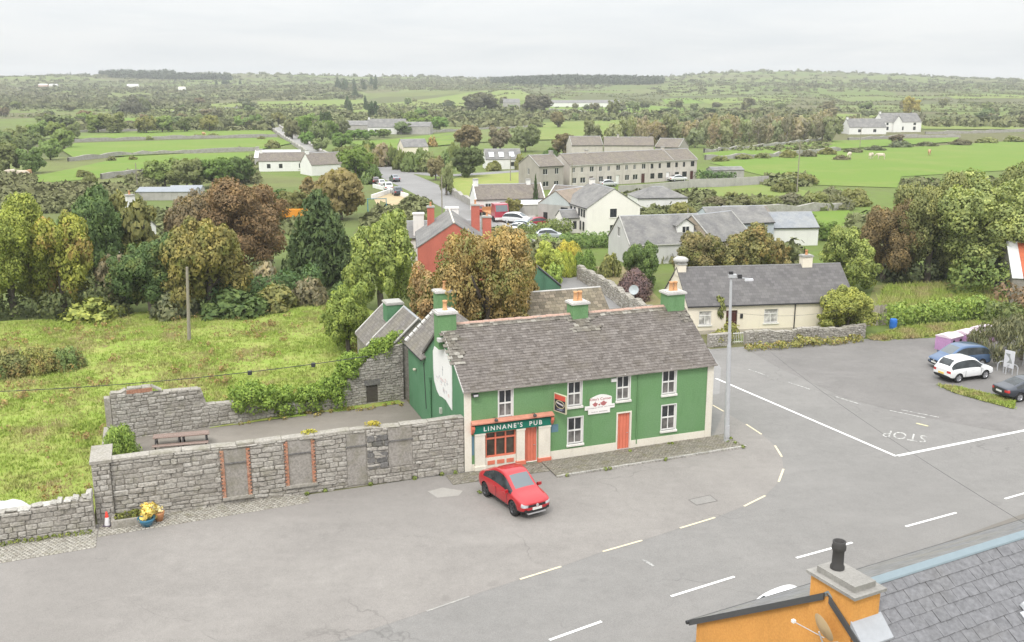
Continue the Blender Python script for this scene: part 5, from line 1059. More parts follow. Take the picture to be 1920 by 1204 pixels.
# ---------------------------------------------------------------- foliage kit
M_LEAF = leaves('leaves'); M_AUT = leaves('autumn_leaves', (0.21, 0.23, 0.075)); M_OCH = leaves('ochre_leaves', (0.36, 0.25, 0.1)); M_LEAFF = leaves('far_leaves', None, True); M_BARK = bark('bark'); M_BARKP = bark('pale_bark', (.24, .21, .18))
def leaf_cloud(seed, centers, radii, n, size, flat_=.55, up=.25, squash=(1, 1, 1), jit=.36, droop=0.0):
    """n leaf faces over the surfaces of many small clumps; returns a mesh of separate quads"""
    r = np.random.default_rng(seed); centers = np.asarray(centers, float); radii = np.asarray(radii, float)
    wts = radii ** 2 / np.sum(radii ** 2); ci = r.choice(len(centers), n, p=wts); d = r.normal(size=(n, 3)); d[:, 2] += up; d /= np.linalg.norm(d, axis=1)[:, None]
    rad = radii[ci] * (.72 + .36 * r.random(n)); pos = centers[ci] + d * rad[:, None] * np.asarray(squash)
    nrm = d * (1 - jit) + r.normal(size=(n, 3)) * jit; nrm /= np.linalg.norm(nrm, axis=1)[:, None]
    a = np.cross(nrm, r.normal(size=(n, 3))); a /= np.linalg.norm(a, axis=1)[:, None]; b = np.cross(nrm, a)
    s = size * (.6 + .8 * r.random(n)); a *= s[:, None]; b *= (s * (flat_ + .3 * r.random(n)))[:, None]
    a[:, 2] -= droop * s
    # soft volume shading: leaf normals lean towards the outside of clump and crown
    cen = centers.mean(0); od = pos - cen; od /= np.linalg.norm(od, axis=1)[:, None] + 1e-9; cn = d * .55 + od * .45 + nrm * .45; cn[:, 2] += .12; cn /= np.linalg.norm(cn, axis=1)[:, None]
    gn = np.cross(a, b); flip = np.sum(gn * cn, 1) < 0; b[flip] *= -1
    v = np.empty((n, 4, 3)); v[:, 0] = pos - a; v[:, 1] = pos - b * .9 + a * .1; v[:, 2] = pos + a; v[:, 3] = pos + b * .9 + a * .1
    me = np_mesh('crown', v.reshape(-1, 3), np.arange(n * 4).reshape(-1, 4), 4)
    if len(me.loops) == n * 4: me.normals_split_custom_set(np.repeat(cn, 4, 0).tolist())
    return me
    return np_mesh('crown', v.reshape(-1, 3), np.arange(n * 4).reshape(-1, 4), 4)
def crown_broad(seed, n, size, nc=34, low=-.93):
    """crown of several uneven lobes, small leaf clumps over their outsides, hollows between them"""
    r = random.Random(seed); C, Rr = [], []; L = [(Vector((r.uniform(-.1, .1), r.uniform(-.1, .1), .05)), .56)]
    for k in range(9):
        a = k * 2.4 + r.uniform(-.5, .5); z = -.62 + 1.3 * (k + r.random()) / 9; q = math.sqrt(max(.12, 1 - z * z)) * r.uniform(.48, .66); L.append((Vector((math.cos(a) * q, math.sin(a) * q, z * .8)), r.uniform(.26, .42)))
    tries = 0
    while len(C) < nc * 1.5 and tries < 4000:
        tries += 1; c, rad = r.choice(L); v = Vector((r.gauss(0, 1), r.gauss(0, 1), r.gauss(.2, 1))).normalized(); p_ = c + v * rad * r.uniform(.75, 1.0)
        if p_.z < low or any((p_ - c2).length < r2_ * .72 for c2, r2_ in L): continue
        C.append(tuple(p_)); Rr.append(r.uniform(.09, .21))
    for c, rad in L: C.append(tuple(c)); Rr.append(rad * .72)
    return leaf_cloud(seed, C, Rr, n, size)
def crown_dome(seed, n, size, nc=26):
    r = random.Random(seed); C, Rr = [], []
    for _ in range(nc):
        a = r.uniform(0, 6.28); e = r.random(); k = .74; C.append((k * math.cos(a) * math.sqrt(1 - e * e), k * math.sin(a) * math.sqrt(1 - e * e), e * .78)); Rr.append(r.uniform(.2, .34))
    for _ in range(5): C.append((r.uniform(-.4, .4), r.uniform(-.4, .4), r.uniform(.05, .4))); Rr.append(.4)
    return leaf_cloud(seed, C, Rr, n, size)
def crown_cone(seed, n, size, nc=60, pw=.6, sk=(1, 1, .55)):
    r = random.Random(seed); C, Rr = [], []
    for k in range(nc):
        t = (k + r.random()) / nc; rad = (1 - t) ** pw; a = k * 2.4 + r.uniform(-.4, .4); C.append((rad * .72 * math.cos(a), rad * .72 * math.sin(a), t * 1.9 - .95)); Rr.append(.12 + .26 * rad * r.uniform(.7, 1.15))
        if k % 3 == 0: C.append((0, 0, t * 1.9 - .95)); Rr.append(.1 + .35 * rad)
    return leaf_cloud(seed, C, Rr, n, size, .4, .1, sk, .35, .45)
def crown_bare(seed, n, size):
    r = random.Random(seed); C, Rr = [], []
    for _ in range(26): C.append((r.gauss(0, .38), r.gauss(0, .38), r.uniform(-.8, .85))); Rr.append(r.uniform(.12, .26))
    return leaf_cloud(seed, C, Rr, n, size, .22, .1, (1, 1, 1.5), .8)
CR = {}
for k in range(5):
    CR[('broad', 0, k)] = crown_broad(10 + k, 21000, .036, 64); CR[('broad', 1, k)] = crown_broad(20 + k, 3600, .09, 38); CR[('broad', 2, k)] = crown_broad(30 + k, 900, .165, 24); CR[('broad', 3, k)] = crown_broad(40 + k, 260, .28, 16)
    CR[('dome', 0, k)] = crown_dome(50 + k, 11000, .041, 38); CR[('dome', 1, k)] = crown_dome(60 + k, 2200, .1); CR[('dome', 2, k)] = crown_dome(70 + k, 520, .19); CR[('dome', 3, k)] = crown_dome(80 + k, 160, .32, 12)
for k in range(3):
    CR[('huge', 0, k)] = crown_broad(110 + k, 46000, .023, 110)
    CR[('cone', 0, k)] = crown_cone(90 + k, 9000, .06, 90); CR[('cone', 1, k)] = crown_cone(94 + k, 2600, .1, 60); CR[('cone', 2, k)] = crown_cone(97 + k, 600, .19, 30); CR[('cone', 3, k)] = CR[('cone', 2, k)]
    CR[('bare', 1, k)] = crown_bare(100 + k, 1500, .11); CR[('bare', 2, k)] = crown_bare(104 + k, 500, .18); CR[('bare', 3, k)] = CR[('bare', 2, k)]; CR[('bare', 0, k)] = CR[('bare', 1, k)]
CRM = {}
def crown_mesh(kind, lod, k, mat):
    key = (kind, lod, k, mat.name)
    if key not in CRM: me = CR[(kind, lod, k)].copy(); me.materials.append(mat); CRM[key] = me
    return CRM[key]
def trunk_mesh(seed, limbs=6):
    r = random.Random(seed); m = MB(); top = Vector((r.uniform(-.05, .05), r.uniform(-.05, .05), .62)); pts = [Vector((0, 0, 0)), Vector((r.uniform(-.02, .02), r.uniform(-.02, .02), .2)), Vector((r.uniform(-.04, .04), r.uniform(-.04, .04), .42)), top]
    m.tube(pts, [.042, .034, .027, .014], 7)
    for k in range(limbs):
        a = k * 2.4 + r.random(); b = pts[1].lerp(pts[3], r.uniform(.15, .9)); e = b + Vector((math.cos(a) * .25, math.sin(a) * .25, r.uniform(.15, .3))); m.tube([b, b.lerp(e, .5) + Vector((0, 0, -.02)), e], [.02, .014, .005], 5)
    return m.mesh('trunk')
TRK = [trunk_mesh(300 + k) for k in range(5)]; TRKP = [t.copy() for t in TRK]
for t in TRK: t.materials.append(M_BARK)
for t in TRKP: t.materials.append(M_BARKP)
vr = random.Random(77)
COLS = dict(yg=(.205, .225, .055), gr=(.125, .185, .055), dk=(.075, .115, .045), rust=(.26, .185, .085), brown=(.185, .125, .075), pale=(.205, .25, .09), grey=(.215, .19, .135), con=(.052, .078, .034), mid=(.15, .195, .07), olive=(.155, .165, .07), lime=(.25, .28, .055), gold=(.33, .29, .06), plum=(.13, .085, .085), dusk=(.125, .135, .08), haz=(.14, .17, .08))
def tint(c, r=vr, s=.12): c = COLS.get(c, c) if isinstance(c, str) else c; f = 1.78 * (1 + r.uniform(-s, s)); h = r.uniform(-s, s) * .6; return (c[0] * f * (1 + h), c[1] * f, c[2] * f * (1 - h), 1)
def plant(name, label, cat, p, w, h, kind, col, lod, mat=None, group=None, trunk=True, d=None, seed=None, lift=None):
    k = (seed if seed is not None else vr.randrange(1000)); n = 5 if kind in ('broad', 'dome') else 3
    t = thing(name, label, cat, p, vr.uniform(0, 6.28), group); d = d or w
    if kind == 'dome': cz, rz = 0.0, h / .98
    elif kind == 'cone': cz, rz = h * .53, h * .5
    else: cz, rz = h * .49, h * .52
    kx = 1.06 if kind in ('broad', 'huge') else 1.04
    if lift: cz, rz = h * lift, h * (1 - lift) * 1.02
    c = link('crown' if kind != 'dome' else 'foliage', crown_mesh(kind, lod, k % n, mat or M_LEAF), t, loc=(0, 0, cz), scale=(w / 2 * kx, d / 2 * kx, rz * (kx / 1.04))); c.color = tint(col)
    if trunk: link('trunk', (TRKP if kind == 'bare' else TRK)[k % 5], t, scale=(h * .85 if kind != 'cone' else h * .5, h * .85 if kind != 'cone' else h * .5, h * (.95 if kind != 'dome' else .8)))
    return t
def ptree(name, label, px, yb, yt, wpx, kind, col, lod=0, mat=None, cat='tree', group=None, trunk=True, z=None):
    p = G(px, yb); s = ppm(p); return plant(name, label, cat, p, wpx / s, (yb - yt) / s / math.cos(TH * .8), kind, col, lod, mat, group, trunk)
def leaf_patch(name, label, pts, n, size, col, thick=.25, mat=None, cat='ivy', seed=3, parent=None, kind=None, blobs=None):
    """climbing growth: leaf clumps strung along given points (x, y, z, radius)"""
    me = leaf_cloud(seed, [p[:3] for p in pts], [p[3] for p in pts], n, size); c0 = Vector(pts[0][:3]); me.name = name
    o = link(name, me, parent, mat or M_LEAF); o.color = tint(col)
    if label: tag(o, label, cat, None, kind)
    return o
def hedge(name, label, pts, w, h, col, leaf=.12, dens=1.0, cat='hedge', mat=None, seed=1, group=None, rough=.25):
    """clipped or wild hedge along a line on the ground"""
    r = random.Random(seed); C, Rr = [], []; L = 0
    for a, b in zip(pts, pts[1:]):
        a, b = Vector(a), Vector(b); l = (b - a).length; L += l; n = max(2, int(l / (w * .45))); d = (b - a).normalized(); nn = Vector((-d.y, d.x, 0))
        for k in range(n):
            q = a.lerp(b, (k + .5) / n); hh = h * (1 + r.uniform(-rough, rough))
            for zz in np.arange(w * .3, max(hh, w * .35), w * .5):
                for s in (-.28, .28): c = q + nn * w * (s + r.uniform(-.12, .12)) + d * r.uniform(-.2, .2) * w; C.append((c.x, c.y, tz(c.x, c.y) + min(zz, hh - w * .25) + r.uniform(-.08, .08) * w)); Rr.append(w * .34 * (1 + r.uniform(-rough, rough)))
    n = int(min(14000, dens * (L * (2 * h + w)) / (leaf * leaf) * 1.1)); me = leaf_cloud(seed, C, Rr, n, leaf); me.name = name
    o = link(name, me, None, mat or M_LEAF); o.color = tint(col, r); return tag(o, label, cat, group)

# ---------------------------------------------------------------- plants near the viewer
T = ptree
T('tree', 'big yellow-green tree at the left edge beyond the meadow', 30, 592, 372, 180, 'huge', 'yg')
T('tree', 'rounded yellow-green tree right of the big one at the left edge', 122, 586, 388, 130, 'broad', (.20, .215, .05), 0, M_OCH)
T('tree', 'dark green tree behind the yellow-green trees on the left', 185, 545, 358, 130, 'broad', 'dk')
T('tree', 'dull green tree left of the hidden white chimney', 255, 530, 362, 100, 'broad', 'olive', 1)
T('tree', 'large russet beech tree left of the dark conifer', 455, 515, 336, 190, 'huge', (.155, .115, .07), 0, M_LEAF)
T('tree', 'russet tree leaning out left of the large beech', 375, 520, 350, 120, 'broad', (.165, .125, .075), 0)
T('tree', 'ochre and green maple in front of the russet beech', 395, 590, 400, 165, 'broad', (.185, .155, .055), 0, M_AUT)
T('tree', 'dark ivy-clad tree left of the wooden pole', 285, 592, 440, 130, 'broad', 'dk', 0, M_AUT)
T('tree', 'grey-brown scrubby tree below the hidden white chimney', 232, 585, 470, 80, 'broad', (.165, .135, .085), 1)
T('conifer_tree', 'dense dark green conifer in the middle left', 602, 534, 364, 138, 'cone', 'con')
T('tree', 'light green ash tree left of the red house', 716, 585, 392, 140, 'broad', (.18, .225, .075), 0)
plant('tree', 'rust and olive maple tree in front of the red house', 'tree', (-1.75, 66.6, 0), 7.0, 12.6, 'huge', (.225, .18, .085), 0, M_AUT, seed=0, lift=.62)
plant('tree', 'small rusty tree joined to the left of the maple', 'tree', (-5.4, 73.0, 0), 5.2, 8.6, 'broad', (.25, .175, .09), 0, M_AUT, lift=.58)
plant('tree', 'olive rusty tree joined to the right of the maple', 'tree', (.2, 69.6, 0), 4.2, 9.6, 'broad', (.22, .175, .08), 0, M_AUT, lift=.6)
T('tree', 'round light green tree standing alone in the meadow', 655, 664, 524, 104, 'broad', (.155, .205, .06), 0)
T('tree', 'huge pale green tree at the right edge', 1835, 535, 318, 240, 'huge', (.185, .21, .08), 0)
T('tree', 'broad green tree at the right edge behind the rusty barn', 1945, 506, 300, 190, 'huge', (.14, .165, .07), 0)
T('tree', 'pale olive tree left of the huge tree', 1738, 530, 330, 140, 'huge', (.15, .165, .075), 0)
T('tree', 'brown-leaved tree behind the cottage end', 1655, 528, 372, 120, 'huge', (.165, .135, .08), 0)
T('tree', 'bright yellow-green tree right of the cottage roof', 1590, 545, 425, 115, 'broad', (.175, .21, .07), 0)
T('tree', 'rusty small tree behind the cottage ridge, left one', 1308, 530, 428, 100, 'broad', (.185, .155, .075), 0, M_AUT)
T('tree', 'rusty-green tree behind the cottage ridge, middle one', 1400, 530, 418, 120, 'broad', (.165, .155, .065), 0, M_OCH)
T('tree', 'olive rusty bush behind the cottage ridge, right one', 1450, 525, 440, 60, 'broad', (.2, .165, .07), 1, M_OCH)
T('shrub', 'yellow-green shrub hiding the right end of the cream cottage', 1588, 625, 534, 108, 'broad', (.185, .21, .065), 0, cat='shrub')
T('shrub', 'large dark green shrub left of the cottage gable', 1200, 545, 448, 72, 'broad', (.095, .145, .055), 0, cat='shrub')
T('shrub', 'round purple-brown shrub in the bare garden', 1190, 562, 508, 66, 'dome', 'plum', 0, cat='shrub')
T('shrub', 'clipped round green shrub beside the lane', 1096, 516, 467, 48, 'dome', (.12, .185, .055), 0, cat='shrub')
T('shrub', 'rust-topped shrub in the garden beside the lane', 1145, 518, 478, 42, 'dome', (.17, .165, .06), 1, cat='shrub')
T('shrub', 'lime yellow shrub by the lane, rear one', 1066, 505, 452, 55, 'dome', 'gold', 0, cat='shrub')
T('shrub', 'lime yellow shrub by the lane, front one', 1063, 518, 468, 36, 'dome', 'lime', 0, cat='shrub')
T('tree', 'feathery lime green tree behind the green gable', 1030, 530, 452, 62, 'broad', (.25, .28, .07), 0)
T('tree', 'thin bright green sapling beside the lane', 1040, 548, 490, 34, 'broad', (.2, .26, .07), 1)
T('shrub', 'low green bush inside the corner of the ruined wall', 228, 866, 796, 70, 'dome', (.165, .215, .05), 0, cat='bush')
T('shrub', 'small leafy tree at the cottage door beside the lamp post', 1345, 622, 552, 44, 'broad', (.15, .175, .07), 1, cat='shrub')
T('shrub', 'thin climber against the cottage wall by the left window', 1305, 618, 550, 34, 'broad', (.16, .17, .08), 1, cat='shrub')
for k, (px, yb, yt, w, c) in enumerate([(20, 705, 655, 90, 'olive'), (80, 700, 648, 80, (.17, .17, .06)), (125, 695, 650, 70, 'mid'), (-30, 715, 660, 90, 'mid')]):
    T('shrub', ['low bramble clump in the meadow at the left edge', 'bramble clump in the meadow, second from the left edge', 'rightmost bramble clump of the meadow', 'bramble clump cut by the left edge of the meadow'][k], px, yb, yt, w, 'dome', c, 0, M_OCH, 'bramble', 'bramble clumps in the meadow')
for k, (px, yb, yt, w, c, lab) in enumerate([(180, 598, 560, 120, (.19, .225, .07), 'pale green bush below the left trees'), (440, 592, 545, 130, 'dk', 'dark bush right of the wooden pole'), (330, 596, 540, 90, 'dusk', 'dusky bush left of the wooden pole'), (520, 582, 538, 90, 'olive', 'olive bush at the meadow end'), (580, 572, 522, 70, (.16, .14, .09), 'brownish thicket left of the lone meadow tree'), (500, 560, 498, 70, (.24, .2, .13), 'dry straw-coloured bush below the russet beech'), (640, 560, 530, 50, 'dk', 'dark hedge bush under the conifer')]):
    T('shrub', lab, px, yb, yt, w, 'dome', c, 1, None, 'bush')
hedge('shade_bushes', 'dark bushes added to stand in for shade beneath the trees at the left edge of the meadow', GP([(-90, 604), (60, 598), (150, 594), (250, 592)]), 3.4, 2.6, (.07, .085, .04), .2, .9, 'shade_bushes', seed=15, rough=.4)  # dark leaf mass added to stand in for shade under the crowns
hedge('hedge', 'dark clipped hedge behind the meadow right of the pole', GP([(380, 588), (450, 580), (520, 572), (600, 560)]), 3.0, 3.0, 'dk', .16, 1.0, seed=4)
hedge('hedge', 'bright green untrimmed hedge behind the purple skips', GP([(1662, 612), (1760, 603), (1862, 598)]), 1.9, 1.9, (.165, .215, .055), .13, 1.1, seed=5)
hedge('hedge', 'clipped green hedge below the cream house', GP([(1052, 468), (1110, 464), (1168, 462)]), 1.8, 2.2, (.115, .165, .06), .13, 1.1, seed=6, rough=.08)
hedge('hedge', 'flat-topped green hedge between the yard and the cream house', GP([(985, 448), (1020, 442), (1066, 440)]), 2.4, 2.0, (.14, .17, .06), .13, 1.1, seed=7, rough=.1)
hedge('shrubbery', 'mixed shrubs on the corner opposite the yard', GP([(975, 462), (1010, 462), (1040, 470)]), 2.8, 1.6, (.165, .2, .07), .15, 1, 'shrubs', seed=8)
hedge('hedge', 'grassy hedge top along the cottage garden wall', GP([(1335, 648), (1360, 640), (1375, 632)]), 1.6, 1.2, (.19, .18, .055), .12, 1, seed=9)
hedge('weeds', 'rusty and green weeds along the foot of the cottage garden wall', GP([(1400, 657), (1470, 652), (1540, 646), (1615, 640)]), .9, .5, (.2, .19, .065), .1, .9, 'weeds', M_OCH, seed=10, rough=.5)
hedge('bush', 'ivy mound over the old shed left of the rusty barn roof', GP([(1832, 562), (1856, 552)]), 5.0, 3.6, (.13, .17, .055), .22, 1, 'bush', seed=11, rough=.3)
hedge('bush', 'dull reddish bush at the right edge below the rusty roof', GP([(1895, 588), (1935, 586)]), 4.0, 2.6, (.16, .115, .08), .2, 1, 'bush', seed=12)
hedge('bush', 'green shrubs between the hedge and the weeping tree', GP([(1858, 606), (1900, 602)]), 3.2, 2.4, (.11, .14, .06), .18, 1, 'bush', seed=13)
hedge('thicket', 'dark thicket under the big trees on the right', GP([(1640, 528), (1740, 524), (1840, 520)]), 4.5, 2.4, (.085, .095, .05), .25, .9, 'thicket', seed=14)
# weeping tree over the notice boards
wt = thing('weeping_tree', 'low weeping tree with trailing olive twigs over the notice boards', 'tree', G(1905, 690) + Vector((1.6, 2.2, 0)))
r4 = random.Random(4); C, Rr = [], []
for k in range(70): a, b = r4.uniform(0, 6.28), r4.random() ** .5; C.append((3.9 * b * math.cos(a), 3.4 * b * math.sin(a), 3.0 - 1.7 * b * b + r4.uniform(-.2, .2))); Rr.append(r4.uniform(.4, .7))
for k in range(40): a = r4.uniform(0, 6.28); C.append((4.0 * math.cos(a), 3.4 * math.sin(a), r4.uniform(.6, 1.6))); Rr.append(r4.uniform(.3, .5))
me = leaf_cloud(9, C, Rr, 11000, .13, .2, .1, (1, 1, 1.2), .6, 1.2); c = link('crown', me, wt, M_LEAF); c.color = (.2, .205, .12, 1); link('trunk', TRK[1], wt, scale=(5, 5, 4))
# ivy on the courtyard wall and around
def on_bw(x, z, y=0): p = bw.matrix_basis @ Vector((x, y, z)) if False else Vector((bw0.x + math.cos(BA) * x - math.sin(BA) * y, bw0.y + math.sin(BA) * x + math.cos(BA) * y, z)); return p
pts = []
for k in range(110):
    x = r4.uniform(7.4, 14.2); z = BH(x) + r4.uniform(-.6, .75); p = on_bw(x, z, r4.uniform(-.45, 1.0)); pts.append((p.x, p.y, p.z, r4.uniform(.3, .55)))
for k in range(60):
    x = r4.uniform(12.6, 15.6); z = BH(x) + r4.uniform(-.2, 1.1); p = on_bw(x, z, r4.uniform(.0, 1.0)); pts.append((p.x, p.y, p.z, r4.uniform(.3, .6)))
for k in range(50):
    x = r4.uniform(15.2, 19.0); z = BH(x) + r4.uniform(-.1, .55); p = on_bw(x, z, r4.uniform(.0, .9)); pts.append((p.x, p.y, p.z, r4.uniform(.22, .45)))
leaf_patch('ivy', 'thick bright ivy spilling over the courtyard back wall', pts, 26000, .085, (.14, .2, .045))
for x, z, lab in ((-9.6 + 1.1, 3.3, 'tuft of yellow weeds on the ruined wall beside the second opening'), (-5.0, 3.35, 'tuft of bright yellow weeds on top of the ruined wall')):
    p = PU(x, .3, z); leaf_patch('wall_weeds', lab, [(p.x + r4.uniform(-.5, .5), p.y + r4.uniform(-.15, .15), z + .05, .16) for _ in range(7)], 260, .055, 'gold', cat='weeds', seed=int(x * -10))
p = pot.location; leaf_patch('foliage', None, [(r4.uniform(-.4, .4), r4.uniform(-.4, .4), .55 + r4.uniform(-.12, .35), .22) for _ in range(10)], 420, .085, (.5, .40, .14), parent=pot, seed=21)
leaf_patch('foliage', None, [(r4.uniform(-.15, .25), r4.uniform(-.15, .15), .6, .18) for _ in range(4)], 90, .07, (.52, .46, .28), parent=pot2, seed=22)
leaf_patch('foliage', None, [(.3 + r4.random() * 1.2, .5 + r4.uniform(-.2, .2), .42, .22) for _ in range(10)], 500, .06, (.14, .16, .05), parent=tr, seed=23)
pts = [(p.x, p.y, .1, .12) for p in [PU(u_, v_) for u_, v_ in ((7.6, -2.62), (7.9, -2.6), (13.0, -.32), (13.2, -.35), (11.6, -2.5), (16.6, -1.2), (16.9, -1.6), (17.1, -.8), (10.2, -.6), (17.0, -2.3), (5.2, -2.7), (-.6, -.1), (-1.4, -.1), (-3.0, -.1), (-5.5, -.1), (-8.0, -.12), (-9.0, -.2), (1.0, -1.75), (-.2, -3.2))]]
leaf_patch('weeds', 'small green weeds growing in the pavement joints along the pub', pts, 900, .05, (.15, .19, .05), cat='weeds', seed=24, kind='stuff')
pts = [(p.x, p.y, .1, .14) for p in [PU(-30 + k * .32, -1.12 + r4.uniform(-.08, .05)) for k in range(33)]]; leaf_patch('weeds', 'green moss and weeds along the foot of the low left wall', pts, 1300, .05, (.13, .165, .045), cat='weeds', seed=25, kind='stuff')
pts = [(p.x, p.y, .2, .16) for p in [PU(r4.uniform(-12, -.3), r4.uniform(12.2, 13.2)) for k in range(26)]]; leaf_patch('weeds', 'straggling ochre weeds along the back of the courtyard', pts, 900, .06, (.22, .19, .07), cat='weeds', seed=26, kind='stuff')

# ---------------------------------------------------------------- long meadow grass: blades past counting
def tufts(name, label, polygon, n, hgt, seed, cols, bl=5):
    r = np.random.default_rng(seed); P = np.array([(p[0], p[1]) for p in polygon]); mn, mx = P.min(0), P.max(0); pts = np.empty((0, 2))
    while len(pts) < n:
        q = r.uniform(mn, mx, (n, 2)); ins = np.zeros(n, bool); j = len(P) - 1
        for i in range(len(P)):
            c = ((P[i, 1] > q[:, 1]) != (P[j, 1] > q[:, 1])) & (q[:, 0] < (P[j, 0] - P[i, 0]) * (q[:, 1] - P[i, 1]) / (P[j, 1] - P[i, 1] + 1e-12) + P[i, 0]); ins ^= c; j = i
        q = q[ins]; cl = np.array([mnoise.noise((x * .22, y * .22, 2.0)) for x, y in q]); q = q[r.random(len(q)) < np.clip(.62 + .9 * cl, .25, 1)]; pts = np.concatenate([pts, q])
    pts = pts[:n]; m = n * bl; base = np.repeat(pts, bl, 0) + r.normal(scale=.09, size=(m, 2)); a = r.uniform(0, 6.28, m); h = hgt * (.35 + .9 * r.random(m)); w = .035 + .03 * r.random(m); lean = r.normal(scale=.5, size=(m, 2)) * h[:, None]
    v = np.zeros((m, 3, 3)); v[:, 0, 0] = base[:, 0] - np.cos(a) * w; v[:, 0, 1] = base[:, 1] - np.sin(a) * w; v[:, 1, 0] = base[:, 0] + np.cos(a) * w; v[:, 1, 1] = base[:, 1] + np.sin(a) * w; v[:, 2, :2] = base + lean; v[:, :2, 2] = .08; v[:, 2, 2] = .12 + h
    o = link(name, np_mesh(name, v.reshape(-1, 3), np.arange(m * 3).reshape(-1, 3), 3), None, cols); return tag(o, label, 'grass', kind='stuff')
def blade_mat():
    b = NB('grass_blades'); p = b.pos(); r = b.rand(); n = b.noise(p, .35, 5, .65); n2 = b.noise(p, .09, 4)
    g = b.mix(b.ramp(r, [(0, 0), (1, 1)]), (.25, .35, .06), (.35, .4, .1)); y = b.mix(r, (.43, .365, .175), (.36, .285, .15)); return b.done(b.mix(b.ramp(b.math('ADD', b.math('MULTIPLY', n, .7), b.math('MULTIPLY', n2, .3)), [(.46, 0), (.62, 1)]), g, y), .8, spec=.1)
M_BLADE = blade_mat()
_mp = GP([(-60, 640), (120, 612), (520, 575), (640, 575), (690, 630)]) + [PU(-3, 15), PU(-19.8, 13.3), PU(-20.2, 1.5), PU(-30, 1.5)]
def inside(x, y, P):
    c = False; j = len(P) - 1
    for i in range(len(P)):
        if (P[i][1] > y) != (P[j][1] > y) and x < (P[j][0] - P[i][0]) * (y - P[i][1]) / (P[j][1] - P[i][1] + 1e-9) + P[i][0]: c = not c
        j = i
    return c
_dk = []
while len(_dk) < 420:
    x, y = r4.uniform(-45, -6), r4.uniform(44, 98)
    if inside(x, y, _mp) and mnoise.noise((x * .16, y * .16, 9)) > -.02:
        for _ in range(r4.randint(2, 5)): _dk.append((x + r4.gauss(0, .35), y + r4.gauss(0, .35), .3 + r4.random() * .35, r4.uniform(.1, .26)))
leaf_patch('dock_weeds', 'rusty dock weeds and seed heads scattered through the meadow', _dk, 7000, .075, (.235, .175, .085), cat='weeds', seed=41, kind='stuff')
tufts('grass', 'long tufty meadow grass on the left', GP([(-120, 615), (120, 602), (520, 566), (640, 562), (700, 620)]) + [PU(-1.5, 15), PU(-19.8, 12.3), PU(-19.8, .6), PU(-31, .6)], 32000, .25, 5, M_BLADE)
tufts('grass', 'scruffy grass on the verges by the car park', GP([(1625, 634), (1700, 614), (1880, 602), (1880, 618), (1790, 630), (1640, 640)]), 2200, .25, 6, M_BLADE, 4)
tufts('grass', 'weedy grass in front of the parked cars', GP([(1757, 723), (1800, 729), (1850, 741), (1903, 753), (1898, 767), (1840, 752), (1790, 738)]), 900, .14, 7, M_BLADE, 4)
tufts('grass', 'dry tall grass in the lot behind the hedge', GP([(1640, 590), (1660, 540), (1880, 526), (1890, 572)]), 5000, .5, 8, M_BLADE, 4)
# ---------------------------------------------------------------- cream cottage on the right
M_CREAMW = plaster('cream_render', (.80, .725, .60), .06); M_CHAR = slate_far('charcoal_tiles', (.125, .118, .117), .34, 0, .42, .3, .22); M_BROWND = paint('brown_door', (.09, .035, .03), .4); M_RSTONE = stone('gable_stone', [(.5, .42, .31), (.6, .52, .4), (.42, .35, .27)], .1, 12)
CZR = R(8.3); c0 = G(1290, 574, 2.62); c0.z = 0
cot = house('cottage', 'low cream cottage with dark tiled roof and brown door', 'cottage', c0, CZR, 15.6, 6.9, 2.62, 5.35, M_CREAMW, M_CHAR, wins=[(1.05, .85, 1.15, 1.25), (7.1, .85, 1.3, 1.25), (13.2, .7, 1.1, 1.35)], doors=[(3.55, 1.05, 2.1)], doorm=M_BROWND, style='cross', pane=glass('net_curtained_glass', (.3, .29, .275), .12), simple=False, plinth=plaster('cottage_plinth', (.5, .45, .38), .1), lgab=((5.4, .5, .8, 1.6),), ridgem=flat('tile_ridge', (.2, .195, .195), .8), gutter=M_GUT)
chimney(cot, 12.3, 3.45, 4.7, 6.15, .95, .75, M_CREAMW, 1)
chimney(cot, .32, 3.45, 4.7, 5.75, .75, 1.0, M_CREAMW, 0)
q = MB(); q.lathe([(.4, 0), (.6, .06), (.7, .2), (.66, .36), (.45, .5), (.2, .55), (0, .56)], (.3, 3.45, 5.88), 16); q.build('chimney_cowl', plaster('cowl_white', (.5, .485, .455), .25), cot)
q = MB(); q.cyl((9.95, -.07, 0), (9.95, -.07, 2.5), .05, n=8); q.build('downpipe', M_GUT, cot)
m = MB(); m.box(10.5, -.55, 0, 15.6, -.001, 2.35, skip='bk'); m.build('bay_wall', M_CREAMW, cot) if False else None
for x, z in ((3.4, 1.9),): q = MB(); q.box(4.85, -.06, 1.35, 5.1, -.001, 1.75); q.build('notice', M_GUT, cot)
# garden wall of the cottage: rubble with white gate gap
gw0, gw1 = G(1398, 648), G(1622, 634); ga = math.atan2(gw1.y - gw0.y, gw1.x - gw0.x); gL = (gw1 - gw0).length
gw = thing('garden_wall', 'low rubble wall along the cream cottage garden', 'stone wall', gw0, ga); GH = lambda x: 1.05 + .1 * math.sin(x * 1.3) + .05 * math.sin(x * 4)
core(gw, PWb, 0, gL, GH, [], .45, M_MORT); lay_stones(gw, PWb, 0, 0, gL, GH, [], (.14, .24), (.22, .5), 61, .07); coping(gw, PWb, 0, 0, gL, lambda x: GH(x) - .02, .45, M_COPE, 62, (.3, .6), (.08, .2), .03)
gw2 = thing('garden_wall', 'short rubble wall left of the cottage gate', 'stone wall', G(1330, 652), math.atan2((G(1372, 648) - G(1330, 652)).y, (G(1372, 648) - G(1330, 652)).x)); core(gw2, PWb, 0, 2.1, lambda x: 1.1, [], .45, M_MORT); lay_stones(gw2, PWb, 0, 0, 2.1, lambda x: 1.1, [], (.15, .25), (.25, .5), 63, .07)
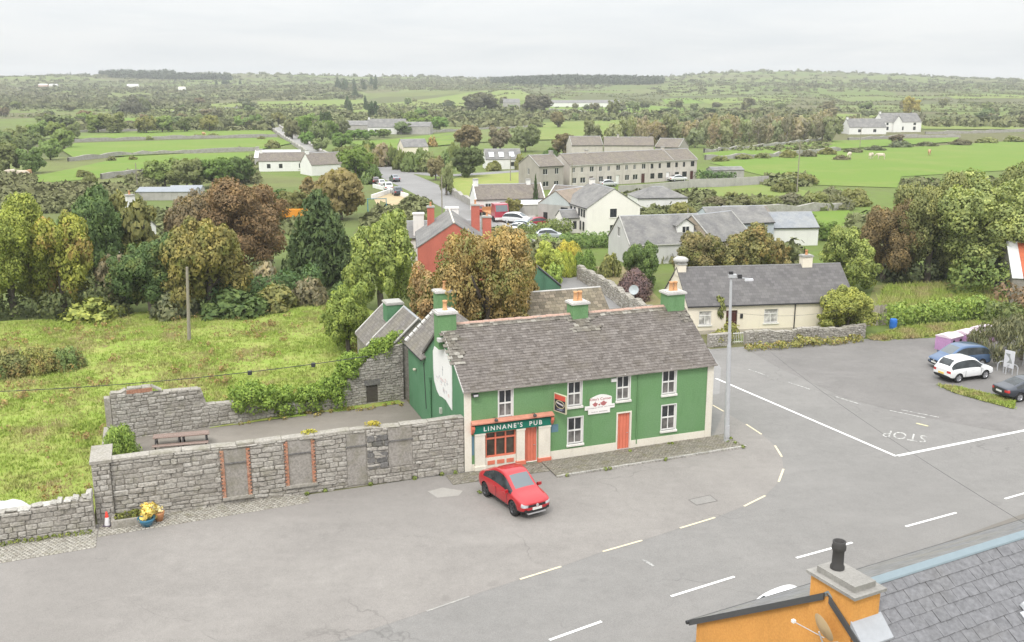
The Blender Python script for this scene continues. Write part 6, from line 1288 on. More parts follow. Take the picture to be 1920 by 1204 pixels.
gt = thing('gate', 'small white metal garden gate of the cream cottage', 'gate', G(1374, 645), ga)
for k in range(7): q = MB(); q.box(k * .16 - .015, -.015, .05, k * .16 + .015, .015, 1.0); q.build('bar', M_PVC, gt)
for z in (.15, .9): q = MB(); q.box(0, -.02, z, .98, .02, z + .05); q.build('rail', M_PVC, gt)
# board fence, barrel
fp0, fp1 = G(1618, 612), G(1662, 609); fn = thing('board_fence', 'grey wooden board fence between cottage and hedge', 'fence', fp0, math.atan2(fp1.y - fp0.y, fp1.x - fp0.x)); M_BRD = stone('grey_boards', [(.33, .29, .23), (.4, .36, .29), (.28, .245, .2)], .1, 14); q = MB(); q.box(0, 0, 0, .135, .025, 1.9); bme = q.mesh('board'); bme.materials.append(M_BRD)
for k in range(int((fp1 - fp0).length / .15)): link('board', bme, fn, loc=(k * .15, 0, 0), scale=(1, 1, 1 + .03 * math.sin(k * 2.3)))
for z in (.4, 1.5): q = MB(); q.box(0, .026, z, (fp1 - fp0).length, .07, z + .1); q.build('rail', M_BRD, fn)
br = thing('barrel', 'blue plastic barrel by the board fence', 'barrel', G(1674, 617)); q = MB(); q.lathe([(0, 0), (.29, 0), (.31, .06), (.33, .3), (.33, .62), (.31, .88), (.28, .95), (.2, .97), (0, .97)], n=18); q.build('body', paint('barrel_blue', (.03, .16, .55), .35), br)
for z in (.3, .62): q = MB(); q.lathe([(.331, -.03), (.35, 0), (.331, .03)], (0, 0, z), 18); q.build('hoop', paint('barrel_blue', (.03, .16, .55), .35), br)
# pink and purple recycling banks
def bank(label, p, rz, L=1.8, Wd=1.4, h=1.35):
    b = thing('recycling_bank', label, 'container', p, rz, 'recycling banks'); M_PUR = plaster('purple_steel', (.48, .27, .47), .12); M_PNK = plaster('pink_lid', (.74, .62, .68), .08)
    q = MB(); q.box(-L / 2, -Wd / 2, 0, L / 2, Wd / 2, h - .2); q.build('body', M_PUR, b); q = MB(); q.prism([(-L / 2 - .03, -Wd / 2 - .03, h - .2), (-L / 2 - .03, -Wd / 2 - .03, h - .12), (-L / 2 - .03, 0, h + .05), (-L / 2 - .03, Wd / 2 + .03, h - .12), (-L / 2 - .03, Wd / 2 + .03, h - .2)], (0, 0, 0), (L + .06, 0, 0)); q.build('lid', M_PNK, b)
    for x in (-.5, .5): q = MB(); q.cyl((x, -Wd / 2 - .03, h - .5), (x, -Wd / 2 - .001, h - .5), .16, n=12); q.build('slot', M_DARK, b)
    return b
bank('purple recycling bank with pink lid behind the blue car, left one', G(1778, 655) + Vector((0, 0, 0)), R(35)); bank('purple recycling bank with pink lid behind the blue car, middle one', G(1812, 648), R(35)); bank('purple recycling bank with pink lid, right one half under the weeping tree', G(1842, 640), R(35))
# notice boards and bike hoops
for k, (px, py, lab) in enumerate([(1889, 702, 'white framed notice board with a map under the weeping tree'), (1926, 688, 'second notice board cut by the right edge')]):
    nb = thing('notice_board', lab, 'sign', G(px, py), R(-58), None, .72); q = MB(); q.box(-.55, -.04, .75, .55, .04, 2.6); q.build('panel', paint('board_white', (.62, .62, .64), .5, .1), nb)
    q = MB(); q.prism([(-.25 + .3 * math.sin(t * 1.1) , -.043, 1.25 + .28 * t) for t in (0, .6, 1.3, 2, 2.7, 3.6)] + [(.22 + .15 * math.cos(t), -.043, 1.25 + .28 * t) for t in (3.6, 2.7, 2, 1.3, .6, 0)], (0, 0, 0), (0, -.003, 0)); q.build('map_print', paint('board_print', (.3, .31, .3), .6, .2), nb)
    for s in (-.5, .5): q = MB(); q.box(s - .04, -.03, 0, s + .04, .03, .75); q.build('post', M_GALV, nb)
for k, (px, py) in enumerate([(1880, 697), (1896, 703)]):
    h_ = thing('bike_hoop', ['steel bicycle hoop nearer the white car', 'steel bicycle hoop nearer the dark car'][k], 'bike stand', G(px, py), R(-20), 'bicycle hoops'); q = MB(); q.tube([(-.4, 0, 0), (-.4, 0, .6), (-.28, 0, .78), (0, 0, .85), (.28, 0, .78), (.4, 0, .6), (.4, 0, 0)], .04, 7); q.build('hoop', M_GALV, h_)
# rusty barn at the right edge
bp_ = G(1872, 570); bn = house('barn', 'barn with white and rusty red corrugated roof at the right edge', 'barn', bp_ + Vector((1.4, .5, 0)), R(-14), 11, 8, 2.6, 5.6, M_STW, plaster('white_tin', (.62, .62, .61), .1), gutter=None)
roof_slab(bn, (.95, -.12, 2.52), (6.2, -.12, 2.52), (6.2, 3.98, 5.6), (.95, 3.98, 5.6), .13, plaster('rusty_tin', (.5, .14, .07), .25), 'rusty_sheet')

# ---------------------------------------------------------------- houses along the lane and street
M_GSL = slate_far('grey_slate_roof', (.165, .16, .158), .28, 0, .4, .2); M_BRR = slate_far('brown_tile_roof', (.18, .155, .138), .3, .1, .35, .3); M_WHT = plaster('white_render', (.80, .79, .76), .07); M_PEBBLE = plaster('pebbledash', (.40, .365, .33), .15); M_CRM2 = plaster('pale_cream_render', (.83, .79, .74), .05); M_GRYR = plaster('grey_render', (.44, .42, .39), .18); M_REDW = plaster('red_wall', (.53, .155, .115), .12)
a, b = G(1100, 442), G(1200, 437); ca = math.atan2(b.y - a.y, b.x - a.x)
def gable_front(name, label, cat, p, ang, Wd, L, eave, ridge, wall, roof, **k):
    """house whose gable faces the viewer: p is the left foot of that gable, ang the direction of the gable"""
    d = Vector((-math.sin(ang), math.cos(ang), 0)); return house(name, label, cat, p + d * L, ang - math.pi / 2, L, Wd, eave, ridge, wall, roof, **k)
gable_front('house', 'tall cream gabled house with slate roof above the lane', 'house', a, ca, 8.5, 9.5, 4.0, 6.7, M_CRM2, M_GSL, wins=[], rgab=[(3.7, .4, 1.0, 1.0), (3.65, 2.55, 1.1, 1.25)], backwins=[], fr=M_DARKFR, simple=False, style='two', ridgem=M_GSL if False else None, chims=((1.0, .7, .7, .7, 0),))
pdir = Vector((math.cos(ca), math.sin(ca), 0)); ndir = Vector((-math.sin(ca), math.cos(ca), 0))
house('porch', 'small lean-to porch on the side of the tall cream house', 'porch', a + ndir * 3.0 - pdir * 2.6, ca, 2.6, 3.0, 2.3, 3.3, M_CRM2, M_GSL, wins=[(1.6, .6, .6, 1.2)], fr=M_DARKFR)
h_ = [o for o in COL.objects if o.name == 'house'][0]
for x in (1.2, 3.0, 4.4): window(h_, lambda X, Z, Y: (X, Y, Z), x + .0, 2.6, x + .6, 3.7, fr=M_DARKFR, style='none', simple=True, depth=-.01)
for x in (6.2, 7.2, 8.2): window(h_, lambda X, Z, Y: (X, Y, Z), x, 2.6, x + .55, 3.7, fr=M_DARKFR, style='none', simple=True, depth=-.01)
for x in (6.8, 8.0): window(h_, lambda X, Z, Y: (X, Y, Z), x, .6, x + .55, 1.9, fr=M_DARKFR, style='none', simple=True, depth=-.01)
# grey shed with open doorway
sa = G(1009, 424); sh = gable_front('shed', 'grey gabled workshop with open doorways beside the yard', 'shed', sa, R(-38), 6.6, 12, 3.6, 5.7, M_GRYR, slate_far('rusty_brown_roof', (.27, .215, .175), .5, .2, .9, .2), rgab=[], gutter=None)
for x0, z1, x1 in ((1.0, 2.3, 1.8), (4.3, 3.3, 5.6)): q = MB(); q.box(12.0, x0, 0, 12.012, x1, z1); q.build('doorway', M_DARK, sh)  # near-black sheets on the solid wall stand in for unlit doorways
q = MB(); q.face([(12.014, .1, 3.55), (12.014, 6.5, 3.55), (12.014, 3.3, 5.55)]); q.build('tin_gable', plaster('pale_tin', (.5, .53, .52), .1), sh)
# white cottage by the yard
wa = G(893, 402); house('cottage', 'white cottage with brown roof beside the yard', 'cottage', wa, R(12), 12.0, 6.2, 2.5, 4.7, M_WHT, M_BRR, wins=[(1.6, .9, 1.0, .9), (6.5, .9, 1.0, .9)], doors=[(4.2, 1.6, 2.0)], chims=((.45, .8, .9, .9, 0), (9.8, .7, .7, .7, 0)), verge=M_WHT)
house('cottage', 'brown-roofed extension with white gable behind the yard', 'cottage', wa + Vector((12.3, 3.6, 0)), R(-35), 5.5, 5.0, 2.4, 4.4, M_WHT, M_BRR, verge=M_WHT)
house('lean_to', 'white-roofed open lean-to in the yard', 'shed', wa + Vector((6.2, -2.2, 0)), R(8), 7.5, 2.6, 1.9, 2.4, M_GRYR, M_WHT, gutter=None)
# terrace and second terrace behind
ta = G(1040, 356); tang = R(31); tb = thing('dummy', '', '') if False else None
tv = Vector((math.cos(tang), math.sin(tang), 0))
M_TW = plaster('terrace_render', (.58, .53, .48), .15)
house('terrace_house', 'left end house of the pebbledashed terrace, standing forward', 'terraced house', ta - tv * 3 + Vector((-.8, .5, 0)), tang, 6.2, 8.2, 4.9, 7.0, M_PEBBLE, M_BRR, wins=[(1.0, 3.2, 1.2, 1.2), (4.0, 3.2, 1.0, 1.3), (1.0, .7, 1.5, 1.1), (3.8, .7, 1.2, 1.1)], verge=M_CONC, chims=((5.6, .6, .9, .7, 0),), lgab=((3.6, 3.0, .8, 1.3),), group='terrace houses')
for k in range(5):
    o = house('terrace_house', ['second house of the pebbledashed terrace from the left', 'third house of the pebbledashed terrace from the left', 'fourth house of the pebbledashed terrace from the left', 'fifth house of the pebbledashed terrace, with dark window frames', 'right end house of the pebbledashed terrace'][k], 'terraced house', ta + tv * (3.3 + k * 7.2) + Vector((.6, 3.2, 0)), tang, 7.15, 7.6, 4.7, 6.9, M_TW, M_BRR, wins=[(.6, 3.1, .8, 1.1), (2.9, 3.1, .7, 1.1), (5.3, 3.1, 1.1, 1.2), (.6, .8, 1.2, 1.2), (2.8, .8, 1.4, 1.2)], doors=[(5.2, 1.0, 2.1)], doorm=M_PVC if k % 2 else M_BROWND, fr=M_PVC if k < 3 else M_DARKFR, chims=((7.0, .5, .8, .6, 0),) if k in (0, 3) else (), group='terrace houses', gutter=M_GUTW, verge=M_CONC if k == 4 else None)
t2 = G(1063, 312); 
house('terrace_house', 'left half of the second terrace behind, with pale gable', 'terraced house', t2 + Vector((2, 12, 0)), R(8), 9, 8, 4.9, 7.2, M_TW, M_BRR, verge=M_CONC, group='rear terrace houses'); house('terrace_house', 'right half of the second terrace behind', 'terraced house', t2 + Vector((11.2, 12.5, 0)), R(-4), 14, 8, 4.9, 7.0, M_TW, M_BRR, chims=((4, .6, .8, .6, 0),), group='rear terrace houses'); house('terrace_house', 'far end house of the second terrace with pinkish gable', 'terraced house', t2 + Vector((25.4, 10.5, 0)), R(-30), 7, 8, 4.6, 6.8, M_PEBBLE, M_BRR, verge=M_CONC, group='rear terrace houses')
# grey boundary wall below the terrace
def plain_wall(name, label, pts, h, th, m, cat='wall'):
    mb = MB()
    for p, q_ in zip(pts, pts[1:]):
        d = (q_ - p).normalized(); n = Vector((-d.y, d.x, 0)) * th / 2; mb.prism([p - n, q_ - n, q_ + n, p + n], (0, 0, -.2), (0, 0, h))
    return tag(mb.build(name, m), label, cat)
plain_wall('boundary_wall', 'grey block wall along the right end of the terrace', GP([(1292, 352), (1360, 350), (1440, 345)]), 1.8, .3, M_GRYR); plain_wall('boundary_wall', 'grey block wall below the terrace gardens', GP([(1160, 362), (1225, 358), (1292, 352)]), 1.5, .3, M_GRYR)
house('shed', 'low garden shed behind the terrace wall', 'shed', G(1335, 335), R(10), 8, 4, 1.9, 2.5, M_GRYR, M_GSL, gutter=None)
hedge('hedge', 'dark garden shrubs at the right end of the terrace', GP([(1310, 338), (1340, 336), (1370, 340)]), 3, 1.8, 'dk', .3, .8, seed=30)
# dormer house behind the garden
da = G(1180, 499); dz_ = R(14)
dh = house('dormer_house', 'grey-roofed dormer house with pale gables behind the garden shrubs', 'house', da + Vector((0, .5, 0)), dz_, 10.5, 7.6, 2.5, 5.5, plaster('pale_grey_render', (.58, .57, .56), .08), M_GSL, wins=[(1.5, .8, 1.2, 1.2)], lgab=((3.2, 3.0, 1.0, 1.2),), gutter=M_GUTW, verge=M_CONC)
dw = lambda x, z, y: (x, y, z)
m = MB(); m.box(6.8, 1.3, 2.9, 9.0, 4.0, 4.5, skip='bk'); m.face([(6.8, 1.3, 4.5), (9.0, 1.3, 4.5), (7.9, 1.3, 5.25)]); dm = m.build('dormer', M_WHT, dh); window(dm, lambda x, z, y: (x, 1.3 + y, z), 7.4, 3.3, 8.4, 4.4, style='two', depth=-.01, simple=True)
roof_slab(dh, (6.6, 1.1, 4.4), (6.6, 4.6, 4.4), (7.9, 4.6, 5.35), (7.9, 1.1, 5.35), .07, M_GSL, 'dormer_roof'); roof_slab(dh, (9.2, 4.6, 4.4), (9.2, 1.1, 4.4), (7.9, 1.1, 5.35), (7.9, 4.6, 5.35), .07, M_GSL, 'dormer_roof')
house('house_wing', 'stone-gabled rear wing of the dormer house', 'house', da + Vector((10.6, 2.0, 0)), R(38), 7.5, 7.5, 2.6, 5.5, M_RSTONE, M_GSL, verge=M_CONC); house('shed', 'pale blue-grey lean building between rusty trees', 'shed', G(1335, 468), R(14), 9, 7, 3.4, 5.2, plaster('bluegrey_wall', (.48, .52, .56), .08), M_GSL)
house('bungalow', 'low grey-roofed building right of the rusty trees', 'bungalow', G(1425, 462), R(6), 8.2, 6, 2.5, 4.2, M_WHT, slate_far('blue_slate', (.25, .265, .285), .28, 0, .4, .15)); house('bungalow', 'grey hipped roof bungalow behind the cream house', 'bungalow', G(1195, 398), R(8), 9, 7, 2.4, 4.0, M_WHT, M_GSL, hipped=True); house('shed', 'flat dark shed roof behind the rusty trees', 'shed', G(1360, 425), R(5), 7, 4, 2.2, 2.9, M_GRYR, M_BRR, gutter=None)
# red house and its white neighbour
rp = G(784, 464, 4.9); rp.z = 0
rh = gable_front('red_house', 'red painted house with grey slate roof and red chimneys', 'house', rp, R(6), 7.6, 11.5, 4.9, 7.4, M_REDW, M_GSL, gutter=M_GUT, ridgem=M_CREAMW)
chimney(rh, 1.6, 1.6, 4.6, 7.9, .9, .8, M_REDW, 1); chimney(rh, 3.5, 6.6, 4.6, 8.3, 1.1, .9, M_REDW, 1); chimney(rh, 8.6, 7.5, 4.0, 7.6, .9, .9, M_REDW, 1)
wn_ = house('white_house', 'white house with tall white chimneys behind the red house', 'house', Vector((-12.6, 116.5, 0)), R(6), 9.0, 6.0, 3.6, 5.2, M_WHT, M_GSL); chimney(wn_, 1.4, .8, 3.0, 6.4, 1.3, 1.0, M_WHT, 0, M_PVC); chimney(wn_, 5.6, 4.4, 4.0, 6.6, 1.6, 1.1, M_WHT, 0, M_PVC)
# house hidden in the trees on the left, only its gable and chimney showing
hl_ = gable_front('hidden_house', 'white gable and chimney of a house hidden among the left trees', 'house', G(214, 500), R(40), 5.5, 8, 4.5, 7.2, M_WHT, M_GSL, chims=((7.6, .8, 1.0, 1.2, 1),))
# other far village buildings
F_ = [
 ('cottage', 'long white cottage with grey roof at the left beyond the trees', 486, 322, 60, 14, 6, 2.6, 4.6, M_WHT, M_BRR, 10, [(2, .8, .9, 1.1), (5, .8, .9, 1.1), (10, .8, .9, 1.1)]),
 ('cottage', 'white outhouse with pale roof behind the long white cottage', 478, 314, 60, 12, 5, 2.6, 4.4, M_GRYR, M_WHT, 4, []),
 ('cottage', 'brown roofed white cottage left of the street, half hidden', 585, 330, 40, 9, 7, 2.6, 5.2, M_WHT, M_BRR, 35, []),
 ('bungalow', 'white bungalow with bright roof lights beyond the lawn', 911, 318, 50, 9.5, 7.5, 2.6, 5.0, M_WHT, M_GSL, 8, [(1, .8, 1.3, 1.1), (6.5, .8, 1.3, 1.1)]),
 ('bungalow', 'tiny cream house with grey roof behind the roadside hedge', 757, 292, 36, 8, 8, 2.6, 4.8, M_CREAMW, M_GSL, 20, []),
 ('farm_shed', 'pale farm shed at the left of the far farmyard', 646, 248, 30, 14, 10, 3.2, 5, M_GRYR, M_GSL, 0, []),
 ('farmhouse', 'grey-roofed farmhouse in the far farmyard', 690, 252, 40, 17, 9, 3.0, 6.5, M_WHT, M_GSL, 6, [(3, .9, 1.2, 1.2), (9, .9, 1.2, 1.2)]),
 ('farm_shed', 'dark farm shed at the right of the far farmyard', 748, 252, 36, 14, 10, 3.4, 5.2, M_GRYR, M_GSL, -4, []),
 ('farmhouse', 'white farmhouse with gabled bays on the right, left one', 1592, 252, 60, 17, 9, 3.0, 6.6, M_WHT, M_GSL, 4, [(4, .9, 1.4, 1.3), (11, .9, 1.4, 1.3)]),
 ('farmhouse', 'large white house with slate roof and gables on the right, right one', 1655, 248, 70, 19, 10, 4.6, 8.4, M_WHT, M_GSL, 8, [(1.5, .9, 1.3, 1.6), (1.5, 3.2, 1.1, 1.1), (9, .9, 1.3, 1.6), (15, .9, 1.3, 1.6), (15, 3.2, 1.3, 1.1)]),
 ('long_shed', 'very long low white shed in the far pasture', 1034, 201, 75, 62, 14, 3.6, 6, M_WHT, M_GSL, 2, []),
 ('ruin', 'small grey ruined church among far trees', 944, 204, 22, 14, 7, 5, 8, M_GRYR, M_GSL, 5, []),
 ('farmhouse', 'tiny red and white farm building near the left skyline', 72, 163, 14, 13, 6, 2.6, 4.4, plaster('salmon_wall', (.6, .42, .36), .1), M_WHT, 0, []),
 ('farmhouse', 'tiny white farm shed near the left skyline', 92, 162, 14, 12, 5, 2.2, 3.4, M_WHT, M_WHT, 0, []),
 ('farmhouse', 'tiny white house under the dark skyline wood', 238, 164, 20, 17, 6, 3, 5, M_WHT, M_WHT, 3, []),
 ('farmhouse', 'tiny white house right of the dark skyline wood', 334, 170, 13, 9, 6, 3, 5, M_WHT, M_CREAMW, 0, []),
 ('farm_shed', 'low grey metal farm shed beyond the left trees', 256, 376, 60, 11, 5, 1.6, 2.2, M_GRYR, plaster('pale_metal', (.3, .32, .345), .08), 2, []),
 ('farm_shed', 'low metal shed roof next to the grey farm shed on the left', 318, 372, 40, 6, 4, 1.6, 2.2, M_GRYR, plaster('pale_metal', (.45, .47, .49), .08), 6, []),
]
for nm, lab, px, py, wpx, L, Wd, ev, rd, wl_, rf_, ang, ws in F_:
    o = house(nm, lab, 'house' if 'house' in nm or nm in ('cottage', 'bungalow') else ('ruin' if nm == 'ruin' else 'shed'), G(px, py), R(ang), L, Wd, ev, rd, wl_, rf_, wins=ws, style='none', gutter=None, fr=M_DARKFR, chims=((.5, .8, .8, .8, 0),) if nm in ('cottage', 'farmhouse') and py > 200 else ())
    if 'roof lights' in lab:
        for x in (1.0, 3.6, 6.4): q = MB(); q.face([(x, .7, 3.16 - .0), (x + 1.3, .7, 3.16), (x + 1.3, 2.4, 4.25), (x, 2.4, 4.25)]); q.build('roof_light', paint('roof_light', (.75, .78, .8), .2), o, loc=(0, -.08, .12))
    if 'gables' in lab:
        for x in (4.6,): gm = MB(); gm.box(x, -1.2, 0, x + 4.2, -.001, 4.6, skip='bk'); gm.face([(x, -1.2, 4.6), (x + 4.2, -1.2, 4.6), (x + 2.1, -1.2, 7.4)]); gm.build('gable_bay', M_WHT, o); roof_slab(o, (x - .2, -1.4, 4.4), (x - .2, 4, 4.4), (x + 2.1, 4, 7.5), (x + 2.1, -1.4, 7.5), .1, M_GSL, 'bay_roof'); roof_slab(o, (x + 4.4, 4, 4.4), (x + 4.4, -1.4, 4.4), (x + 2.1, -1.4, 7.5), (x + 2.1, 4, 7.5), .1, M_GSL, 'bay_roof')
# lane walls beside the garden
def rubble_line(name, label, px, h, seed, th=.5, ch=(.2, .3), cw=(.3, .6)):
    pts = GP(px); t = thing(name, label, 'stone wall', pts[0], 0)
    for k, (p, q_) in enumerate(zip(pts, pts[1:])):
        d = q_ - p; L = d.length; an = math.atan2(d.y, d.x); o0 = p - pts[0]
        Pq = lambda x, z, y, o0=o0, an=an: (o0.x + math.cos(an) * x - math.sin(an) * y, o0.y + math.sin(an) * x + math.cos(an) * y, z)
        hf = lambda x: h * (1 + .08 * math.sin(x * 2.1 + k)); core(t, Pq, 0, L, hf, [], th, M_MORT, 10); lay_stones(t, Pq, an, 0, L, hf, [], ch, cw, seed + k, .07); coping(t, Pq, an, 0, L, lambda x: hf(x) - .02, th, M_COPE, seed + 5 + k, (.3, .6), (.1, .2), .03)
    return t
rubble_line('lane_wall', 'old rubble wall along the right side of the lane behind the pub', [(1082, 523), (1140, 557), (1172, 582), (1215, 608)], 1.5, 71); plain_wall('lane_wall', 'grey wall at the bend of the lane', GP([(1070, 520), (1057, 508), (1040, 490), (985, 456)]), 1.2, .3, M_GRYR)
dsh = thing('satellite_dish', 'round grey satellite dish by the cottage gable', 'satellite dish', G(1188, 572)); q = MB(); q.cyl((0, 0, 0), (0, 0, 1.2), .04, n=6); q.build('mast', M_GALV, dsh); q = MB(); q.lathe([(.5, .12), (.35, .05), (0, 0)], n=18); q.build('dish', flat('dish_grey', (.42, .46, .47), .5), dsh, loc=(0, 0, 1.55), rot=(R(70), 0, R(-20)))
# swing frame in the gravel yard, orange tipper, yard clutter
sw_ = thing('swing_frame', 'blue-green garden swing frame beside the tan yard', 'swing', G(690, 398), R(10)); M_TEAL = paint('teal_paint', (.06, .2, .26), .5)
for x in (0, 3.2):
    for s in (-1, 1): q = MB(); q.tube([(x, s * 1.0, 0), (x, 0, 2.3)], .07, 6); q.build('leg', M_TEAL, sw_)
q = MB(); q.tube([(-.1, 0, 2.3), (3.3, 0, 2.3)], .07, 6); q.build('top_bar', M_TEAL, sw_)
ot = thing('tipper_body', 'orange tipper trailer body left of the conifer', 'trailer', G(530, 418), R(4)); q = MB(); q.box(0, 0, .9, 5.0, 2.2, 2.1); q.build('body', paint('orange_paint', (.75, .30, .03), .5), ot); 
for x in (1.0, 3.8): q = MB(); q.cyl((x, .0, .5), (x, 2.2, .5), .5, n=12); q.build('wheel', M_GUT, ot)
plain_wall('yard_wall', 'low pale wall round the tan gravel yard', GP([(697, 374), (733, 362), (765, 372)]), .9, .3, M_WHT); plain_wall('yard_wall', 'pale garden wall along the street beyond the tan yard', GP([(700, 352), (725, 358), (735, 362)]), .8, .3, M_WHT)
cont = thing('container', 'small pale blue container behind the yard', 'container', G(1000, 404), R(15)); q = MB(); q.box(0, 0, 0, 2.4, 2, 2.2); q.build('body', paint('pale_blue', (.3, .47, .58), .5), cont)
# ---------------------------------------------------------------- vehicles
M_TYRE = flat('tyre_rubber', (.02, .02, .02), .8); M_RIM = flat('alloy', (.5, .5, .52), .3, .7); M_RIMD = flat('dark_alloy', (.09, .09, .095), .35, .6); M_BLK = flat('black_plastic', (.022, .022, .024), .55); M_WSC = NB('windscreen_sky_tint').done((.13, .15, .16), .05, .25, 1.0); M_CGL = glass('car_glass', (.018, .022, .024), .04); M_LAMP = glass('headlamp', (.3, .31, .32), .08); M_TAIL = carpaint('tail_lamp', (.5, .015, .015), 0); M_PLATE = paint('number_plate', (.72, .72, .68), .4); M_PLATEY = paint('yellow_plate', (.78, .55, .12), .4); M_SILV = flat('silver_trim', (.6, .6, .62), .3, .6)  # windscreen base colour is paled to stand in for reflected sky
CAR = {
 'coupe': dict(W=.91, st=[(-2.28, .42, .74, .86, .60, .98), (-2.12, .3, .85, .96, .68, 1.08), (-1.72, .24, .9, 1.0, .68, 1.16), (-.72, .22, .91, 1.02, .60, 1.53), (-.1, .22, .91, 1.0, .61, 1.57), (.42, .22, .91, .985, .59, 1.53), (1.18, .22, .905, .96, .70, 1.06), (1.72, .24, .89, .92, .68, 1.0), (2.12, .28, .85, .83, .64, .87), (2.27, .34, .73, .72, .55, .75)], ax=(-1.36, 1.37), r=.36, cab=(2, 6)),
 'suv': dict(W=.905, st=[(-2.2, .45, .76, .95, .68, 1.02), (-2.12, .32, .86, 1.0, .72, 1.1), (-2.0, .26, .89, 1.02, .70, 1.2), (-1.72, .24, .9, 1.02, .64, 1.62), (-.3, .22, .905, 1.0, .64, 1.69), (.38, .22, .905, .99, .61, 1.63), (1.08, .22, .9, .97, .72, 1.1), (1.65, .24, .89, .94, .7, 1.03), (2.05, .28, .85, .85, .66, .9), (2.2, .36, .74, .72, .56, .76)], ax=(-1.3, 1.3), r=.35, cab=(2, 6)),
 'mpv': dict(W=.93, st=[(-2.36, .42, .78, .95, .7, 1.02), (-2.28, .3, .88, 1.0, .76, 1.1), (-2.2, .24, .91, 1.02, .74, 1.2), (-1.95, .22, .925, 1.02, .68, 1.6), (-.3, .22, .93, 1.0, .68, 1.71), (.5, .22, .93, .98, .65, 1.66), (1.42, .22, .92, .96, .76, 1.1), (1.82, .24, .9, .92, .72, 1.0), (2.2, .28, .86, .82, .66, .86), (2.35, .34, .76, .7, .58, .73)], ax=(-1.42, 1.42), r=.34, cab=(2, 6)),
 'saloon': dict(W=.925, st=[(-2.4, .42, .76, .86, .62, .93), (-2.28, .3, .86, .94, .7, 1.02), (-1.7, .24, .91, .97, .7, 1.08), (-.75, .21, .92, .96, .57, 1.38), (-.05, .2, .925, .94, .58, 1.42), (.45, .2, .925, .93, .56, 1.38), (1.25, .2, .92, .9, .7, .99), (1.8, .22, .9, .87, .68, .94), (2.2, .26, .86, .79, .64, .83), (2.38, .32, .74, .68, .55, .71)], ax=(-1.36, 1.36), r=.34, cab=(2, 6)),
 'hatch': dict(W=.87, st=[(-2.0, .42, .74, .9, .64, .97), (-1.94, .3, .82, .95, .68, 1.05), (-1.82, .24, .85, .97, .66, 1.12), (-1.4, .22, .865, .97, .58, 1.42), (-.2, .21, .87, .96, .59, 1.48), (.4, .21, .87, .95, .57, 1.43), (1.1, .21, .865, .92, .68, 1.02), (1.6, .23, .85, .89, .66, .95), (1.9, .26, .8, .8, .6, .83), (2.0, .34, .7, .7, .52, .73)], ax=(-1.25, 1.25), r=.31, cab=(2, 6))}
def wheel_mesh(r, rim):
    t = MB(); t.lathe([(r * .64, -.1), (r * .9, -.115), (r, -.08), (r, .08), (r * .9, .115), (r * .64, .1)], n=20); tm = t.mesh('tyre'); tm.materials.append(M_TYRE)
    d = MB(); d.lathe([(r * .64, .1), (r * .6, .06), (r * .2, .05), (0, .065)], n=20); 
    for k in range(5):
        a = k * 1.2566; c, s = math.cos(a), math.sin(a); d.prism([(c * .05 - s * .045, s * .05 + c * .045, .068), (c * r * .6 - s * .03, s * r * .6 + c * .03, .085), (c * r * .6 + s * .03, s * r * .6 - c * .03, .085), (c * .05 + s * .045, s * .05 - c * .045, .068)], (0, 0, 0), (0, 0, .02))
    dm = d.mesh('rim'); dm.materials.append(rim); return tm, dm
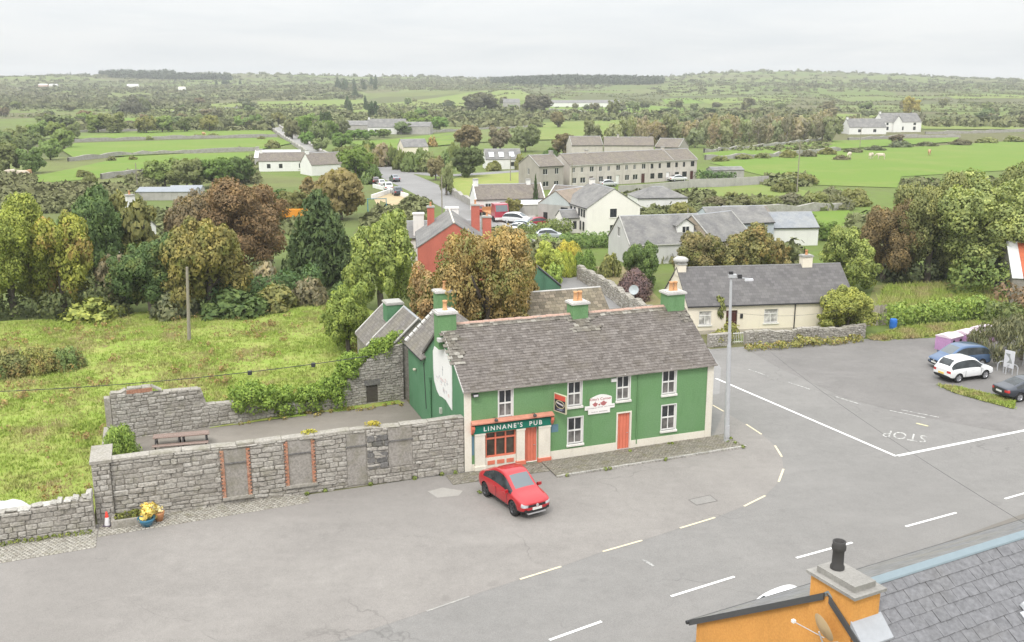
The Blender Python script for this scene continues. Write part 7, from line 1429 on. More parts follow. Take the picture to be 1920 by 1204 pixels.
def car(name, label, kind, loc, heading, col, near=True, rim=M_RIM, metal=.25, plate_r=None, group=None, rails=False, lower=True, z=0.012):
    S = CAR[kind]; st = S['st']; n = len(st); c0, c1 = S['cab']; paintm = carpaint('car_paint_%02x%02x%02x' % tuple(int(x * 255) for x in col[:3]), col, metal)
    root = thing(name, label, 'car', (loc[0], loc[1], z), heading, group); V, Fc, Mi = [], [], []
    def ring(x, zb, w, zs, wr, zr):
        if zr > 1.3: zr += .14; wr += .04
        return [(0, zb), (w * .84, zb), (w * .965, zb + .13), (w, zb + (zs - zb) * .62), (w * .965, zs), (wr, zr - .055), (wr * .95, zr - .016), (0, zr + .008)]
    K = 8; full = 2 * K - 2
    for s in st:
        rg = ring(*s); pts = rg + [(-y, z_) for y, z_ in reversed(rg[1:-1])]; V += [(s[0], y, z_) for y, z_ in pts]
    for i in range(n - 1):
        for k in range(full):
            a, b = i * full + k, i * full + (k + 1) % full; Fc.append((a, b, b + full, a + full)); kk = k if k < K - 1 else full - 1 - k; left = k < K - 1
            m = 0
            if kk in (0,): m = 2
            elif kk == 1 and lower: m = 2
            elif kk == 4 and c0 <= i < c1: m = 4 if left else 5
            elif kk == 6 and i == c1 - 1: m = 1
            elif kk == 6 and i == c0: m = 3
            elif kk == 3 and i == n - 2: m = 6
            elif kk == 3 and i == 0: m = 7
            Mi.append(m)
    for i, fl in ((0, False), (n - 1, True)):
        o = i * full
        for k in range(K - 1):
            l0, l1 = o + k, o + k + 1; r0 = o + (full - k) % full; r1 = o + full - k - 1
            q = [l0, r0, r1, l1] if k > 0 else [l0, r1, l1]
            if k == K - 2: q = [l0, r0, l1]
            q = list(dict.fromkeys(q)); Fc.append(tuple(q if fl else reversed(q))); Mi.append(2 if k <= 1 else (8 if (fl and k == 3) else 0))
    me = bpy.data.meshes.new('body'); me.from_pydata(V, [], Fc); me.polygons.foreach_set('material_index', Mi)
    for m_ in range(9): me.materials.append([paintm, M_CGL, M_BLK, M_CGL, M_CGL, M_CGL, M_LAMP, M_TAIL, M_BLK][m_])
    bm = bmesh.new(); bm.from_mesh(me); bmesh.ops.recalc_face_normals(bm, faces=bm.faces[:]); bm.to_mesh(me); bm.free()
    tmp = bpy.data.objects.new('tmp', me); COL.objects.link(tmp); ss = tmp.modifiers.new('s', 'SUBSURF'); ss.levels = ss.render_levels = 2 if near else 1
    cuts = []
    if near:
        for x in S['ax']:
            for s in (-1, 1):
                cb = MB(); w = S['W']; cb.cyl((x, s * (w - .3), S['r']), (x, s * (w + .3), S['r']), S['r'] + .055, n=24, m=2); cm = cb.mesh('cut'); [cm.materials.append(M_BLK) for _ in range(3)]; co_ = bpy.data.objects.new('cut', cm); COL.objects.link(co_); cuts.append(co_)
                bo = tmp.modifiers.new('b', 'BOOLEAN'); bo.operation = 'DIFFERENCE'; bo.object = co_; bo.solver = 'EXACT'
    dg = bpy.context.evaluated_depsgraph_get(); ev = bpy.data.meshes.new_from_object(tmp.evaluated_get(dg))
    for c in cuts: bpy.data.objects.remove(c)
    bpy.data.objects.remove(tmp)
    co = np.empty(len(ev.vertices) * 3, np.float32); ev.vertices.foreach_get('co', co); co = co.reshape(-1, 3); groups = {}
    for p in ev.polygons: groups.setdefault(p.material_index, []).append(tuple(p.vertices))
    for mi, nm, mt in ((0, 'body', paintm), (1, 'windscreen', M_WSC), (3, 'rear_window', M_CGL), (4, 'side_window', M_CGL), (5, 'side_window', M_CGL), (2, 'lower_trim', M_BLK), (6, 'headlight', M_LAMP), (7, 'taillight', M_TAIL), (8, 'grille', M_BLK)):
        fs = groups.get(mi)
        if not fs: continue
        for sgn in ((1, -1) if mi in (6, 7) else (0,)):
            f2 = [f for f in fs if sgn == 0 or sum(co[v][1] for v in f) * sgn > 0]
            if not f2: continue
            ids = sorted({v for f in f2 for v in f}); mp = {v: k for k, v in enumerate(ids)}; m2 = bpy.data.meshes.new(nm); m2.from_pydata([tuple(co[v]) for v in ids], [], [tuple(mp[v] for v in f) for f in f2]); m2.polygons.foreach_set('use_smooth', [True] * len(m2.polygons)); link(nm, m2, root, mt)
    tm, dm = wheel_mesh(S['r'], rim)
    for x in S['ax']:
        for s in (-1, 1):
            o = link('wheel', tm, root, loc=(x, s * (S['W'] - .14), S['r']), rot=(R(-90) * s, 0, 0)); link('rim', dm, o)
    if near:
        W_ = S['W']
        for s in (-1, 1): q = MB(); q.prism([(0, 0, 0), (.16, .02 * s, .02), (.16, .2 * s, .03), (.02, .2 * s, .0), (.02, .2 * s, .12), (.14, .2 * s, .13)][:4], (0, 0, 0), (0, 0, .13)); q.build('mirror', paintm, root, loc=(st[c1][0] - .35, s * W_ * .95, st[c1][3] + .0))
        q = MB(); q.box(st[-1][0] - .03, -.26, .46, st[-1][0] + .025, .26, .57); q.build('number_plate', M_PLATE, root); q = MB(); q.box(st[0][0] - .03, -.26, .62, st[0][0] + .03, .26, .74); q.build('number_plate', plate_r or M_PLATE, root)
        q = MB(); q.cyl((st[-1][0] + .01, 0, .66), (st[-1][0] + .03, 0, .66), .075, n=10); q.build('badge', M_SILV, root); q = MB(); q.box(st[-1][0] - .16, -.5, .26, st[-1][0] - .02, .5, .33); q.build('skid_plate', M_SILV, root)
        for s in (-1, 1): q = MB(); q.box(st[-1][0] - .13, s * .62 - .07, .4, st[-1][0] - .02, s * .62 + .07, .5); q.build('fog_lamp', M_BLK, root)
        xm = (st[3][0] + st[5][0]) / 2
        for s in (-1, 1):     # door gaps and handles along the flank
            for xx in (xm - .05, st[c1][0] - .3): q = MB(); q.box(xx, s * (W_ + .001) - .012, .42, xx + .014, s * (W_ + .001) + .004 * s + .0, .9); q.build('door_gap', M_BLK, root)
            for xx in (xm - .3, xm + .55): q = MB(); q.box(xx, s * (W_ * .99) - .02, .84, xx + .2, s * (W_ * .99) + .02, .875); q.build('door_handle', paintm, root)
            q = MB(); xb = st[4][0]; q.box(xb - .05, s * (W_ * .82) - .02, st[4][3], xb + .05, s * (W_ * .82) + .02, st[4][3]); 
        if rails:
            for s in (-1, 1): q = MB(); q.tube([(st[3][0] + .1, s * .56, st[3][5] + .03), (0, s * .57, st[4][5] + .06), (st[5][0], s * .56, st[5][5] + .03)], .022, 5); q.build('roof_rail', M_SILV, root)
        q = MB(); q.box(st[c1][0] - .08, -.62, st[c1][5] - .01, st[c1][0] + .03, .62, st[c1][5] + .02); q.build('wiper_cowl', M_BLK, root)
    return root
def car_at(wheel_r, wheel_f, kind, side):
    """centre and heading from the two wheel contact places on the side we see (side -1: its right side)"""
    d = (wheel_f - wheel_r).normalized(); n = Vector((-d.y, d.x, 0)); c = (wheel_r + wheel_f) / 2 + n * (-side) * (CAR[kind]['W'] - .06); return c, math.atan2(d.y, d.x)
c, h = car_at(G(912, 932), G(962, 967), 'coupe', -1); car('red_car', 'red coupe SUV parked on the forecourt in front of the pub', 'coupe', c, h, (.43, .008, .014), rim=M_RIMD, metal=.15, z=.02).scale = (1.03, 1.05, 1.16)
c, h = car_at(G(1793, 719), G(1850, 711), 'suv', -1); car('white_car', 'white SUV parked in the car park beside the weeping tree', 'suv', c, h, (.80, .80, .80), metal=0, plate_r=M_PLATEY, rails=True, z=.02)
car('blue_car', 'metallic blue people carrier parked behind the white SUV', 'mpv', G(1790, 690) + Vector((.5, .5, 0)), R(196), (.075, .135, .25), metal=.5, z=.02)
car('dark_car', 'dark blue-grey saloon cut by the right edge of the picture', 'saloon', G(1925, 745), R(14), (.045, .052, .068), metal=.5, z=.02)
pr_ = G(1470, 1122, 1.4); car('white_hatchback', 'white car roof showing above the eaves of the orange house', 'hatch', (pr_.x + .5, pr_.y + .12), R(30), (.8, .8, .8), metal=0, z=.1)
for k, (px, py, kind, hd, col, lab) in enumerate([(740, 340, 'saloon', 110, (.2, .21, .25), 'grey car driving away up the village street'), (745, 366, 'suv', 105, (.05, .06, .08), 'dark car parked at the left of the street'), (727, 357, 'mpv', 105, (.75, .75, .75), 'white van-like car parked at the left of the street'), (715, 350, 'hatch', 105, (.7, .7, .7), 'white hatchback parked behind the white van-like car'), (704, 345, 'hatch', 105, (.1, .05, .05), 'dark red car parked last in the street row'), (970, 419, 'mpv', -25, (.72, .72, .73), 'white car parked in the yard beside the lorry'), (985, 432, 'hatch', -20, (.4, .45, .5), 'silver blue car parked by the hedge in the yard'), (1003, 426, 'hatch', 200, (.35, .02, .04), 'dark red car in front of the workshop'), (900, 402, 'hatch', 100, (.3, .02, .02), 'small red car by the white cottage'), (1140, 350, 'hatch', 30, (.6, .6, .62), 'pale car in front of the terrace'), (1270, 340, 'saloon', 25, (.75, .75, .75), 'white car at the right end of the terrace'), (1030, 449, 'hatch', 5, (.45, .47, .5), 'silver car roof behind the flat hedge'), (975, 437, 'hatch', 60, (.78, .78, .78), 'white car at the mouth of the yard')]):
    car('parked_car' if k else 'grey_car', lab, kind, G(px, py), R(hd), col, False, group='cars in the village', z=.03)
# red lorry with a flat bed
lo = thing('lorry', 'red lorry with an empty bed in the yard', 'lorry', G(934, 414), R(-72)); M_LR = carpaint('lorry_red', (.42, .03, .06), 0)
q = MB(); q.prism([(0, -1.15, .7), (2.0, -1.15, .7), (2.1, -1.15, 1.7), (1.75, -1.15, 2.9), (0, -1.15, 2.95)], (0, 0, 0), (0, 2.3, 0)); q.build('cab', M_LR, lo); q = MB(); q.face([(2.11, -1.0, 1.75), (2.11, 1.0, 1.75), (1.8, 1.0, 2.75), (1.8, -1.0, 2.75)]); q.build('windscreen', M_WSC, lo, loc=(.01, 0, 0)); q = MB(); q.box(-5.4, -1.15, .95, -.2, 1.15, 1.1); q.box(-5.4, -1.15, 1.101, -5.3, 1.15, 1.7); q.box(-.35, -1.15, 1.101, -.2, 1.15, 2.2); q.build('bed', paint('bed_orange', (.45, .22, .1), .7), lo); q = MB(); q.box(2.05, -1.15, .45, 2.2, 1.15, .8); q.build('bumper', M_PVC, lo)
for x in (1.0, -3.2, -4.4):
    for s in (-1, 1): q = MB(); q.cyl((x, s * .95, .5), (x, s * 1.2, .5), .5, n=14); q.build('wheel', M_TYRE, lo)
# ---------------------------------------------------------------- poles and cables
M_POLE = bark('pole_wood', (.3, .27, .22))
def pole(label, px, yb, yt, lean=0, arm=True, r=.13):
    p = G(px, yb); h = (yb - yt) / ppm(p) / math.cos(TH); t = thing('utility_pole', label, 'utility pole', p, 0, 'wooden utility poles'); t.rotation_euler = (0, lean, .4); q = MB(); q.cyl((0, 0, -.2), (0, 0, h), r, r * .7, 8); q.build('pole', M_POLE, t)
    if arm:
        q = MB(); q.box(-.7, -.05, h - .5, .7, .05, h - .38); q.build('crossarm', M_POLE, t)
        for x in (-.6, 0, .6): q = MB(); q.cyl((x, 0, h - .38), (x, 0, h - .2), .05, n=6); q.build('insulator', M_GUT, t)
    return p, h
pole('leaning weathered wooden pole standing in the meadow', 355, 642, 503, .045, False, .16)
for lab, px, yb, yt in [('wooden pole in the green pasture right of the terrace', 1494, 362, 268), ('wooden pole in front of the white farmhouses', 1612, 278, 240), ('wooden pole beside the tree belt right of the terrace', 1532, 262, 236), ('wooden pole at the left beyond the trees', 258, 352, 308), ('slim pole at the roadside by the lawn', 829, 402, 332), ('pole beside the green gate of the yard', 904, 440, 400), ('pole behind the grey-roofed dormer house', 1288, 440, 392), ('pole in front of the terrace', 1072, 372, 308), ('pole by the lawn in front of the white bungalow', 957, 340, 292)]: pole(lab, px, yb, yt, 0, yb - yt < 200 and px > 1400, .12)
def cable(label, a, b, sag, r=.018, n=24):
    m = MB(); a, b = Vector(a), Vector(b); m.tube([a.lerp(b, k / n) - Vector((0, 0, sag * 4 * (k / n) * (1 - k / n))) for k in range(n + 1)], r, 5); return tag(m.build('overhead_cable', M_GUT), label, 'cable')
ca_, cb_ = G(-120, 738, 5.0), G(690, 668, 6.6); ow = cable('black overhead cable crossing the meadow on the left', ca_, cb_, .4, .022)
for px, py, k in ((468, 683, .72), (590, 672, .87)):
    p = ca_.lerp(cb_, k) - Vector((0, 0, .4 * 4 * k * (1 - k))); q = MB(); q.box(-.1, -.1, -.16, .1, .1, .06); tag(q.build('cable_marker', M_GUT, loc=p), 'small black marker hanging on the meadow cable, ' + ('left one' if k < .8 else 'right one'), 'marker')
cable('thin black cable hanging over the side road towards the orange house', G(1400, 622, 3.0), G(2010, 1035, 7.6), .5, .0065)
cable('thin cable from the lamp post to the cream cottage', G(1368, 585, 6.8), G(1600, 575, 3.4), .5, .01)
# ---------------------------------------------------------------- dry-stone walls and hedgerows between the fields
M_FWALL = mortar('field_wall_stone', (.4, .38, .35))
def field_wall(label, px, h=1.3, th=.7, group='dry-stone field walls'):
    pts = []; raw = GP(px)
    for p, q_ in zip(raw, raw[1:]):
        n = max(1, int((q_ - p).length / 3)); pts += [p.lerp(q_, k / n) for k in range(n)]
    pts.append(raw[-1]); mb = MB(); r = random.Random(len(px) + int(px[0][0])); L, Rr = strip_pts(pts, th / 2)
    hs = [h * r.uniform(.65, 1.2) for _ in pts]; zz = [tz(p.x, p.y) for p in pts]
    for k in range(len(pts) - 1):
        a, b, c, d = L[k], L[k + 1], Rr[k + 1], Rr[k]
        def at(p, z): return (p.x, p.y, z)
        z0, z1 = zz[k], zz[k + 1]; mb.face([at(d, z0 - .3), at(c, z1 - .3), at(c, z1 + hs[k + 1]), at(d, z0 + hs[k])]); mb.face([at(b, z1 - .3), at(a, z0 - .3), at(a, z0 + hs[k]), at(b, z1 + hs[k + 1])]); mb.face([at(d, z0 + hs[k]), at(c, z1 + hs[k + 1]), at(b, z1 + hs[k + 1]), at(a, z0 + hs[k])])
    return tag(mb.build('field_wall', M_FWALL), label, 'stone wall', group)
FW = [('lower dry-stone wall crossing the left pastures', [(128, 303), (230, 293), (380, 287), (485, 283)]), ('upper dry-stone wall crossing the left pastures', [(140, 267), (260, 262), (400, 259), (520, 257)]), ('dry-stone wall behind the narrow left pasture', [(145, 250), (300, 244), (500, 239)]), ('broken wall at the foot of the left pasture', [(190, 336), (270, 328), (330, 326)]), ('left wall of the pale lane', [(505, 240), (540, 265), (575, 288)]), ('right wall of the pale lane', [(524, 239), (570, 266), (603, 288), (640, 300)]), ('far wall under the small pasture', [(280, 214), (380, 208), (468, 202)]), ('wall behind the yellowish lawn', [(830, 332), (850, 366), (905, 398)]), ('wall of the right pasture strip', [(1322, 300), (1450, 294), (1575, 283)]), ('wall above the right pasture strip', [(1320, 287), (1430, 277), (1540, 265)]), ('far wall right of the white farmhouses', [(1735, 252), (1830, 250), (1960, 246)]), ('wall below the far white farmhouses', [(1590, 264), (1690, 258), (1800, 258)]), ('far wall in the central fields', [(745, 252), (860, 246), (1000, 240)]), ('far wall at the long white shed', [(1030, 206), (1130, 214), (1240, 218)]), ('grey wall in the small far paddock', [(1330, 404), (1460, 399), (1590, 394)])]
for lab, px in FW: field_wall(lab, px)
# ---------------------------------------------------------------- trees and bushes further off
fr_ = random.Random(31); nfar = 0
def lod_for(wpx): return 1 if wpx > 44 else (2 if wpx > 16 else 3)
def ordinal(n):
    u = ['', 'first', 'second', 'third', 'fourth', 'fifth', 'sixth', 'seventh', 'eighth', 'ninth', 'tenth', 'eleventh', 'twelfth', 'thirteenth', 'fourteenth', 'fifteenth', 'sixteenth', 'seventeenth', 'eighteenth', 'nineteenth']; t = ['', '', 'twenty', 'thirty', 'forty', 'fifty', 'sixty', 'seventy', 'eighty', 'ninety']; e = ['', '', 'twentieth', 'thirtieth', 'fortieth', 'fiftieth', 'sixtieth', 'seventieth', 'eightieth', 'ninetieth']
    return u[n] if n < 20 else (e[n // 10] if n % 10 == 0 else t[n // 10] + '-' + u[n % 10])
def F(label, cat_name, items, group, kind='broad', cols=('haz',), cat='tree'):
    """items: photo x, foot y, width and height in photo pixels, optional colour"""
    items = sorted(items, key=lambda q_: q_[0])
    for ix, it in enumerate(items):
        px, yb, w, h = it[:4]; lab_ = label + ', ' + ordinal(ix + 1) + ' from the left'; c = it[4] if len(it) > 4 else fr_.choice(cols); kd = it[5] if len(it) > 5 else kind; p = G(px, yb); s = ppm(p); plant(cat_name, lab_, cat, p, w / s, h / s, kd, c, lod_for(w), M_OCH if c == 'rust' else M_LEAFF, group, trunk=(h > 9))
def single(label, px, yb, w, h, c, kind='broad', name='tree', cat='tree'):
    p = G(px, yb); s = ppm(p); plant(name, label, cat, p, w / s, h / s, kind, c, 1 if w > 28 else 2, M_LEAFF, None)
for a in [('round dark green tree at the roadside beyond the lawn', 872, 332, 74, 64, (.1, .125, .055)), ('green tree on the far side of the street by the parked cars', 668, 334, 66, 62, 'gr'), ('olive tree left of the street', 645, 322, 50, 55, 'olive'), ('rusty tree row behind the conifer, left one', 560, 412, 70, 60, 'olive'), ('rusty tree behind the conifer, right one', 640, 412, 95, 100, (.21, .17, .08)), ('brown tree behind the conifer top', 600, 395, 70, 70, (.185, .155, .08)), ('dark shrub at the left of the grey yard', 520, 402, 60, 50, 'dk'), ('brown tree left of the terrace', 1058, 298, 52, 50, (.155, .13, .08)), ('tall grey-green tree behind the terrace', 1112, 280, 42, 60, (.16, .165, .095)), ('lone brown round tree in the pale pasture', 1047, 240, 31, 34, (.15, .14, .085)), ('lone olive tree right of the brown pasture tree', 1149, 224, 28, 38, (.13, .145, .085)), ('big brown tree behind the round roadside tree', 880, 282, 60, 50, (.175, .145, .085)), ('green tree with pale stems behind the bungalow', 985, 285, 60, 52, (.165, .185, .1)), ('grey tree left of the green one behind the bungalow', 938, 282, 48, 48, (.17, .15, .105)), ('wide dull tree clump on the far central hill, left', 903, 212, 68, 40, (.13, .125, .085)), ('dull tree clump on the far central hill, right', 1003, 212, 58, 36, (.135, .125, .09)), ('small brown tree at the end of the lawn', 817, 338, 34, 46, (.21, .18, .1)), ('slim pale birch on the lawn edge', 837, 366, 30, 66, (.2, .21, .1)), ('yellow-leaved bush behind the grey-roofed houses', 1275, 425, 60, 48, (.21, .2, .08)), ('rounded bush in the small green paddock', 1510, 442, 62, 44, 'mid'), ('dark bush at the right side of the paddock', 1545, 450, 50, 40, 'gr'), ('small tree in the far right field', 1680, 272, 28, 22, (.13, .11, .08)), ('green tree left of the white farmhouses', 1572, 250, 20, 24, 'dusk'), ('bright yellow far tree above the white farmhouses', 1708, 215, 34, 36, (.28, .26, .09)), ('green bush by the yard lean-to', 962, 405, 36, 34, (.16, .16, .07))]: single(*a)
single('narrow dark cypress beside the workshop', 1004, 400, 12, 68, 'con', 'cone', 'cypress')
for a in [('grey-green left tree group of the pasture foot', 310, 352, 70, 58, 'mid'), ('olive tree of the pasture foot, second from left', 352, 356, 76, 66, 'olive'), ('dark green tree of the pasture foot, third', 400, 352, 80, 64, 'gr'), ('dark green tree of the pasture foot, rightmost', 448, 346, 56, 54, 'dk')]: single(*a)
F('hedgerow tree in the left pastures', 'tree', [(184, 250, 50, 40), (212, 250, 54, 42), (275, 250, 44, 34), (305, 249, 48, 36), (346, 248, 30, 32), (393, 247, 36, 34), (452, 243, 30, 26), (120, 278, 40, 38), (95, 300, 44, 40), (60, 325, 50, 52), (18, 325, 60, 60), (20, 300, 50, 46), (140, 262, 26, 34), (60, 285, 44, 40), (420, 242, 30, 24), (370, 240, 36, 26), (330, 240, 36, 24), (480, 238, 30, 24), (500, 245, 34, 26), (522, 235, 30, 24), (160, 236, 40, 26), (105, 262, 40, 36), (75, 262, 44, 36), (35, 275, 44, 40), (5, 280, 44, 40), (125, 240, 40, 26), (90, 240, 44, 26)], 'hedgerow trees in the left pastures', cols=('haz', 'mid', 'dusk', 'olive'))
F('tree in the belt along the pale lane', 'tree', [(548, 262, 34, 40), (572, 258, 36, 46), (598, 270, 40, 46), (620, 262, 34, 40), (640, 258, 34, 34), (560, 240, 30, 24), (590, 238, 30, 26), (612, 250, 28, 44, 'con'), (575, 272, 30, 26), (640, 280, 40, 34), (600, 285, 36, 26), (665, 262, 34, 22), (690, 262, 34, 20), (720, 258, 30, 18), (755, 252, 36, 26), (780, 246, 34, 26), (800, 240, 30, 24), (825, 244, 40, 26), (745, 225, 30, 20), (790, 222, 30, 20), (770, 230, 34, 22), (815, 225, 30, 18), (700, 222, 20, 34, 'con')], 'trees along the pale lane', cols=('haz', 'gr', 'dusk', 'mid'))
F('roadside bush by the village street', 'bush', [(700, 335, 30, 26), (690, 318, 40, 40), (715, 312, 40, 36, 'grey'), (735, 312, 34, 36), (752, 318, 30, 36), (775, 322, 44, 34), (805, 322, 44, 34), (835, 322, 34, 34), (850, 300, 30, 30), (790, 305, 36, 24), (665, 300, 44, 26), (690, 290, 40, 24), (720, 292, 40, 22, 'grey'), (810, 275, 20, 18, 'rust'), (925, 320, 30, 18), (1000, 320, 40, 26), (1030, 300, 34, 22), (975, 318, 26, 26), (690, 345, 30, 20)], 'roadside bushes', 'dome', ((.1, .14, .05), (.125, .155, .06), 'olive'), 'bush')
F('pale bare tree in the belt right of the terrace', 'tree', [(1150 + k * 17, 278 - (k * .55) + fr_.uniform(-5, 4), fr_.uniform(22, 40), fr_.uniform(34, 56), fr_.choice(['grey', (.23, .205, .145), (.21, .22, .125), (.18, .19, .11), (.25, .22, .165)]), fr_.choice(['bare', 'broad', 'broad', 'bare'])) for k in range(25)], 'tree belt right of the terrace')
F('pale tree in the rear row of the belt', 'tree', [(1165 + k * 19, 262 - (k * .4) + fr_.uniform(-4, 4), fr_.uniform(26, 40), fr_.uniform(30, 44), fr_.choice(['grey', (.23, .21, .15), (.22, .215, .13)]), fr_.choice(['bare', 'broad'])) for k in range(21)], 'tree belt right of the terrace')
F('dark field bush in the right pastures', 'bush', [(1350, 302, 34, 9), (1395, 298, 34, 8), (1430, 297, 30, 10), (1480, 296, 34, 14), (1515, 294, 30, 12), (1550, 290, 36, 12), (1600, 286, 36, 8), (1640, 282, 40, 8), (1690, 276, 44, 12), (1740, 274, 40, 8), (1800, 272, 40, 10), (1850, 268, 40, 10), (1578, 300, 30, 9), (1900, 266, 40, 10), (1480, 340, 44, 16), (1510, 345, 46, 18), (1345, 392, 60, 22), (1390, 396, 70, 26), (1440, 392, 64, 24), (1480, 390, 60, 26), (1530, 392, 64, 30), (1570, 392, 60, 26), (1470, 360, 50, 22), (1370, 372, 30, 12), (1600, 385, 60, 30), (1560, 368, 40, 16)], 'dark field bushes in the right pastures', 'dome', ('dusk', 'olive', (.13, .12, .075)), 'bush')
F('field bush in the left pastures', 'bush', [(158, 332, 34, 12), (170, 345, 30, 16), (215, 332, 40, 8), (250, 300, 16, 8), (208, 302, 16, 9), (510, 278, 30, 14), (370, 259, 20, 7), (400, 258, 24, 8), (280, 262, 16, 6), (490, 262, 18, 6), (450, 282, 14, 6), (237, 262, 10, 5), (270, 213, 30, 26, 'dusk'), (250, 213, 50, 30, (.11, .105, .075)), (230, 213, 36, 24, 'dusk'), (343, 212, 18, 14, 'dk'), (378, 207, 10, 6), (392, 205, 8, 5), (416, 205, 12, 5), (444, 203, 8, 6)], 'field bushes in the left pastures', 'dome', ('dusk', 'olive'), 'bush')
F('far tree of the right-hand plain', 'tree', [(1215 + fr_.uniform(0, 720), fr_.uniform(200, 236), fr_.uniform(14, 32), fr_.uniform(9, 20)) for _ in range(58)], 'far trees of the right-hand plain', cols=('haz', 'dusk', (.16, .15, .1), (.15, .16, .095)))
F('far tree of the central plain', 'tree', [(fr_.uniform(700, 1210), fr_.uniform(196, 232), fr_.uniform(12, 26), fr_.uniform(9, 17)) for _ in range(34)], 'far trees of the central plain', cols=('haz', 'dusk', (.15, .15, .1)))
F('far tree of the left plain', 'tree', [(fr_.uniform(-40, 480), fr_.uniform(196, 238), fr_.uniform(16, 34), fr_.uniform(10, 20)) for _ in range(26)], 'far trees of the left plain', cols=('haz', 'dusk', (.15, .14, .095), (.16, .13, .09)))
F('skyline conifer of the far left hill', 'conifer_tree', [(635 + fr_.uniform(-4, 70), fr_.uniform(160, 172), fr_.uniform(7, 12), fr_.uniform(12, 20)) for _ in range(14)] + [(405 + fr_.uniform(0, 50), 158, 6, 8) for _ in range(7)], 'skyline conifers', 'cone', ('con',), 'conifer')
F('far conifer standing below the skyline', 'conifer_tree', [(660 + fr_.uniform(-10, 40), fr_.uniform(180, 215), fr_.uniform(8, 14), fr_.uniform(16, 26)) for _ in range(8)], 'conifers below the skyline', 'cone', ('con',), 'conifer')
# scrub, far woods and hedges that read as one mass
def scrub(name, label, regions, n, seed, wm, hm, cols, kind_='stuff', q=16, cat='scrub', polar=None):
    """joined leaf clumps over photo regions; nobody could count them"""
    r = np.random.default_rng(seed); rr = random.Random(seed); C, W_, H_ = [], [], []
    lat = []
    if polar is None:
        for x0, y0, x1, y1 in regions: lat.append([[G(x0 + (x1 - x0) * i / 8, y0 + (y1 - y0) * j / 4) for i in range(9)] for j in range(5)])
    for _ in range(n):
        if polar is None:
            g = rr.choice(lat); u_, v_ = rr.random() * 7.999, rr.random() * 3.999; i, j = int(u_), int(v_); fu, fv = u_ - i, v_ - j
            p = g[j][i].lerp(g[j][i + 1], fu).lerp(g[j + 1][i].lerp(g[j + 1][i + 1], fu), fv); x, y = p.x, p.y
        else:
            if polar == 'pts': x, y = HL[_]
            else: t0, t1, d0, d1 = rr.choice(polar); y = rr.uniform(d0, d1); x = rr.uniform(t0, t1) * y
        C.append((x, y, tz(x, y))); W_.append(rr.uniform(*wm)); H_.append(rr.uniform(*hm))
    C = np.array([tuple(p) for p in C]); W_ = np.array(W_); H_ = np.array(H_); m = n * q; d = r.normal(size=(m, 3)); d /= np.linalg.norm(d, axis=1)[:, None]; d[:, 2] = np.abs(d[:, 2]); w = np.repeat(W_, q); h = np.repeat(H_, q)
    pos = np.repeat(C, q, 0) + d * np.stack([w * .5, w * .5, h * .9], 1) * (.6 + .4 * r.random(m))[:, None]; nr = d * .6 + r.normal(size=(m, 3)) * .4; a = np.cross(nr, r.normal(size=(m, 3))); a /= np.linalg.norm(a, axis=1)[:, None]; b = np.cross(nr / np.linalg.norm(nr, axis=1)[:, None], a); s = w * .2 * (.6 + .8 * r.random(m)); a *= s[:, None]; b *= s[:, None] * .7
    v = np.empty((m, 4, 3)); v[:, 0] = pos - a; v[:, 1] = pos - b; v[:, 2] = pos + a; v[:, 3] = pos + b
    o = link(name, np_mesh(name, v.reshape(-1, 3), np.arange(m * 4).reshape(-1, 4), 4), None, cols); o.color = tint((.14, .15, .08)); return tag(o, label, cat, kind=kind_)
def scrub_mat(name, c0, c1, c2):
    b = NB(name); p = b.pos(); n = b.noise(p, .012, 4, .6); r = b.rand(); return b.done(b.mix(b.ramp(r, [(0, .0), (1, .8)]), b.mix(b.ramp(n, [(.4, 0), (.62, 1)]), c0, c1), c2), .9, spec=.1)
SM1 = scrub_mat('hill_scrub', (.135, .15, .07), (.155, .145, .08), (.18, .19, .095)); SM2 = scrub_mat('far_wood', (.06, .08, .045), (.07, .088, .05), (.085, .1, .06)); SM3 = scrub_mat('hedge_scrub', (.145, .17, .07), (.165, .16, .08), (.205, .215, .1))
scrub('hill_scrub', 'grey-green scrub covering the far hillsides', [], 4800, 3, (6, 13), (1.2, 3.4), SM1, polar=[(-.62, -.15, 1050, 1500), (-.62, .0, 1400, 2000), (-.62, .62, 1900, 2500), (.14, .62, 1300, 1900), (-.15, .1, 1500, 2100), (-.62, -.3, 800, 1100)])
scrub('far_wood', 'dark conifer plantation on the central skyline hill', [], 2600, 4, (7, 12), (7, 12), SM2, cat='wood', polar=[(.0, .15, 1600, 1850), (.02, .12, 1650, 1900), (-.02, .07, 1700, 1900)])
scrub('far_wood', 'dark wood on the left skyline', [], 1300, 5, (7, 12), (8, 15), SM2, cat='wood', polar=[(-.41, -.335, 2000, 2200), (-.56, -.42, 2150, 2250), (-.4, -.31, 1880, 1960), (-.34, -.28, 1900, 1950)])
scrub('skyline_trees', 'thin line of trees and bushes along the hill crests', [], 900, 9, (8, 16), (4, 9), SM1, cat='wood', polar=[(-.62, .62, 2200, 2450)])
def hedge_lines(label, n, seed, mat):
    """many far field hedges, one joined mass"""
    r = random.Random(seed); pts = []
    for _ in range(n):
        d = r.uniform(620, 1950); t = r.uniform(-.6, .6); x, y = t * d, d; a = r.choice([0.05, .2, -.15, 1.35, 1.75]) + r.gauss(0, .12); L = r.uniform(70, 260)
        for k in range(int(L / 5)):
            if r.random() < .82: pts.append((x + math.cos(a) * k * 5 + r.gauss(0, .8), y + math.sin(a) * k * 5 + r.gauss(0, .8)))
    return pts
HL = hedge_lines('', 210, 12, None)
scrub('hedgerows', 'hedges dividing the far fields below the hills', [], len(HL), 13, (3, 6), (1.0, 3.0), SM3, cat='hedgerow', polar='pts', q=12)
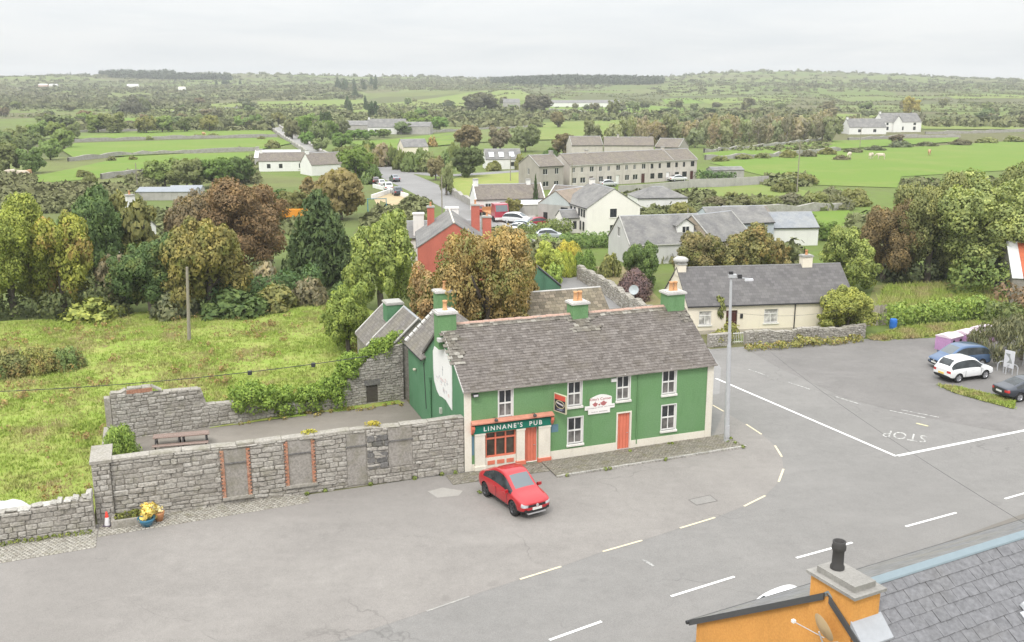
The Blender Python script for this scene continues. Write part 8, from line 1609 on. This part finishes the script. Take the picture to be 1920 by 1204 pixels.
scrub('hedgerows', 'tangled hedges and scrub between the far fields', [(280, 213, 560, 220), (480, 208, 660, 226), (560, 225, 760, 240), (140, 238, 500, 246), (700, 203, 1000, 226), (1000, 215, 1250, 226), (1340, 212, 1560, 226), (1560, 226, 1980, 240), (1200, 214, 1420, 224), (850, 228, 1010, 240)], 1500, 6, (4, 10), (1.5, 4.5), SM3, cat='hedgerow')
scrub('hedgerows', 'rough hedges and brambles at the edges of the near fields', [(0, 350, 300, 366), (-40, 330, 60, 345), (240, 325, 480, 345), (1300, 378, 1590, 396), (1440, 335, 1520, 350), (470, 296, 640, 320), (640, 285, 720, 300), (1690, 340, 1900, 420), (1180, 368, 1330, 380), (1600, 410, 1680, 470), (1100, 262, 1330, 272), (1330, 262, 1560, 285), (0, 366, 250, 400)], 3400, 7, (1.4, 4), (.6, 1.8), SM3, cat='hedgerow')
scrub('garden_growth', 'mixed garden growth between the village houses', [(700, 395, 780, 420), (680, 410, 790, 470), (480, 400, 600, 440), (240, 395, 480, 440), (1200, 395, 1320, 420), (1250, 470, 1500, 500), (900, 440, 985, 470), (985, 470, 1050, 500), (760, 380, 800, 400), (1560, 470, 1700, 520)], 1500, 8, (1.2, 3.2), (.7, 2.2), SM3, cat='shrubs')
# cattle in the pastures
def cow_mesh():
    bm = bmesh.new(); sk = [((-.8, 0, 1.15), .30), ((-.3, 0, 1.12), .36), ((.4, 0, 1.12), .36), ((.8, 0, 1.2), .28), ((1.05, 0, 1.25), .2), ((1.35, 0, .95), .15), ((1.6, 0, .75), .09)]; E_ = [(0, 1), (1, 2), (2, 3), (3, 4), (4, 5), (5, 6)]
    for x, k in ((-.75, 0), (.6, 2)):
        for s in (-1, 1): i = len(sk); sk += [((x, s * .2, .85), .13), ((x + .04, s * .2, .45), .08), ((x, s * .2, .0), .07)]; E_ += [(k, i), (i, i + 1), (i + 1, i + 2)]
    me = bpy.data.meshes.new('body'); me.from_pydata([p for p, _ in sk], E_, []); o = bpy.data.objects.new('tmp', me); COL.objects.link(o); o.modifiers.new('k', 'SKIN'); sm = o.modifiers.new('s', 'SUBSURF'); sm.levels = 1
    for v, (_, r) in zip(me.skin_vertices[0].data, sk): v.radius = (r, r)
    me.skin_vertices[0].data[1].use_root = True
    dg = bpy.context.evaluated_depsgraph_get(); out = bpy.data.meshes.new_from_object(o.evaluated_get(dg)); bpy.data.objects.remove(o); return out
cw = cow_mesh()
for k, (px, py, c, lab) in enumerate([(22, 332, 0, 'pale cow at the far left of the left pasture'), (40, 334, 0, 'pale cow second from the left edge in the pasture'), (53, 333, 1, 'tan cow beside the pale cows in the left pasture'), (382, 256, 1, 'brown cow in the narrow left pasture'), (1592, 297, 0, 'cream cow in the right pasture, leftmost'), (1633, 298, 0, 'cream cow in the right pasture, middle'), (1652, 299, 0, 'cream cow in the right pasture, next to the middle one'), (1742, 292, 1, 'tan cow in the right pasture, rightmost')]):
    me = cw if not k else cw.copy(); me = cw.copy(); me.materials.append(flat('cow_cream', (.6, .52, .42), .9) if c == 0 else flat('cow_tan', (.45, .27, .15), .9)); tag(link('cow', me, None, loc=G(px, py), rot=(0, 0, fr_.uniform(0, 6.28)), scale=1.25), lab, 'cow', 'cattle in the pastures')
# ---------------------------------------------------------------- hazy air
hz = MB(); hz.box(-3200, -110, -1.2, 3200, 3650, 85); ho = hz.build('haze', []); tag(ho, 'thin pale damp haze over the countryside', 'haze', kind='stuff')
hm_ = bpy.data.materials.new('haze'); hm_.use_nodes = True; ht = hm_.node_tree; ht.nodes.clear(); hout = ht.nodes.new('ShaderNodeOutputMaterial'); hv = ht.nodes.new('ShaderNodeVolumePrincipled'); hv.inputs['Color'].default_value = (.93, .95, .96, 1); hv.inputs['Density'].default_value = .0002; ht.links.new(hv.outputs[0], hout.inputs['Volume']); ho.data.materials.append(hm_)
